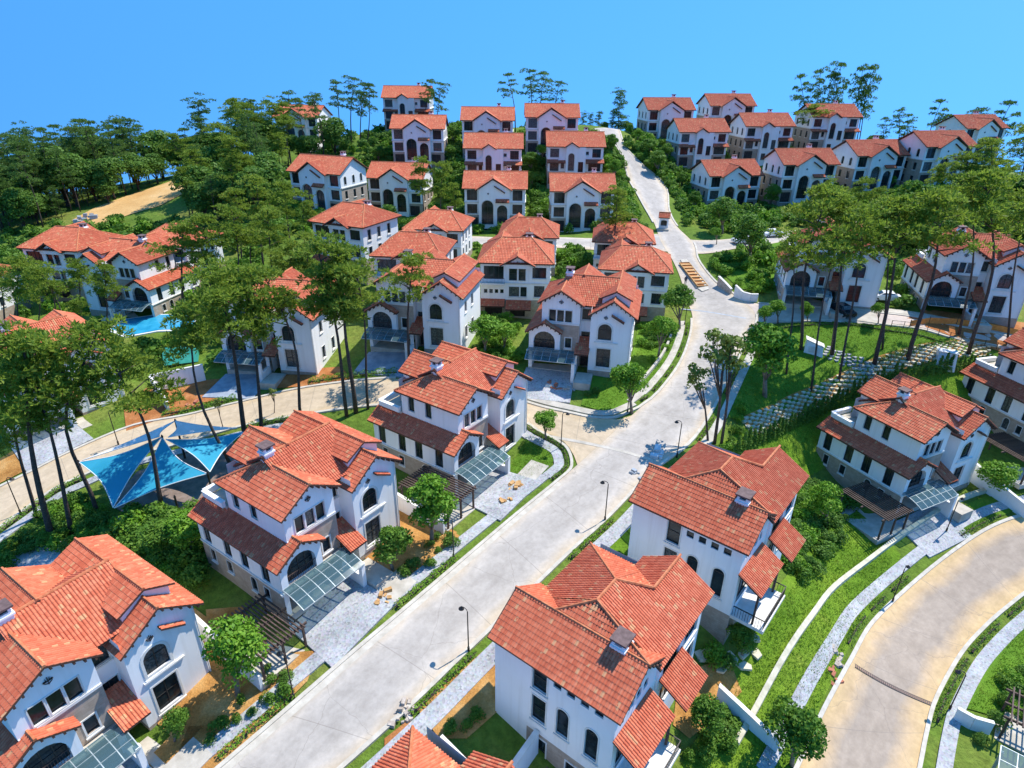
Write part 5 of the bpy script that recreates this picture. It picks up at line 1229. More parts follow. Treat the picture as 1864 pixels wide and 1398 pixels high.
wall_run('garden_wall', [hl(HB['B1'], 13.0, -12.5), hl(HB['B1'], 13.4, -17.5)], [1.5, 1.2], 0.3, 'stucco', 'white garden wall beside the stepping stones')
wall_run('garden_wall', pxs((1735, 1308), (1765, 1325), (1800, 1335)), 1.3, 0.25, 'stucco', 'low white wall at the lower right corner')
for px, py, nm in ((1480, 640, 'white slanted ventilation shaft on the park lawn'), (1718, 662, 'white ventilation block beside the park path')):
    g = G(px, py); r_ = empty('ventilation_shaft', g, R(-20)); m_ = MB()
    sl = 0.9 if px < 1600 else 0.1
    P8 = [(-1.3, -0.8, -0.8), (1.3, -0.8, -0.8), (1.3, 0.8, -0.8), (-1.3, 0.8, -0.8), (-1.1, -0.6, 1.9), (1.1, -0.6, 1.9 - sl), (1.1, 0.6, 1.9 - sl), (-1.1, 0.6, 1.9)]
    for f in ((0, 3, 2, 1), (4, 5, 6, 7), (0, 1, 5, 4), (1, 2, 6, 5), (2, 3, 7, 6), (3, 0, 4, 7)): m_.face([P8[x] for x in f])
    m_.build('shaft', 'white_paint', r_); k = MB(); k.face([(-1.25, -0.75, 1.97), (1.25, -0.75, 1.97 - sl), (1.25, 0.75, 1.97 - sl), (-1.25, 0.75, 1.97)]); k.face([(-1.25, 0.75, 1.9), (1.25, 0.75, 1.9 - sl), (1.25, -0.75, 1.9 - sl), (-1.25, -0.75, 1.9)]); k.build('cover', 'trim', r_)
    for i in range(4): k = MB(); k.box(-0.7, 0.7, -0.84, -0.74, 0.2 + 0.22 * i, 0.3 + 0.22 * i); k.build('louvre', 'trim', r_)
    tag(r_, nm, 'vent')

# ------------------------------------------------------------------ pergolas
def pergola_at(h, u0, v0, wu, dv, H_, lab, n=13):
    r_ = pergola('pergola', wu, dv, H_, n); x, y = hl(h, u0, v0); r_.location = (x, y, gz(*hl(h, u0 + wu / 2, v0 + dv / 2))); r_.rotation_euler = (0, 0, R(h[3]))
    return tag(r_, lab, 'pergola', 'brown timber pergolas')
pergola_at(HA['H2'], -5.3, -2.6, 4.0, 5.2, 2.3, 'brown timber pergola left of the second villa by the road')
pergola_at(HA['H3'], -5.4, -2.8, 4.1, 6.2, 2.4, 'brown timber pergola left of the corner villa behind a round tree')
pergola_at(HA['HR'], -5.6, -1.6, 4.3, 5.4, 2.6, 'dark brown pergola below the long sided villa on the right')
pergola_at(HA['HR2'], -6.0, -3.5, 4.3, 6.5, 2.6, 'dark brown pergola near the right edge between two villas')
pergola_at(HB['B1'], -4.0, -10.6, 4.2, 6.2, 0.5, 'dark timber deck with open slats beside the bottom centre villa', 20)
g = G(1815, 1345); r_ = pergola('pergola', 4.6, 3.4, 2.4, 12); r_.location = g; r_.rotation_euler = (0, 0, R(-38)); tag(r_, 'brown pergola in the lower right corner', 'pergola', 'brown timber pergolas')
g = G(1785, 1398); r_ = empty('carport', (g[0] - 0.5, g[1] - 1.5, g[2]), R(-38)); glass_canopy(r_, 0, 6.5, -3.2, 2.0, 2.3, 2.7, 6, 4, False)
for x in (0.2, 6.3):
    for y in (-3.0, 1.8): k = MB(); k.box(x - 0.1, x + 0.1, y - 0.1, y + 0.1, -0.5, 2.35); k.build('post', 'canopy_metal', r_)
tag(r_, 'glass panelled carport roof in the lower right corner', 'carport')

# ------------------------------------------------------------------ street lamps
def lamp():
    r_ = empty('street_lamp'); m_ = MB(); m_.tube([(0, 0, -0.3), (0, 0, 0.5), (0, 0, 0.52), (0, 0, 4.3)], [0.10, 0.10, 0.055, 0.045], 8); m_.build('pole', 'iron', r_)
    m_ = MB(); m_.tube([(0, 0, 4.25)] + [(0.35 - 0.35 * math.cos(a), 0, 4.3 + 0.3 * math.sin(a)) for a in np.linspace(0.2, 2.2, 7)], 0.035, 6); m_.build('arm', 'iron', r_)
    m_ = MB(); m_.tube([(0.56, 0, 4.58), (0.56, 0, 4.5), (0.56, 0, 4.38), (0.56, 0, 4.33)], [0.04, 0.1, 0.22, 0.23], 10); hd = m_.build('lamp_head', 'iron', r_)
    m_ = MB(); m_.tube([(0.56, 0, 4.33), (0.56, 0, 4.26)], [0.15, 0.07], 8); m_.build('bulb', 'trim', hd)
    return r_
PL, uL = lamp(), []
for px, py, rz, lab in ((535, 1270, 150, 'nearest street lamp, by the orange earth bed at lower left'), (853, 1186, 150, 'street lamp standing right of the straight road at lower centre'), (826, 1018, 150, 'thin street lamp in front of the earth bed of the second villa'),
                        (1101, 948, 160, 'street lamp by the pavement left of the balcony villa'), (1232, 832, 160, 'street lamp below the slender park trees at the junction'), (1021, 815, 0, 'street lamp beside the round tree on the corner lawn'),
                        (1142, 752, 170, 'street lamp on the lawn of the villa at the bend'), (1246, 592, 10, 'street lamp left of the upper road bend'), (1624, 1096, 30, 'street lamp on the lower right pavement beneath the pergola'),
                        (1728, 1292, 150, 'street lamp right of the sandy road at lower right'), (216, 810, 0, 'street lamp on the upper left road behind the sails'), (38, 935, 0, 'street lamp at the left edge above the hedges'), (1722, 968, 20, 'dark street lamp at the right kerb near the long sided villa')):
    g = G(px, py); place(PL, uL, g, R(rz), lab, 'street lamp', 'black street lamps')

# ------------------------------------------------------------------ shade sails over the play deck
def sail(corners, mat, label, sag=0.10, parts=True):
    c0 = np.array(corners[0]); r_ = empty('shade_sail', corners[0]); C_ = [np.array(c_) - c0 for c_ in corners]
    n = 10; mb = MB(); idx = {}
    cen = sum(C_) / len(C_)
    def pt(i, j):
        a, b_ = i / n, j / n; c_ = 1 - a - b_
        p = C_[0] * c_ + C_[1] * a + C_[2] * b_
        e = sag * (a * b_ + b_ * c_ + a * c_) * 3
        p = p + (cen - p) * (4 * max(a * b_ * (1 - c_) , b_ * c_ * (1 - a), a * c_ * (1 - b_)) * 0.22) * (1 if min(a, b_, c_) < 0.5 else 0)
        return p - np.array((0, 0, e * 1.2))
    for th in (0.0, -0.03):
        for i in range(n):
            for j in range(n - i):
                f = [pt(i, j), pt(i + 1, j), pt(i, j + 1)]
                mb.face([p + (0, 0, th) for p in f])
                if i + j < n - 1: mb.face([p + (0, 0, th) for p in (pt(i + 1, j), pt(i + 1, j + 1), pt(i, j + 1))])
    mb.build('fabric', mat, r_, smooth=True)
    e = MB()
    for A_, B_ in (((0, 0), (n, 0)), ((n, 0), (0, n)), ((0, n), (0, 0))):
        ps = [pt(int(round(A_[0] + (B_[0] - A_[0]) * k / n)), int(round(A_[1] + (B_[1] - A_[1]) * k / n))) for k in range(n + 1)]
        e.tube(ps, 0.05, 5)
    e.build('edge_rope', 'sail_white', r_)
    return tag(r_, label, 'shade sail', 'shade sails')
PK = GH(295, 795, 4.6); PK2 = GH(302, 800, 4.5)
sail([PK, GH(143, 841, 3.9), GH(206, 924, 2.6)], 'sail_blue', 'left blue shade sail, pointing to the left')
sail([(PK[0], PK[1], PK[2] - 0.1), GH(208, 925, 2.5), GH(378, 862, 3.0)], 'sail_blue', 'middle blue shade sail, pointing towards the viewer')
sail([PK2, GH(382, 859, 2.7), GH(444, 786, 3.0)], 'sail_blue', 'right blue shade sail, beside the second villa roof')
sail([GH(319, 766, 5.0), GH(290, 795, 5.2), GH(150, 838, 3.6)], 'sail_white', 'long white shade sail along the road, left half', 0.04)
sail([GH(319, 766, 5.1), GH(432, 779, 3.2), GH(306, 796, 5.0)], 'sail_white', 'white shade sail on the right, along the road', 0.04)
for k, (p, lab) in enumerate(((PK, 'tall dark mast under the peak of the sails'), (GH(143, 841, 3.9), 'mast at the left tip of the blue sails'), (GH(378, 862, 3.0), 'leaning mast at the right tip of the middle blue sail'), (GH(444, 786, 3.0), 'mast at the far right tip of the sails'), (GH(319, 766, 5.0), 'mast behind the white sails'), (GH(318, 905, 1.9), 'short dark mast at the front edge of the sail deck'))):
    z = gz(p[0], p[1]); r_ = empty('sail_mast', (p[0], p[1], z)); m_ = MB(); m_.tube([(0, 0, -0.3), (0, 0, p[2] - z)], [0.13, 0.10], 8); m_.build('pole', 'iron', r_); m_ = MB(); m_.tube([(0, 0, p[2] - z), (0, 0, p[2] - z + 0.25)], [0.14, 0.05], 8); m_.build('cap', 'iron', r_)
    tag(r_, lab, 'mast', 'sail masts')
# pool and tent
pl = pxs((203, 600), (232, 582), (290, 574), (340, 574), (356, 584), (345, 600), (290, 602), (235, 612))
o = patch('pool_rim', [(x + (x - pl[3][0]) * 0.06, y + (y - (pl[0][1] + pl[3][1]) / 2) * 0.12) for x, y, z in pl], 'white_paint', 0.12, thick=0.3)
patch('pool_water', pl, 'pool_water', 0.16)
g = G(332, 655); r_ = empty('tent', g, R(20)); m_ = MB()
for x in (-2.2, 2.2): m_.face([(x, -1.6, 0.1), (x, 1.6, 0.1), (x, 0, 2.2)])
m_.face([(-2.2, -1.6, 0.1), (2.2, -1.6, 0.1), (2.2, 0, 2.2), (-2.2, 0, 2.2)]); m_.face([(2.2, 1.6, 0.1), (-2.2, 1.6, 0.1), (-2.2, 0, 2.2), (2.2, 0, 2.2)]); m_.build('tent_cloth', 'tent_green', r_)
k = MB(); k.bar((-2.4, 0, 2.2), (2.4, 0, 2.2), 0.08); k.build('ridge_pole', 'iron', r_); tag(r_, 'small green tent below the pool', 'tent')

# ------------------------------------------------------------------ planter island, kiosk, cars, odds and ends
il = pxs((1238, 474), (1250, 474), (1287, 518), (1290, 528), (1278, 532), (1264, 522))
patch('traffic_island', il, 'kerb', 0.2, thick=0.4)
cA, cB = np.array(G(1245, 481)), np.array(G(1279, 524)); d = cB - cA; L_ = np.linalg.norm(d[:2]); an = math.atan2(d[1], d[0])
r_ = empty('planter', (cA[0], cA[1], gz(cA[0], cA[1])), an)
zz = lambda x: gz(cA[0] + math.cos(an) * x, cA[1] + math.sin(an) * x) - gz(cA[0], cA[1])
m_ = MB()
for y in (-0.95, 0.85): m_.obox((0, y, 0.15), (L_, 0, zz(L_)), (0, 0.1, 0), (0, 0, 0.25))
for x in (0, L_ - 0.1): m_.obox((x, -0.95, 0.15 + zz(x)), (0.1, 0, 0), (0, 1.9, 0), (0, 0, 0.25))
m_.build('frame', 'wood_planter', r_); m_ = MB(); m_.obox((0.1, -0.85, 0.15), (L_ - 0.2, 0, zz(L_)), (0, 1.7, 0), (0, 0, 0.12)); m_.build('earth', 'soil_red', r_)
for i in range(7): k = MB(); x = L_ * (i + 0.7) / 7.6; k.box(x - 0.35, x + 0.35, -0.84, 0.84, 0.30 + zz(x), 0.37 + zz(x)); k.build('plank', 'wood_planter', r_)
tag(r_, 'long timber planter with planks on the traffic island', 'planter')
g = G(1207, 417); r_ = empty('kiosk', g, R(-12)); m_ = MB(); f = Facade(r_, m_, (-0.9, -0.6, -0.5), 0, 1.8, 3.0); f.window(0.3, 1.3, 1.2, 1.1, 's', mx=1, mz=0, sur=0.08); f.done()
for x0, y0, a_, l_ in ((0.9, -0.6, math.pi / 2, 1.2), (-0.9, 0.6, -math.pi / 2, 1.2), (0.9, 0.6, math.pi, 1.8)): Facade(r_, m_, (x0, y0, -0.5), a_, l_, 3.0).done()
m_.build('wall', 'stucco', r_); rf(r_, 'x', -1.15, 1.15, 0, 3.3, -0.85, 0.85, 2.45); k = MB(); k.box(-1.1, 1.1, -1.5, -0.7, -0.4, 0.3); k.build('plinth', 'concrete', r_); tag(r_, 'small white gate kiosk in the middle of the hill road', 'kiosk')
def car(mat):
    r_ = empty('parked_car'); Lc, Wc = 4.3, 1.75
    prof = [(-2.15, 0.35), (-2.15, 0.75), (-1.95, 0.92), (-1.2, 1.0), (-0.55, 1.45), (0.9, 1.48), (1.6, 1.02), (2.05, 0.95), (2.15, 0.7), (2.15, 0.35)]
    m_ = MB(); rows = []
    for y, ins in ((-0.875, 0.06), (-0.80, 0.0), (0.80, 0.0), (0.875, 0.06)):
        rows.append([(x * (1 - ins * 0.1), y * (0.86 if z > 1.2 else 1), z - ins * 0.4) for x, z in prof])
    for a, b_ in zip(rows[:-1], rows[1:]):
        for i in range(len(prof)): j = (i + 1) % len(prof); m_.face([a[i], a[j], b_[j], b_[i]])
    m_.face(rows[0]); m_.face(rows[-1][::-1]); m_.build('body', mat, r_, smooth=False)
    for nm, pts in (('windscreen', [(1.55, -0.62, 1.07), (1.55, 0.62, 1.07), (0.98, 0.6, 1.46), (0.98, -0.6, 1.46)]), ('rear_window', [(-1.14, -0.62, 1.06), (-1.14, 0.62, 1.06), (-0.62, 0.6, 1.44), (-0.62, -0.6, 1.44)])):
        m_ = MB(); m_.face([(x + (0.02 if x > 0 else -0.02), y, z + 0.02) for x, y, z in pts]); m_.build(nm, 'glass', r_)
    for s_ in (-1, 1):
        m_ = MB(); m_.face([(-1.0, s_ * 0.86, 1.02), (1.35, s_ * 0.86, 1.02), (0.85, s_ * 0.765, 1.42), (-0.5, s_ * 0.765, 1.42)]); m_.build('side_window', 'glass', r_)
        m_ = MB(); m_.box(2.1, 2.17, s_ * 0.6 - 0.15, s_ * 0.6 + 0.15, 0.68, 0.82); m_.build('headlight', 'white_paint', r_)
        for x in (-1.35, 1.35):
            m_ = MB(); m_.tube([(x, s_ * 0.72, 0.32), (x, s_ * 0.9, 0.32)], 0.32, 12); wo = m_.build('wheel', 'rubber', r_); m_ = MB(); m_.tube([(x, s_ * 0.9, 0.32), (x, s_ * 0.91, 0.32)], 0.19, 10); m_.build('rim', 'metal_grey', wo)
    return r_
for px, py, rz, mt, lab in ((1532, 572, 100, 'car_paint', 'black car parked on the pale branch road behind the pines'), (1352, 443, 15, 'car_white', 'white car on the cross road beside the villa roof'), (1404, 431, 15, 'car_white', 'white car furthest right on the cross road under the trees'), (1610, 548, -14, 'car_white', 'pale car in the yard beside the pine trunks')):
    c_ = car(mt); g = G(px, py); c_.location = (g[0], g[1], g[2] + 0.05); c_.rotation_euler = (0, 0, R(rz)); tag(c_, lab, 'car', 'parked cars')
g = G(1545, 578); r_ = empty('road_barrier', g, R(10)); k = MB()
k.box(-0.9, 0.9, -0.25, 0.25, 0.35, 0.75); k.build('panel', 'red_paint', r_)
for x in (-0.7, 0.7): k = MB(); k.box(x - 0.08, x + 0.08, -0.35, 0.35, -0.1, 0.5); k.build('foot', 'iron', r_)
tag(r_, 'red road barrier beside the black car', 'barrier')
def heap(px, py, n, size, mat, label, cat, name, pname, seed=1, spread=1.0):
    rg = random.Random(seed); g = G(px, py); r_ = empty(name, g)
    for i in range(n):
        m_ = MB(); s_ = size * rg.uniform(0.5, 1.2); a = rg.random() * 6; rr = spread * math.sqrt(rg.random())
        x, y = rr * math.cos(a), rr * math.sin(a); z = max(0, (spread - rr)) * 0.35 * rg.random()
        an = rg.random() * 3; c_, s2 = math.cos(an), math.sin(an); zz = gz(g[0] + x, g[1] + y) - g[2]
        m_.obox((x, y, zz + z - 0.03), (c_ * s_, s2 * s_, rg.uniform(-.1, .1)), (-s2 * s_ * 0.6, c_ * s_ * 0.6, rg.uniform(-.1, .1)), (0, 0.05, s_ * 0.5)); m_.build(pname, mat, r_)
    return tag(r_, label, cat)
heap(1200, 830, 5, 1.1, 'tarp', 'heap of pale wrapped goods at the road edge by the junction', 'goods heap', 'goods_heap', 'bundle', 1, 0.7)
heap(1180, 868, 14, 0.5, 'metal_grey', 'scattered grey paving blocks on the road edge', 'rubble', 'block_heap', 'block', 2, 1.6)
heap(735, 1300, 14, 0.45, 'rubble', 'rubble heap on the pavement at bottom centre', 'rubble', 'rubble_heap', 'stone', 3, 0.9)
heap(1524, 1200, 12, 0.5, 'rubble', 'rubble heap on the lower right pavement', 'rubble', 'rubble_heap', 'stone', 4, 0.9)
heap(1519, 1235, 8, 0.45, 'brick_red', 'brick heap on the lower right pavement', 'bricks', 'brick_heap', 'brick', 5, 0.7)
heap(1012, 705, 12, 0.5, 'brick_red', 'brick heap on the driveway of the villa at the bend', 'bricks', 'brick_heap', 'brick', 6, 1.0)
heap(1040, 708, 12, 0.5, 'rubble', 'stacked stone heap right of the brick heap', 'rubble', 'rubble_heap', 'stone', 7, 0.9)
heap(700, 1092, 9, 0.6, 'wood_planter', 'timber pallets on the earth by the second villa step', 'pallets', 'pallet_heap', 'pallet', 8, 0.8)
heap(940, 892, 9, 0.6, 'wood_planter', 'timber pallets on the corner villa driveway', 'pallets', 'pallet_heap', 'pallet', 9, 0.9)
heap(925, 915, 8, 0.5, 'wood_planter', 'second pile of timber nearer the road on the corner villa driveway', 'pallets', 'pallet_heap', 'pallet', 10, 0.7)
heap(352, 738, 8, 0.6, 'brick_red', 'red brick heap beside the upper left road', 'bricks', 'brick_heap', 'brick', 11, 0.8)
heap(160, 400, 10, 1.4, 'metal_grey', 'grey debris at the edge of the bare field', 'debris', 'debris_heap', 'sheet', 12, 3.0)
# orange construction netting fence
pn = pxs((1655, 596), (1690, 590), (1740, 592), (1790, 600), (1850, 612))
r_ = empty('site_fence', pn[0]); p0 = np.array(pn[0])
for i in range(len(pn) - 1):
    a, b_ = np.array(pn[i]), np.array(pn[i + 1]); m_ = MB(); m_.face([a - p0 + (0, 0, 0.1), b_ - p0 + (0, 0, 0.1), b_ - p0 + (0, 0, 1.0), a - p0 + (0, 0, 1.0)]); m_.build('netting', 'orange_net', r_)
    k = MB(); k.bar(a - p0 - (0, 0, 0.2), a - p0 + (0, 0, 1.15), 0.07); k.build('post', 'wood', r_)
tag(r_, 'orange netting fence in front of the right edge villa', 'fence')
# person by the traffic island
g = G(1247, 520); me = bpy.data.meshes.new('person')
vv = [(0, 0, 0.95), (0, 0, 1.2), (0, 0, 1.42), (0, 0, 1.52), (0, 0.02, 1.66), (-0.17, 0, 1.4), (-0.24, 0.03, 1.12), (-0.22, -0.1, 0.9), (0.17, 0, 1.4), (0.24, 0.03, 1.12), (0.22, -0.1, 0.9), (-0.1, 0, 0.9), (-0.12, -0.03, 0.5), (-0.12, 0.05, 0.06), (-0.12, -0.1, 0.03), (0.1, 0, 0.9), (0.12, 0.06, 0.5), (0.12, 0.12, 0.06), (0.12, -0.03, 0.03)]
ee = [(0, 1), (1, 2), (2, 3), (3, 4), (2, 5), (5, 6), (6, 7), (2, 8), (8, 9), (9, 10), (0, 11), (11, 12), (12, 13), (13, 14), (0, 15), (15, 16), (16, 17), (17, 18)]
rr = [.15, .14, .13, .055, .1, .07, .045, .035, .07, .045, .035, .09, .065, .045, .04, .09, .065, .045, .04]
me.from_pydata(vv, ee, []); po = mk('person', me, loc=(g[0], g[1], g[2] + 0.03)); sk = po.modifiers.new('skin', 'SKIN'); po.modifiers.new('sub', 'SUBSURF').levels = 1
for i, x in enumerate(rr): me.skin_vertices[0].data[i].radius = (x, x)
me.skin_vertices[0].data[0].use_root = True; me.materials.append(MAT['cloth_dark'])
tag(po, 'person in dark clothes standing beside the traffic island', 'person')

# thin iron railing along the branch road
def railing(line, h_, label):
    l = resample(line, step=1.6); o_ = np.array((l[0][0], l[0][1], gz(*l[0]))); r_ = empty('railing', tuple(o_)); P_ = [np.array((x, y, gz(x, y))) - o_ for x, y in l]
    for p in P_: k = MB(); k.bar(p - (0, 0, 0.2), p + (0, 0, h_), 0.06); k.build('post', 'iron', r_)
    for z in (0.45, h_ - 0.05):
        k = MB()
        for a, b_ in zip(P_[:-1], P_[1:]): k.bar(a + (0, 0, z), b_ + (0, 0, z), 0.045)
        k.build('rail', 'iron', r_)
    tag(r_, label, 'railing')
railing(offset(sub(brL, (1620, 591), (1900, 655)), -0.5), 1.0, 'thin dark railing between the branch road and the park')
railing(offset(sub(mainL, (1120, 262), (1145, 325)), 0.5), 1.0, 'thin railing left of the hill road')
# ------------------------------------------------------------------ vegetation
def leaf_quads(C_, Nrm, size, rg, aspect=0.62):
    """many small leaf faces at centres C_ facing roughly Nrm"""
    n = len(C_)
    Nrm = Nrm / (np.linalg.norm(Nrm, axis=1)[:, None] + 1e-9)
    A_ = rg.normal(size=(n, 3)); A_ -= (A_ * Nrm).sum(1)[:, None] * Nrm; A_ /= (np.linalg.norm(A_, axis=1)[:, None] + 1e-9)
    B_ = np.cross(Nrm, A_); s = (size * rg.uniform(0.6, 1.3, n))[:, None]
    v = np.stack([C_ - A_ * s, C_ + B_ * s * aspect, C_ + A_ * s, C_ - B_ * s * aspect], 1).reshape(-1, 3)
    f = np.arange(4 * n).reshape(n, 4)
    return v, f
def cloud_mesh(name, parts, mat):
    vs, fs, o_ = [], [], 0
    for v, f in parts: vs.append(v); fs.append(f + o_); o_ += len(v)
    me = bpy.data.meshes.new(name); me.from_pydata(np.concatenate(vs).tolist(), [], np.concatenate(fs).tolist()); me.materials.append(MAT[mat]); me.update()
    return me
def lobe(c_, rad, n, size, rg, shell=0.55, jit=0.7):
    d = rg.normal(size=(n, 3)); d /= np.linalg.norm(d, axis=1)[:, None]
    d[:, 2] = np.where(d[:, 2] < -0.55, -d[:, 2], d[:, 2])
    r_ = shell + (1 - shell) * rg.random(n) ** 0.6
    P_ = d * r_[:, None] * np.array(rad) + np.array(c_)
    return leaf_quads(P_, d / np.array(rad) * np.mean(rad) + rg.normal(size=(n, 3)) * jit, size, rg)
def round_tree_mesh(seed, H_, R_, trunk_h, nl, nleaf, size, mat, flat=0.8, bark='bark_pale', slim=1.0):
    rg = np.random.default_rng(seed); parts = []
    cz = trunk_h + (H_ - trunk_h) * 0.5; hz = (H_ - trunk_h) * 0.5
    tips = []
    for i in range(nl):
        a = rg.random() * 6.283; e = rg.uniform(-0.75, 1.0); rr = math.sqrt(max(0.05, 1 - e * e)) * R_ * rg.uniform(0.35, 0.68)
        c_ = (rr * math.cos(a), rr * math.sin(a), cz + e * hz * 0.62); q = R_ * rg.uniform(0.34, 0.52)
        parts.append(lobe(c_, (q, q, q * flat), nleaf // nl, size, rg)); tips.append(c_)
    parts.append(lobe((0, 0, cz), (R_ * 0.55, R_ * 0.55, hz * 0.7), nleaf // 5, size, rg, 0.2))
    t_ = MB(); b0 = rg.normal(size=2) * 0.08
    t_.tube([(0, 0, -0.4), (b0[0], b0[1], trunk_h * 0.55), (b0[0] * 1.6, b0[1] * 1.6, trunk_h + hz * 0.6)], [0.045 * H_ ** 0.8 * slim, 0.034 * H_ ** 0.8 * slim, 0.012 * H_ * slim], 7)
    for c_ in tips[:6]: t_.tube([(b0[0], b0[1], trunk_h * 0.75), (c_[0] * 0.55, c_[1] * 0.55, (trunk_h + c_[2]) / 2), c_], [0.02 * H_ ** 0.8 * slim, 0.014 * H_ ** 0.8 * slim, 0.006 * H_ * slim], 5)
    return t_.mesh('trunk', bark, True), cloud_mesh('crown', parts, mat)
def pine_mesh(seed, mat='needle', lo=0.58, nclump=15, wide=0.17, tuft=75, H_=20.0, tr=0.2):
    """tall bare trunk, flat tiers of needle tufts near the top"""
    rg = np.random.default_rng(seed); t_ = MB(); pts = []; x = y = 0.0
    kx, ky = rg.normal(size=2) * 0.35
    for i in range(9):
        s = i / 8; pts.append((kx * math.sin(s * 4.1) * s * 2.6, ky * math.sin(s * 3.4 + 1) * s * 2.6, s * H_ * 0.97 - 0.4 * (i == 0)))
    t_.tube(pts, [tr - (tr - 0.05) * (i / 8) ** 0.9 for i in range(9)], 8)
    def axis(z):
        s = min(max(z / (H_ * 0.97), 0), 1) * 8; i = min(int(s), 7); f = s - i
        return np.array(pts[i]) * (1 - f) + np.array(pts[i + 1]) * f
    parts = []
    for k in range(nclump):
        s = lo + (1 - lo) * (k + rg.random()) / nclump; z = H_ * s
        top = (s - lo) / (1 - lo); reach = H_ * wide * (1.0 - 0.72 * top ** 1.6) * rg.uniform(0.45, 1.1)
        if k >= nclump - 2: reach *= 0.3
        a = rg.random() * 6.283 if k % 2 else (k * 2.4 + seed); b_ = axis(z - reach * 0.25)
        tip = axis(z) + np.array((math.cos(a) * reach, math.sin(a) * reach, rg.uniform(-0.2, 0.5)))
        t_.tube([b_, (b_ + tip) / 2 + (0, 0, 0.15), tip], [0.085, 0.055, 0.02], 5, cap=False)
        rx = H_ * rg.uniform(0.055, 0.095); rz = rx * rg.uniform(0.38, 0.6)
        for sub_ in range(3):
            c_ = tip + np.array((rg.normal() * rx * 0.55, rg.normal() * rx * 0.55, rg.normal() * rz * 0.5)) - np.array((math.cos(a), math.sin(a), 0)) * reach * 0.22 * sub_
            n = tuft // 3 + 1; d = rg.normal(size=(n, 3)); d /= np.linalg.norm(d, axis=1)[:, None]; d[:, 2] = np.abs(d[:, 2]) * 1.0 - 0.25
            P_ = c_ + d * np.array((rx, rx, rz)) * (0.45 + 0.55 * rg.random(n) ** 0.5)[:, None] * 0.8
            # each tuft: blades fanning out and up
            for q in range(6):
                dirn = d * 0.8 + rg.normal(size=(n, 3)) * 0.75 + np.array((0, 0, 0.45)); dirn /= np.linalg.norm(dirn, axis=1)[:, None]
                L_ = rg.uniform(0.35, 0.62, n)[:, None]; w_ = 0.075
                sd_ = np.cross(dirn, rg.normal(size=(n, 3))); sd_ /= np.linalg.norm(sd_, axis=1)[:, None]
                v = np.stack([P_ - sd_ * w_ * 0.4, P_ + dirn * L_ * 0.55 - sd_ * w_, P_ + dirn * L_, P_ + dirn * L_ * 0.55 + sd_ * w_], 1).reshape(-1, 3)
                parts.append((v, np.arange(4 * n).reshape(n, 4)))
    return t_.mesh('trunk', 'bark', True), cloud_mesh('crown', parts, mat)
def plant_proto(name, mt, mc):
    r_ = empty(name); mk('trunk', mt, r_); mk('crown', mc, r_); return r_
class Kind:
    """one kind of plant: a few shapes, each copied to its places"""
    def __init__(s, name, meshes): s.name, s.m, s.k = name, meshes, 0
    def put(s, loc, scale, rz, label, cat, group=None, tilt=(0, 0), pick=None):
        mt, mc = s.m[(s.k if pick is None else pick) % len(s.m)]; s.k += 1
        r_ = empty(s.name, loc, rz); r_.scale = scale if hasattr(scale, '__len__') else (scale,) * 3
        if tilt != (0, 0):
            r_.rotation_euler = (Matrix.Rotation(tilt[0], 3, 'X') @ Matrix.Rotation(tilt[1], 3, 'Y') @ Matrix.Rotation(rz, 3, 'Z')).to_euler()
        if mt: mk('trunk', mt, r_)
        mk('crown' if mt else 'foliage', mc, r_)
        return tag(r_, label, cat, group)
PINE = Kind('pine_tree', [pine_mesh(i + 1, 'needle', lo, nc, wd, 66, tr=tr) for i, (lo, nc, wd, tr) in enumerate(((0.63, 11, 0.16, 0.26), (0.58, 12, 0.15, 0.22), (0.68, 10, 0.17, 0.2), (0.5, 12, 0.13, 0.2), (0.64, 13, 0.19, 0.26), (0.7, 9, 0.15, 0.18)))])
PARK = Kind('pine_tree', [pine_mesh(i + 21, 'needle', lo, nc, wd, 54, tr=tr) for i, (lo, nc, wd, tr) in enumerate(((0.76, 8, 0.12, 0.17), (0.72, 10, 0.14, 0.2), (0.80, 6, 0.10, 0.14), (0.70, 14, 0.19, 0.26)))])
PINEF = Kind('pine_tree', [pine_mesh(i + 31, 'needle_far', lo, nc, wd, 42) for i, (lo, nc, wd) in enumerate(((0.58, 9, 0.15), (0.5, 10, 0.13), (0.42, 11, 0.12), (0.62, 9, 0.17)))])
FIR = Kind('conifer', [pine_mesh(i + 51, 'needle_far', 0.18, 26, 0.17, 48) for i in range(3)])
BRIGHT = Kind('broadleaf_tree', [round_tree_mesh(60 + i, 5.0, 1.75, 1.5, 13, 2900, 0.115, 'leaf_bright') for i in range(3)])
MID = Kind('broadleaf_tree', [round_tree_mesh(70 + i, 5.0, 1.75, 1.3, 14, 2900, 0.12, 'leaf_mid') for i in range(3)])
DARK = Kind('broadleaf_tree', [round_tree_mesh(80 + i, 8.0, 3.2, 1.2, 18, 3200, 0.22, 'leaf_dark', bark='bark') for i in range(4)])
SLEN = Kind('slender_tree', [round_tree_mesh(90 + i, 8.0, 1.15, 4.2, 7, 330, 0.15, 'leaf_olive', bark='bark', slim=0.45) for i in range(3)])
def bush_mesh(seed, mat, n=720, size=0.095):
    rg = np.random.default_rng(seed); parts = []
    for i in range(6):
        a = rg.random() * 6.28; rr = rg.uniform(0.1, 0.5); q = rg.uniform(0.42, 0.62)
        parts.append(lobe((rr * math.cos(a), rr * math.sin(a), rg.uniform(0.3, 0.75)), (q, q, q * 0.9), n // 6, size, rg))
    return None, cloud_mesh('foliage', parts, mat)
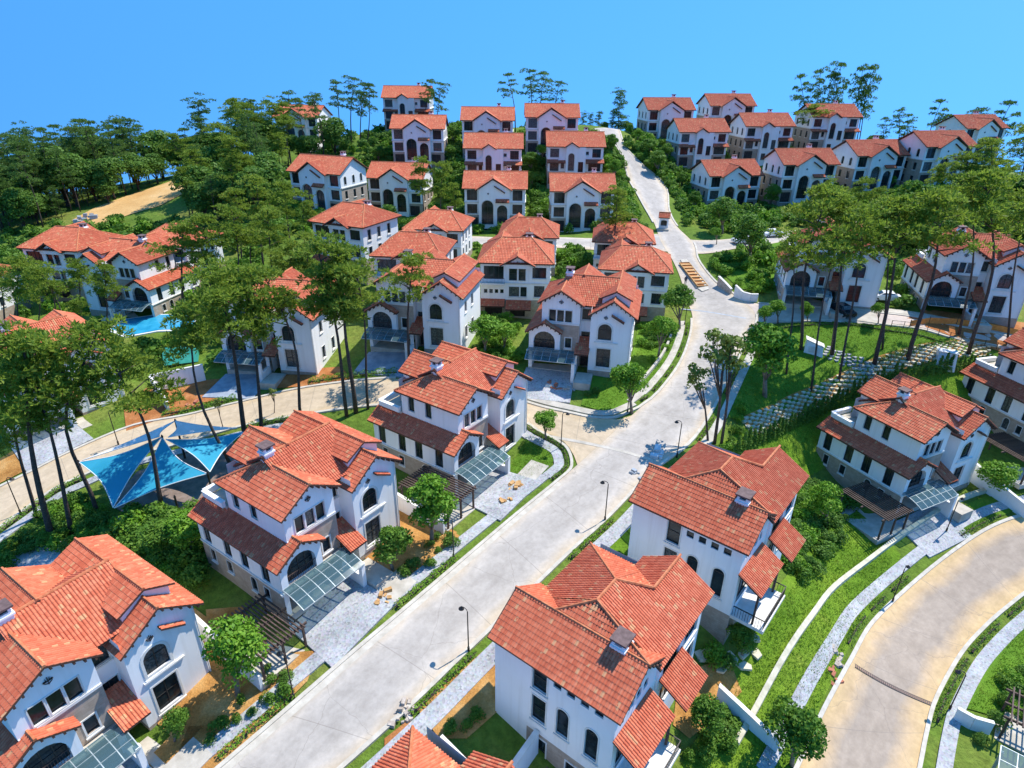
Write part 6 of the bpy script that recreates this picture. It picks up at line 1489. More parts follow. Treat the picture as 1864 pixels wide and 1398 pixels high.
SHB = Kind('shrub', [bush_mesh(100 + i, 'leaf_bright') for i in range(3)]); SHM = Kind('shrub', [bush_mesh(110 + i, 'leaf_mid') for i in range(3)]); SHD = Kind('shrub', [bush_mesh(120 + i, 'leaf_dark') for i in range(3)])
def cyp_mesh(seed):
    rg = np.random.default_rng(seed); parts = []
    for k in range(7): z = 0.15 + 0.28 * k; q = 0.38 * (1 - k / 8.5); parts.append(lobe((rg.normal() * 0.04, rg.normal() * 0.04, z), (q, q, 0.26), 60, 0.09, rg))
    return None, cloud_mesh('foliage', parts, 'leaf_dark')
CYP = Kind('cypress', [cyp_mesh(130 + i) for i in range(3)])

def tree_to(kind, base, top, H0, label, cat, group=None, wide=1.0, pick=None, rz=None):
    """stand a tree on the ground at base so that its tip reaches the height seen at top"""
    g = np.array(G(*base)); lo_, hi_ = 1.0, 45.0
    for _ in range(40):
        m_ = (lo_ + hi_) / 2
        if PJ(g + (0, 0, m_))[1] > top[1]: lo_ = m_
        else: hi_ = m_
    h_ = m_; dx = (top[0] - PJ(g + (0, 0, h_))[0]) / FPX * float((g + (0, 0, h_) - CP) @ CFW)
    dx = max(-0.28 * h_, min(0.28 * h_, dx))
    s = h_ / H0
    return kind.put(tuple(g), (s * wide, s * wide, s), rng.random() * 6.28 if rz is None else rz, label, cat, group, (0, math.atan2(dx, h_)), pick)

ORD = 'leftmost second third fourth fifth sixth seventh eighth ninth tenth eleventh twelfth thirteenth fourteenth fifteenth sixteenth seventeenth eighteenth nineteenth twentieth'.split() + ['twenty-' + w for w in 'first second third fourth fifth sixth seventh eighth ninth'.split()] + ['thirtieth'] + ['thirty-' + w for w in 'first second third fourth fifth sixth seventh eighth ninth'.split()] + ['fortieth'] + ['forty-' + w for w in 'first second third fourth fifth sixth seventh eighth ninth'.split()]
def name_row(objs, noun, where):
    """tell the members of a row apart by their order from the left"""
    objs = sorted(objs, key=lambda o: PJ(o.location)[0])
    for i, o in enumerate(objs):
        if i < len(ORD): o['label'] = (f'leftmost {noun} {where}' if i == 0 else f'rightmost {noun} {where}' if i == len(objs) - 1 else f'{noun}, {ORD[i]} from the left, {where}')
# tall pines, each seen by itself or in a stated clump
P1 = [((95, 980), (15, 588), 'thickest pine of the left foreground clump'), ((130, 969), (58, 640), 'pine right beside the thickest left foreground pine'), ((180, 939), (105, 585), 'pine left of the sails, trunk crossing the sandy road'), ((67, 942), (2, 655), 'leaning pine at the very left edge of the foreground'),
      ((296, 931), (222, 636), 'pine whose trunk crosses the front of the blue sails'), ((422, 849), (303, 545), 'strongly leaning pine at the right end of the sails'),
      ((446, 796), (398, 478), 'left pine of the pair behind the right sail'), ((476, 779), (455, 488), 'right pine of the pair behind the right sail'), ((549, 769), (500, 498), 'pine above the ridge of the second villa'),
      ((631, 757), (585, 438), 'left of three tall pines between second and third villa'), ((648, 750), (618, 452), 'middle of three tall pines between second and third villa'), ((670, 744), (650, 470), 'right of three tall pines between second and third villa'),
      ((745, 668), (745, 462), 'single pine in front of the villa left of centre')]
for b_, t_, lab in P1: tree_to(PINE, b_, t_, 20.0, lab, 'pine', 'tall pines at the left', 1.12)
GR = []
for b_, t_ in (((40, 650), (25, 466)), ((110, 650), (95, 492)), ((200, 560), (185, 470)), ((10, 600), (-5, 480)), ((70, 590), (65, 480)), ((335, 605), (330, 400)), ((385, 600), (375, 392)), ((430, 590), (425, 385)), ((560, 590), (560, 425)), ((520, 590), (525, 440)), ((140, 640), (130, 540)), ((150, 612), (140, 470)), ((195, 622), (192, 480)), ((95, 612), (88, 470))):
    GR.append(tree_to(PINE, b_, t_, 20.0, 'pine in the grove over the left villas', 'pine', 'pine grove at the left', 1.15))
name_row(GR, 'pine', 'in the grove over the left villas')
GR2 = []
for b_, t_ in (((480, 490), (465, 322)), ((530, 490), (520, 332)), ((565, 500), (548, 372)), ((500, 560), (488, 380)), ((440, 480), (432, 345)), ((470, 540), (455, 400))):
    GR2.append(tree_to(PINE, b_, t_, 20.0, 'big pine in the clump below the upper left villas', 'pine', 'pine clump at upper left', 1.2))
name_row(GR2, 'big pine', 'in the clump below the upper left villas')
tree_to(PINE, (1108, 505), (1128, 346), 20.0, 'feathery pine in the centre, below the hill road', 'pine', None, 1.25, 1)
for b_, t_, lab in (((775, 425), (768, 288), 'left loose pine in front of the middle slope villas'), ((800, 430), (806, 296), 'middle loose pine in front of the middle slope villas'), ((832, 432), (826, 335), 'right loose pine in front of the middle slope villas')): tree_to(PINE, b_, t_, 20.0, lab, 'pine', 'loose pines on the middle slope', 1.1, 3)
for b_, t_ in (((620, 266), (612, 146)), ((640, 262), (640, 138)), ((655, 264), (662, 146)), ((668, 268), (676, 152))): tree_to(PINEF, b_, t_, 20.0, 'skyline pine in the clump of four at upper left', 'pine', 'clump of four skyline pines', 1.15)
name_row([o for o in COL.objects if o.get('group') == 'clump of four skyline pines'], 'skyline pine', 'in the clump of four at upper left')
for b_, t_, lab in (((765, 250), (786, 141), 'big skyline pine in front of the topmost left villa'), ((785, 252), (808, 146), 'skyline pine right of the big one by the topmost left villa'), ((722, 225), (728, 165), 'small pine left of the big skyline pine'),
                    ((938, 240), (930, 134), 'left skyline pine of the group above the central villas'), ((968, 222), (966, 125), 'tallest skyline pine of the group above the central villas'), ((985, 222), (988, 130), 'skyline pine just right of the tallest in the central group'), ((1003, 222), (1018, 144), 'right skyline pine of the group above the central villas'),
                    ((1128, 222), (1128, 164), 'slender conifer at the top of the hill road')):
    tree_to(PINEF if 'slender' not in lab else FIR, b_, t_, 20.0, lab, 'pine', 'skyline pines', 1.2)
for b_, t_ in (((1480, 215), (1462, 132)), ((1500, 215), (1492, 122)), ((1515, 215), (1530, 112)), ((1528, 215), (1520, 125)), ((1490, 215), (1470, 160))): tree_to(PINEF, b_, t_, 20.0, 'skyline pine in the left cluster above the right crest', 'pine', 'left skyline cluster on the right crest', 0.8)
name_row([o for o in COL.objects if o.get('group') == 'left skyline cluster on the right crest'], 'skyline pine', 'in the left cluster above the right crest')
for b_, t_ in (((1562, 225), (1570, 118)), ((1568, 225), (1590, 118)), ((1574, 225), (1582, 130))): tree_to(PINEF, b_, t_, 20.0, 'skyline pine in the right leaning trio above the right crest', 'pine', 'right leaning skyline trio', 0.75)
name_row([o for o in COL.objects if o.get('group') == 'right leaning skyline trio'], 'skyline pine', 'in the leaning trio above the right crest')
tree_to(PINE, (1476, 275), (1476, 190), 20.0, 'wide crowned pine in front of the right crest villas', 'pine', None, 1.9, 4)
for b_, t_ in (((1690, 262), (1707, 183)), ((1722, 262), (1726, 206)), ((1640, 250), (1642, 196)), ((1795, 250), (1788, 190)), ((1812, 250), (1830, 186)), ((1660, 250), (1655, 205)), ((1770, 250), (1765, 205)), ((1615, 250), (1612, 210))): tree_to(PINEF, b_, t_, 20.0, 'small dark pine on the far right skyline', 'pine', 'far right skyline pines', 1.0)
name_row([o for o in COL.objects if o.get('group') == 'far right skyline pines'], 'small dark pine', 'on the far right skyline')
P2 = [((1431, 681), (1452, 425), 'leftmost pine of the park, bare thin trunk'), ((1458, 636), (1492, 342), 'tall pine behind the white shaft in the park'), ((1476, 712), (1520, 430), 'pine at the left end of the park path'), ((1514, 647), (1545, 370), 'pine on the inner park lawn behind the spur path'),
      ((1527, 692), (1578, 385), 'thin pine beside the middle of the park path'), ((1591, 664), (1650, 368), 'thickest pine of the park, wide crown'), ((1606, 636), (1625, 372), 'pine just behind the thickest park pine'), ((1652, 654), (1728, 350), 'long leaning pine right of the thickest park pine'),
      ((1745, 610), (1790, 335), 'pine before the earth forecourt of the right villa'), ((1762, 645), (1832, 305), 'leaning pine near the end of the park path'), ((1833, 628), (1868, 350), 'pine at the right edge of the park')]
for b_, t_, lab in P2: tree_to(PARK, b_, t_, 20.0, lab, 'pine', 'park pines', 1.1, 3 if 'thickest pine' in lab else (2 if 'thin' in lab else None))
GR3 = []
for b_, t_ in (((1560, 440), (1555, 328)), ((1600, 445), (1602, 340)), ((1650, 420), (1652, 335)), ((1700, 420), (1700, 292)), ((1750, 420), (1745, 272)), ((1800, 420), (1800, 250)), ((1850, 400), (1850, 232)), ((1825, 440), (1832, 300)), ((1770, 450), (1772, 330)), ((1500, 420), (1495, 330)), ((1720, 450), (1722, 345)), ((1680, 450), (1672, 350)), ((1860, 450), (1862, 330)), ((1540, 400), (1535, 340))):
    GR3.append(tree_to(PINE, b_, t_, 20.0, 'dense pine in the wood on the right slope', 'pine', 'pine wood on the right slope', 1.3))
name_row(GR3, 'dense pine', 'in the wood on the right slope')

EXCL = [(*G(240, 596)[:2], 6.0), (*G(285, 588)[:2], 6.5), (*G(330, 588)[:2], 6.0), (*G(250, 615)[:2], 3.5), (*G(300, 612)[:2], 3.5)]
FOOT = [((-72.0, 100.5, 0, -14), -1.5, 14.5, -3.4, 12.2)] + [(h, -1.8, 13.0, -3.4, 12.2) for h in HA.values()] + [(h, -0.3, 13.8, -12.7, 1.9) for h in HB.values()] + [(h, -0.4, 11.6 * h[4], -1.4, 11.6 * h[4]) for h in HD.values()] + [(h, -0.3, 14.3, -1.4, 10.8) for h in HE.values()]
ROADS = [(np.stack([(a + b_) / 2 for a, b_ in zip(A_, B_)]), np.array([np.linalg.norm(a - b_) / 2 for a, b_ in zip(A_, B_)])) for A_, B_ in ((mainL, mainR), (sideU, sideL), (lowL, lowR), (brU, brL), (crU, crL))]
def clear(x, y, m_=0.6, rm=0.8):
    for ex, ey, er in EXCL:
        if (x - ex) ** 2 + (y - ey) ** 2 < er * er: return False
    for h, u0, u1, v0, v1 in FOOT:
        a = R(h[3]); dx, dy = x - h[0], y - h[1]; u = math.cos(a) * dx + math.sin(a) * dy; v = -math.sin(a) * dx + math.cos(a) * dy
        if u0 - m_ < u < u1 + m_ and v0 - m_ < v < v1 + m_: return False
    for c_, w_ in ROADS:
        d2 = np.linalg.norm(c_ - (x, y), axis=1) - w_
        if d2.min() < rm: return False
    return True
# round trees
RT = [(BRIGHT, (433, 1266), (420, 1136), 'bright round tree by the pergola of the second villa', 1.0), (BRIGHT, (785, 990), (783, 872), 'bright round tree before the corner villa pergola', 1.05), (BRIGHT, (995, 800), (996, 748), 'round tree on the tip of the corner lawn', 1.25), (MID, (318, 1350), (318, 1292), 'small tree by the tower of the bottom left villa', 0.9),
      (MID, (1440, 1392), (1448, 1286), 'dark round tree beside the sandy road at the bottom', 1.0), (BRIGHT, (1815, 905), (1815, 838), 'round tree behind the white sloping wall at right', 1.3), (BRIGHT, (1392, 722), (1396, 588), 'largest round tree on the park lawn by the road', 1.1), (MID, (1365, 478), (1365, 386), 'dark round tree at the cross road corner', 1.05),
      (MID, (1315, 425), (1315, 356), 'round tree in front of the lower right slope villa', 1.25), (BRIGHT, (1304, 445), (1303, 412), 'small ball tree at the cross road corner', 1.0), (BRIGHT, (1416, 588), (1416, 543), 'ball shaped tree at the start of the branch road', 1.1), (BRIGHT, (1392, 596), (1394, 556), 'pear shaped tree left of the ball shaped tree', 1.1),
      (BRIGHT, (1198, 650), (1206, 572), 'left tree of the pair right of the villa at the bend', 1.0), (MID, (1236, 600), (1232, 515), 'right tree of the pair right of the villa at the bend', 1.0), (MID, (716, 1038), (715, 960), 'dense bushy tree at the tower of the second villa', 1.15), (BRIGHT, (1150, 752), (1141, 656), 'light tree on the lawn of the villa at the bend', 1.0),
      (BRIGHT, (882, 645), (888, 575), 'left yellow green tree in the gap between the two centre villas', 1.35), (BRIGHT, (915, 640), (918, 585), 'right yellow green tree in the gap between the two centre villas', 1.3), (MID, (1352, 1196), (1350, 1140), 'small tree by the curved stepping stones', 1.1), (MID, (1292, 1335), (1290, 1276), 'small tree below the wall of the bottom centre villa', 1.2),
      (MID, (965, 315), (968, 275), 'round tree between the upper pair of slope villas', 1.3), (MID, (1062, 500), (1060, 456), 'round tree between the middle row villas', 1.3), (MID, (930, 402), (930, 368), 'round tree in front of the lower left slope villa', 1.3), (MID, (705, 425), (708, 370), 'left dark tree behind the dark red roof', 1.2), (MID, (690, 420), (690, 385), 'low tree behind the dark red roof', 1.4),
      (MID, (1182, 290), (1182, 250), 'upper tree along the hill road', 1.4), (MID, (1196, 318), (1196, 272), 'lower tree along the hill road', 1.4), (BRIGHT, (1622, 345), (1622, 318), 'small light tree before the third right slope villa', 1.2), (BRIGHT, (1470, 590), (1462, 548), 'light young tree on the branch road verge', 0.9), (BRIGHT, (1598, 590), (1598, 548), 'young tree before the black car', 0.9),
      (BRIGHT, (350, 1010), (345, 930), 'left of the two bright trees behind the bottom left villa', 1.35), (MID, (300, 1015), (290, 950), 'right shaded tree behind the bottom left villa roof', 1.4), (BRIGHT, (1505, 960), (1495, 880), 'wispy tree between the balcony villa and the pergola', 1.0)]
for kd, b_, t_, lab, wd in RT: tree_to(kd, b_, t_, 5.0, lab, 'tree', 'garden trees', wd)
hill_trees = []
for px, py, hh in ((968, 345, 5), (985, 300, 6), (972, 250, 5), (820, 300, 6), (826, 265, 6), (822, 380, 5), (1118, 330, 5), (1112, 285, 5), (1130, 375, 4), (690, 300, 6), (655, 330, 5), (1240, 345, 5), (1262, 385, 5), (1400, 385, 6), (1430, 372, 6), (1540, 352, 7), (1560, 345, 6), (1665, 320, 7), (1690, 312, 6), (1330, 285, 5), (1455, 275, 5), (1210, 300, 5), (1160, 262, 4), (650, 385, 5), (880, 432, 4), (1048, 400, 4), (1070, 418, 4)):
    g = G(px, py)
    if clear(g[0], g[1], 0.3, 0.3): hill_trees.append(rng.choice((MID, BRIGHT, MID)).put(g, hh / 5.0 * rng.uniform(0.8, 1.15), rng.random() * 6, 'small tree between the hill villas', 'tree', 'small trees between the hill villas'))
name_row(hill_trees, 'small tree', 'between the hill villas')
for b_, t_, lab in (((1288, 802), (1262, 642), 'left slender tree on the pavement above the junction'), ((1300, 806), (1312, 582), 'tallest slender tree on the pavement above the junction'), ((1312, 812), (1335, 600), 'right slender tree on the pavement above the junction')): tree_to(SLEN, b_, t_, 8.0, lab, 'tree', 'slender roadside trees', 1.0)
for b_, t_, lab in (((499, 752), (495, 702), 'young street tree on the upper left road, right one'), ((406, 778), (392, 722), 'young street tree on the upper left road, left one')): tree_to(SLEN, b_, t_, 8.0, lab, 'tree', 'young street trees', 1.1)

# ------------------------------------------------------------------ fill planting: keep clear of houses and roads
def inpoly(px, py, poly):
    c_ = False; j = len(poly) - 1
    for i in range(len(poly)):
        if (poly[i][1] > py) != (poly[j][1] > py) and px < (poly[j][0] - poly[i][0]) * (py - poly[i][1]) / (poly[j][1] - poly[i][1]) + poly[i][0]: c_ = not c_
        j = i
    return c_
BULK = []
def scatter(poly, n, kinds, s0, s1, label, cat, group, m_=0.6, rm=0.9, sep=1.0, bulk=False):
    x0, x1 = min(p[0] for p in poly), max(p[0] for p in poly); y0, y1 = min(p[1] for p in poly), max(p[1] for p in poly); got = []; tr_ = 0; obs = []
    while len(got) < n and tr_ < n * 40:
        tr_ += 1; px, py = rng.uniform(x0, x1), rng.uniform(y0, y1)
        if not inpoly(px, py, poly): continue
        g = G(round(px, 1), round(py, 1))
        if not clear(g[0], g[1], m_, rm) or any((g[0] - q[0]) ** 2 + (g[1] - q[1]) ** 2 < sep * sep for q in got): continue
        got.append(g); s = rng.uniform(s0, s1); kd = rng.choice(kinds)
        sc_ = (s * rng.uniform(0.85, 1.2), s * rng.uniform(0.85, 1.2), s * rng.uniform(0.8, 1.15))
        if bulk: BULK.append((g, sc_, rng.random() * 6.28, 0 if kd is SHB else 1 if kd is SHM else 2))
        else: obs.append(kd.put(g, sc_, rng.random() * 6.28, label, cat, group))
    if obs and len(obs) <= 49: name_row(obs, label.split(' ', 2)[0] + ' ' + label.split(' ', 2)[1] if label.split(' ')[1] == 'shrub' else 'shrub', label.split('shrub ', 1)[1])
SB = [SHB, SHB, SHM]; SMX = [SHB, SHM, SHM, SHD]; SDK = [SHM, SHD, SHD]
scatter([(1330, 1230), (1400, 1110), (1480, 985), (1545, 915), (1500, 890), (1450, 940), (1390, 1060), (1280, 1215)], 62, SMX, 0.7, 1.5, 'leafy shrub on the planted slope below the balcony villa', 'shrub', 'shrubs below the balcony villa', 0.2, sep=0.9)
scatter([(235, 945), (330, 920), (410, 960), (385, 1075), (290, 1040), (180, 1000)], 34, SMX, 1.0, 1.9, 'shrub in the green strip between the first two left villas', 'shrub', 'shrubs between the first two villas', 0.3)
scatter([(855, 515), (935, 555), (945, 660), (870, 670), (850, 590)], 30, SB, 0.9, 1.7, 'shrub in the green gap between the two centre villas', 'shrub', 'shrubs between the centre villas', 0.3)
scatter([(1010, 460), (1095, 445), (1095, 510), (1020, 525)], 16, SMX, 0.9, 1.6, 'shrub between the middle row villas', 'shrub', 'shrubs between the middle row villas', 0.3, bulk=True)
scatter([(945, 265), (1000, 265), (1005, 405), (955, 410)], 60, SMX, 1.0, 2.0, 'shrub between the central slope villas', 'shrub', 'shrubs between the central slope villas', 0.3, bulk=True)
scatter([(1100, 270), (1130, 280), (1155, 380), (1150, 405), (1110, 400)], 45, SMX, 0.9, 1.7, 'shrub left of the hill road', 'shrub', 'shrubs left of the hill road', 0.3, bulk=True)
scatter([(805, 240), (845, 250), (845, 400), (790, 410), (785, 330)], 50, SMX, 1.0, 2.0, 'shrub left of the central slope villas', 'shrub', 'shrubs left of the central slope villas', 0.3, bulk=True)
scatter([(1240, 345), (1400, 365), (1560, 330), (1720, 295), (1740, 350), (1560, 400), (1400, 425), (1290, 425)], 170, SMX, 1.2, 2.4, 'shrub below the right slope villas', 'shrub', 'shrubs below the right slope villas', 0.3, sep=1.3, bulk=True)
scatter([(1135, 240), (1165, 262), (1225, 325), (1265, 335), (1210, 255), (1165, 225)], 60, SMX, 1.0, 2.0, 'shrub right of the hill road', 'shrub', 'shrubs right of the hill road', 0.3, bulk=True)
scatter([(1285, 478), (1330, 465), (1400, 470), (1425, 520), (1380, 545), (1330, 520)], 26, SB, 0.9, 1.7, 'shrub in the corner garden above the park', 'shrub', 'shrubs in the corner garden', 0.3)
scatter([(0, 540), (280, 525), (520, 510), (600, 540), (560, 640), (480, 660), (200, 660), (0, 640)], 80, SMX, 1.2, 2.2, 'shrub under the left pine grove', 'shrub', 'shrubs under the left pines', 0.3, sep=1.4, bulk=True)
scatter([(470, 345), (640, 285), (700, 290), (700, 330), (690, 400), (560, 430), (480, 450)], 120, SMX, 1.2, 2.4, 'shrub around the upper left villas', 'shrub', 'shrubs around the upper left villas', 0.3, sep=1.4, bulk=True)
scatter([(560, 270), (700, 200), (850, 205), (840, 250), (700, 290), (600, 300)], 90, SMX, 1.2, 2.2, 'shrub on the upper left crest', 'shrub', 'shrubs on the upper left crest', 0.3, sep=1.4, bulk=True)
scatter([(1575, 250), (1660, 235), (1760, 255), (1760, 270), (1640, 265)], 24, SDK, 1.5, 2.8, 'dark shrub on the right crest between the villas', 'shrub', 'shrubs on the right crest', 0.3, bulk=True)
scatter([(1165, 560), (1200, 585), (1245, 610), (1230, 655), (1185, 700), (1165, 640)], 16, SB, 0.6, 1.2, 'shrub in the garden right of the villa at the bend', 'shrub', 'garden shrubs at the bend', 0.2, rm=2.4)
scatter([(1065, 700), (1110, 690), (1120, 715), (1070, 725)], 7, SDK, 0.7, 1.1, 'dark clipped shrub before the tower of the villa at the bend', 'shrub', 'clipped shrubs at the bend', 0.1)
scatter([(925, 850), (955, 800), (980, 830), (960, 850)], 7, SB, 0.6, 1.1, 'shrub on the corner lawn', 'shrub', 'shrubs on the corner lawn', 0.2)
scatter([(880, 1290), (905, 1230), (912, 1290), (860, 1340), (810, 1330)], 9, SMX, 0.6, 1.0, 'shrub inside the bottom centre garden wall', 'shrub', 'shrubs inside the garden wall', 0.0)
scatter([(1300, 1300), (1330, 1290), (1345, 1350), (1290, 1390), (1230, 1398), (1235, 1340)], 14, SMX, 0.7, 1.3, 'shrub at the foot of the green bank at the bottom', 'shrub', 'shrubs at the bank foot', 0.2)
scatter([(330, 1330), (390, 1270), (480, 1210), (540, 1240), (460, 1330), (380, 1385)], 11, [SHM, SHD], 0.5, 0.9, 'small shrub on the earth bed of the bottom left villa', 'shrub', 'shrubs on the bottom left earth bed', 0.2)
scatter([(700, 1050), (740, 960), (840, 985), (770, 1045)], 8, [SHM, SHD], 0.5, 0.9, 'small shrub on the earth bed of the second villa', 'shrub', 'shrubs on the second earth bed', 0.2)
scatter([(1090, 1000), (1150, 925), (1165, 1000), (1110, 1020)], 10, SB, 0.5, 0.9, 'shrub on the grass strip left of the balcony villa', 'shrub', 'shrubs left of the balcony villa', 0.2, rm=2.6)
scatter([(1700, 955), (1790, 905), (1850, 900), (1864, 915), (1760, 975)], 14, SMX, 0.6, 1.2, 'shrub beside the right driveway', 'shrub', 'shrubs beside the right driveway', 0.2, rm=2.8)
scatter([(1735, 1300), (1800, 1230), (1864, 1180), (1864, 1330), (1780, 1370)], 8, SMX, 0.6, 1.2, 'shrub in the lower right corner garden', 'shrub', 'shrubs in the lower right corner', 0.2, rm=2.6)
scatter([(1320, 770), (1360, 740), (1345, 800), (1330, 840), (1280, 850), (1270, 830)], 12, SB, 0.6, 1.2, 'shrub at the lower end of the park path', 'shrub', 'shrubs at the lower end of the park path', 0.2, rm=2.4)
scatter([(0, 985), (130, 905), (200, 930), (190, 1000), (60, 1010), (0, 1050)], 40, SMX, 0.8, 1.4, 'shrub in the dense bed under the left foreground pines', 'shrub', 'dense bed under the left pines', 0.3, rm=2.5, sep=0.8)
scatter([(1150, 215), (1460, 205), (1600, 225), (1700, 250), (1690, 290), (1560, 330), (1400, 350), (1250, 345)], 150, SMX, 1.0, 2.2, 'x', 'x', 'x', 0.2, sep=1.3, bulk=True)
scatter([(690, 200), (1060, 200), (1110, 240), (1110, 300), (1000, 330), (820, 330), (700, 300)], 150, SMX, 1.0, 2.2, 'x', 'x', 'x', 0.2, sep=1.3, bulk=True)
scatter([(640, 400), (860, 395), (1080, 400), (1190, 400), (1190, 428), (1040, 430), (860, 428), (650, 430)], 70, SMX, 0.9, 1.8, 'x', 'x', 'x', 0.2, sep=1.2, bulk=True)
scatter([(640, 448), (860, 450), (1040, 455), (1050, 500), (860, 520), (650, 480)], 50, SMX, 0.8, 1.6, 'x', 'x', 'x', 0.2, sep=1.2, bulk=True)
scatter([(1290, 458), (1560, 430), (1864, 450), (1864, 560), (1640, 560), (1430, 545)], 120, SMX, 1.0, 2.0, 'x', 'x', 'x', 0.3, sep=1.4, bulk=True)
scatter([(0, 420), (330, 400), (480, 430), (480, 520), (280, 525), (0, 535)], 110, SMX, 1.2, 2.4, 'x', 'x', 'x', 0.3, sep=1.5, bulk=True)
scatter([(1440, 880), (1490, 880), (1545, 925), (1530, 985), (1450, 1090), (1400, 1150), (1370, 1130), (1430, 1020)], 36, SMX, 0.8, 1.5, 'tall shrub on the upper edge of the green bank', 'shrub', 'shrubs on the upper edge of the bank', 0.0, sep=0.8)
scatter([(1135, 258), (1165, 268), (1232, 335), (1268, 400), (1250, 412), (1222, 352), (1160, 300)], 70, SMX, 0.9, 1.9, 'x', 'x', 'x', 0.1, rm=0.4, sep=0.9, bulk=True)
scatter([(1060, 232), (1110, 262), (1128, 290), (1140, 340), (1165, 400), (1140, 405), (1120, 330), (1100, 280)], 60, SMX, 0.9, 1.9, 'x', 'x', 'x', 0.1, rm=0.4, sep=0.9, bulk=True)
# the far shrubs read as one mass
for k_, (mt_, lab_) in enumerate((('leaf_bright', 'bright green undergrowth around the hill villas'), ('leaf_mid', 'mid green undergrowth around the hill villas'), ('leaf_dark', 'dark green undergrowth around the hill villas'))):
    base_ = [bush_mesh(140 + 10 * k_ + i, mt_, 260, 0.17)[1] for i in range(2)]; vs_ = [np.array([v.co[:] for v in m.vertices]) for m in base_]; pr_ = []
    for i, (g, sc_, rz, kk) in enumerate(b for b in BULK if b[3] == k_):
        v = vs_[i % 2] * np.array(sc_); c_, s_ = math.cos(rz), math.sin(rz); v = np.column_stack([v[:, 0] * c_ - v[:, 1] * s_, v[:, 0] * s_ + v[:, 1] * c_, v[:, 2]]) + np.array(g)
        pr_.append((v, np.arange(len(v)).reshape(-1, 4)))
    if pr_: tag(mk('undergrowth', cloud_mesh('undergrowth', pr_, mt_)), lab_, 'undergrowth', kind='stuff')
# forest on the left hillside
FOR = 'tree in the wood along the left skyline'
def wood(poly, n, label, group, sep, hs=(9, 15), mix=(DARK, DARK, PINEF, FIR), row=None):
    obs = []
    x0, x1 = min(p[0] for p in poly), max(p[0] for p in poly); y0, y1 = min(p[1] for p in poly), max(p[1] for p in poly); got = []; tr_ = 0
    H0 = {id(DARK): 8.0, id(PINEF): 20.0, id(FIR): 20.0, id(PINE): 20.0, id(MID): 5.0}
    while len(got) < n and tr_ < n * 60:
        tr_ += 1; px, py = rng.uniform(x0, x1), rng.uniform(y0, y1)
        if not inpoly(px, py, poly): continue
        g = G(round(px, 1), round(py, 1))
        if not clear(g[0], g[1], 1.0, 2.0) or any((g[0] - q[0]) ** 2 + (g[1] - q[1]) ** 2 < sep * sep for q in got): continue
        got.append(g); kd = rng.choice(mix); h_ = rng.uniform(*hs) * (0.8 if kd is DARK else 1.0); s = h_ / H0[id(kd)]
        look = {id(DARK): 'round crowned ', id(MID): 'bright leafed ', id(PINEF): 'flat topped pine ', id(PINE): 'tall yellow green pine ', id(FIR): 'pointed conifer '}[id(kd)]
        obs.append(kd.put(g, (s * 1.2, s * 1.2, s), rng.random() * 6.28, look + label, 'tree', group, (rng.uniform(-.04, .04), rng.uniform(-.04, .04))))
    if row: name_row(obs, *row)
scatter([(-30, 440), (90, 412), (130, 398), (330, 318), (560, 262), (600, 225), (560, 208), (450, 240), (330, 290), (200, 335), (-30, 378)], 150, SDK, 1.5, 3.2, 'x', 'x', 'x', 0.3, sep=1.6, bulk=True)
wood([(-30, 440), (90, 412), (130, 398), (330, 318), (560, 262), (600, 225), (560, 208), (450, 240), (330, 290), (200, 335), (-30, 378)], 130, FOR, 'left skyline wood', 3.0, (7, 19), (DARK, PINEF, PINEF, PINEF, FIR))
wood([(345, 345), (450, 300), (560, 280), (640, 280), (540, 320), (480, 400), (400, 420), (330, 400)], 55, 'tree in the wood beside the bare field', 'wood by the bare field', 2.6, (9, 17), (DARK, PINE, PINEF, PINE))
wood([(1575, 262), (1650, 240), (1750, 262), (1864, 262), (1864, 300), (1700, 280)], 26, 'tree in the dark belt behind the right slope villas', 'tree belt on the right crest', 2.4, (6, 11), row=('tree', 'in the dark belt behind the right slope villas'))
wood([(1055, 226), (1130, 222), (1145, 228), (1140, 236), (1120, 230), (1060, 234)], 10, 'small tree at the top of the hill road', 'trees at the hilltop', 2.0, (4, 8), (DARK, FIR), row=('small tree', 'at the top of the hill road'))
wood([(1700, 420), (1864, 360), (1880, 470), (1700, 470), (1580, 460)], 26, 'tree filling the right pine wood', 'right pine wood filling', 2.6, (7, 12), (DARK, MID, PINE), row=('lower tree', 'between the pines of the right wood'))
# cypress row along the park path
cl = resample(smooth_line(pxs((1330, 812), (1380, 788), (1440, 760), (1500, 732), (1560, 704), (1620, 682), (1690, 668), (1750, 660), (1800, 655)), 0.5), step=0.95)
cl = offset(cl, -1.0)
for i, (x, y) in enumerate(cl):
    if clear(x, y, 0.2, 0.8): s = rng.uniform(1.1, 1.45); CYP.put((x, y, gz(x, y)), (s, s, s * rng.uniform(0.75, 1.1)), rng.random() * 6, 'small dark cypress in the row along the park path', 'cypress', 'cypress row')
name_row([o for o in COL.objects if o.get('group') == 'cypress row'], 'small dark cypress', 'in the row along the park path')
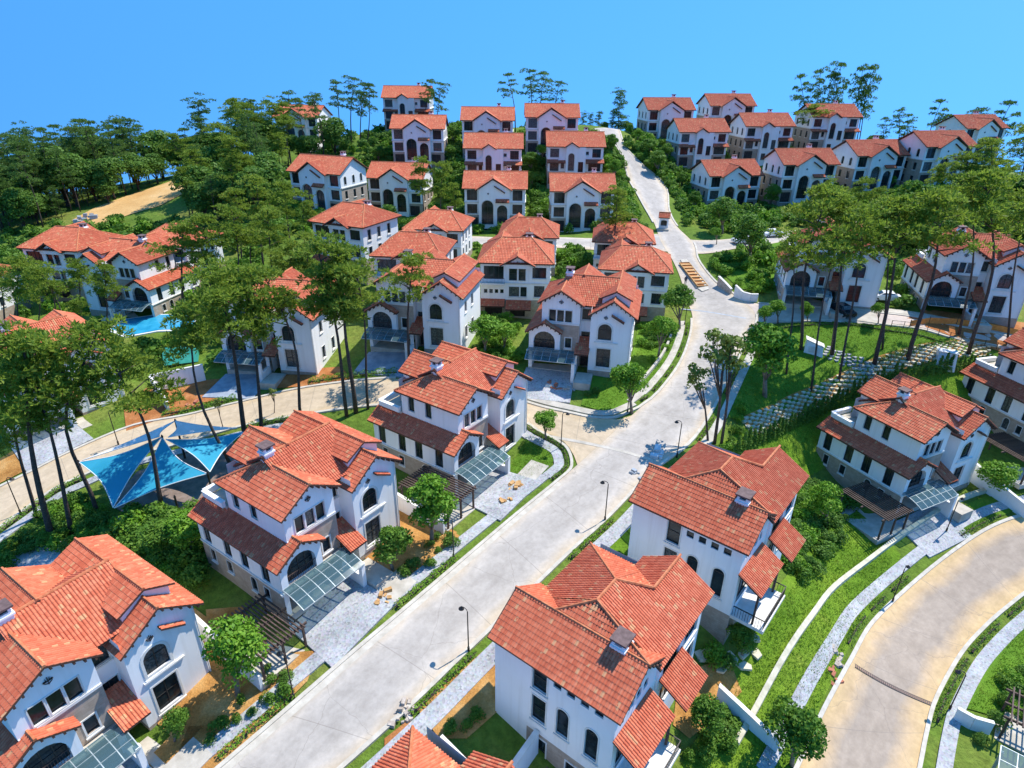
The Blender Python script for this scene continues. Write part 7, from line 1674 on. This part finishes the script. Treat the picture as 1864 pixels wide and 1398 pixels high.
# clipped hedges
def hedge(line, o0, o1, h_, mat, label, dens=46, size=0.085, group='roadside hedges'):
    l = resample(offset(line, (o0 + o1) / 2), step=0.25)
    if len(l) < 3: return
    rg = np.random.default_rng(int(abs(l[0][0] * 131 + l[0][1] * 17)) % 99991); w_ = abs(o1 - o0); L_ = 0.25 * len(l); n = int(L_ * (w_ + 2 * h_) * dens)
    i = rg.integers(0, len(l) - 1, n); f = rg.random(n)[:, None]; c_ = l[i] * (1 - f) + l[i + 1] * f; t_ = l[i + 1] - l[i]; t_ /= np.linalg.norm(t_, axis=1)[:, None]; nn = np.stack([-t_[:, 1], t_[:, 0]], 1)
    a = rg.uniform(-1, 1, n); wob = 0.8 + 0.35 * np.sin(i * 0.9 + 1.3 * np.sin(i * 0.31)); hh = h_ * np.sqrt(np.maximum(0.05, 1 - (np.abs(a)) ** 3)) * wob * rg.uniform(0.55, 1.0, n) ** 0.5
    xy = c_ + nn * (a * w_ / 2)[:, None]; z = hts(xy) + 0.1 + hh
    P_ = np.column_stack([xy, z]); N_ = np.column_stack([nn * a[:, None], np.full(n, 0.8)]) + rg.normal(size=(n, 3)) * 0.55
    v, f4 = leaf_quads(P_, N_, size, rg); o_ = np.array((l[0][0], l[0][1], gz(*l[0]))); me = cloud_mesh('foliage', [(v - o_, f4)], mat)
    r_ = empty('hedge', tuple(o_)); mk('foliage', me, r_)
    e = MB(); ii = np.linspace(0, len(l) - 1, max(2, int(L_ / 0.6))).astype(int)
    e.tube([(l[k][0] - o_[0], l[k][1] - o_[1], gz(*l[k]) - o_[2] + 0.12) for k in ii], 0.1, 5); e.build('stems', 'bark', r_)
    tag(r_, label, 'hedge', group)
for a, b_, lab in (((395, 1398), (545, 1272), 'roadside hedge before the bottom left earth bed'), ((745, 1105), (832, 1028), 'roadside hedge before the second villa earth bed')): hedge(sub(mainL, a, b_), 0.42, 1.1, 0.5, 'leaf_bright', lab)
for a, b_, lab in (((745, 1284), (858, 1174), 'roadside hedge along the bottom centre soil bed'), ((1025, 1012), (1100, 945), 'roadside hedge left of the balcony villa'), ((1150, 893), (1180, 863), 'short roadside hedge by the junction'), ((1262, 795), (1285, 762), 'roadside hedge under the slender trees'), ((1312, 712), (1330, 675), 'roadside hedge beside the park lawn'), ((1345, 645), (1358, 620), 'short hedge at the park corner')): hedge(sub(mainR, a, b_), -0.42, -1.05, 0.45, 'leaf_bright', lab)
hedge(CORNER, 0.4, 0.95, 0.35, 'leaf_mid', 'low hedge curving round the corner lawn')
for a, b_, lab in (((1172, 738), (1190, 722), 'first low hedge block round the bend'), ((1202, 712), (1215, 695), 'second low hedge block round the bend'), ((1222, 686), (1236, 666), 'third low hedge block round the bend'), ((1245, 648), (1252, 628), 'fourth low hedge block round the bend'), ((1258, 612), (1261, 592), 'fifth low hedge block, nearest the upper lamp')): hedge(sub(mainL, a, b_), 0.4, 1.0, 0.45, 'leaf_bright', lab)
for a, b_, lab in (((1470, 1362), (1492, 1315), 'nearest low hedge on the sandy road, left side'), ((1560, 1190), (1588, 1142), 'second low hedge on the sandy road, left side'), ((1600, 1122), (1622, 1100), 'third low hedge on the sandy road, left side'), ((1640, 1085), (1662, 1066), 'low hedge before the right driveway'), ((1770, 985), (1830, 950), 'low hedge after the right driveway')): hedge(sub(lowL, a, b_), 0.45, 1.25, 0.35, 'leaf_mid', lab)
for a, b_, lab in (((1690, 1300), (1740, 1195), 'nearest hedge on the sandy road, right side'), ((1752, 1180), (1800, 1128), 'second hedge on the sandy road, right side'), ((1815, 1112), (1862, 1078), 'third hedge on the sandy road, right side')): hedge(sub(lowR, a, b_), -0.4, -1.1, 0.4, 'leaf_mid', lab)
for a, b_, lab in (((720, 690), (560, 706), 'hedge along the upper left road, right part'), ((420, 738), (300, 764), 'hedge along the upper left road before the red earth')): hedge(sub(sideU, a, b_), -0.5, -1.7, 0.6, 'leaf_bright', lab)
for a, b_, lab in (((545, 755), (446, 776), 'hedge behind the second villa roof'), ((150, 866), (-20, 975), 'hedge on the near side of the upper left road')): hedge(sub(sideL, a, b_), 0.45, 1.15, 0.55, 'leaf_bright', lab)
pkl = resample(smooth_line(pxs((1385, 608), (1440, 596), (1540, 592), (1620, 604), (1700, 620), (1740, 634)), 0.5), step=0.5)
hedge(pkl, -0.3, 0.4, 0.35, 'leaf_mid', 'low hedge round the far side of the park lawn')
pk2 = resample(smooth_line(pxs((1600, 660), (1650, 642), (1700, 628), (1740, 622)), 0.5), step=0.5); hedge(pk2, -0.4, 0.4, 0.4, 'leaf_bright', 'low hedge between park lawn and paved path')

# rough grass blades on the near lawns and banks: one mass
def grass(polys, per, h0, h1, seed):
    rg = np.random.default_rng(seed); C_ = []
    for poly, n in polys:
        x0, x1 = min(p[0] for p in poly), max(p[0] for p in poly); y0, y1 = min(p[1] for p in poly), max(p[1] for p in poly); k = 0
        W3 = [G(*p) for p in poly]; wx0, wx1 = min(p[0] for p in W3), max(p[0] for p in W3); wy0, wy1 = min(p[1] for p in W3), max(p[1] for p in W3); PW = [(p[0], p[1]) for p in W3]
        q = rg.uniform((wx0, wy0), (wx1, wy1), (n * 3, 2)); q = np.array([p for p in q if inpoly(p[0], p[1], PW)][:n])
        if len(q): C_.append(q)
    xy = np.concatenate(C_); n = len(xy); vs = []
    z = hts(xy) + 0.03
    for b_ in range(per):
        a = rg.uniform(0, 6.283, n); L_ = rg.uniform(h0, h1, n); w_ = 0.035; ln = rg.uniform(0.2, 0.8, n)
        c_ = np.column_stack([xy + rg.normal(size=(n, 2)) * 0.08, z]); sd_ = np.column_stack([-np.sin(a), np.cos(a), np.zeros(n)]) * w_
        tip = c_ + np.column_stack([np.cos(a) * L_ * ln, np.sin(a) * L_ * ln, L_])
        vs.append(np.stack([c_ - sd_, c_ + sd_, tip], 1).reshape(-1, 3))
    v = np.concatenate(vs); f = np.arange(len(v)).reshape(-1, 3)
    me = bpy.data.meshes.new('grass'); me.from_pydata(v.tolist(), [], f.tolist()); me.materials.append(MAT['grass_blade']); me.update()
    return tag(mk('grass', me), 'rough green grass on the banks and lawns', 'grass', kind='stuff')
grass([([(1230, 1410), (1300, 1290), (1380, 1180), (1480, 1010), (1560, 930), (1625, 1020), (1560, 1140), (1490, 1280), (1440, 1410)], 9000), ([(1300, 815), (1450, 745), (1560, 700), (1700, 665), (1864, 690), (1864, 740), (1640, 720), (1500, 850), (1330, 850)], 6000),
       ([(1325, 760), (1350, 660), (1385, 605), (1540, 588), (1720, 615), (1700, 645), (1520, 700), (1370, 770)], 6000), ([(920, 862), (962, 792), (1000, 812), (1008, 840), (945, 885)], 1200), ([(1058, 738), (1150, 650), (1205, 590), (1240, 612), (1188, 702), (1100, 750)], 3500), ([(1760, 1290), (1864, 1130), (1900, 1110), (1900, 1330)], 2500)], 3, 0.08, 0.2, 5)
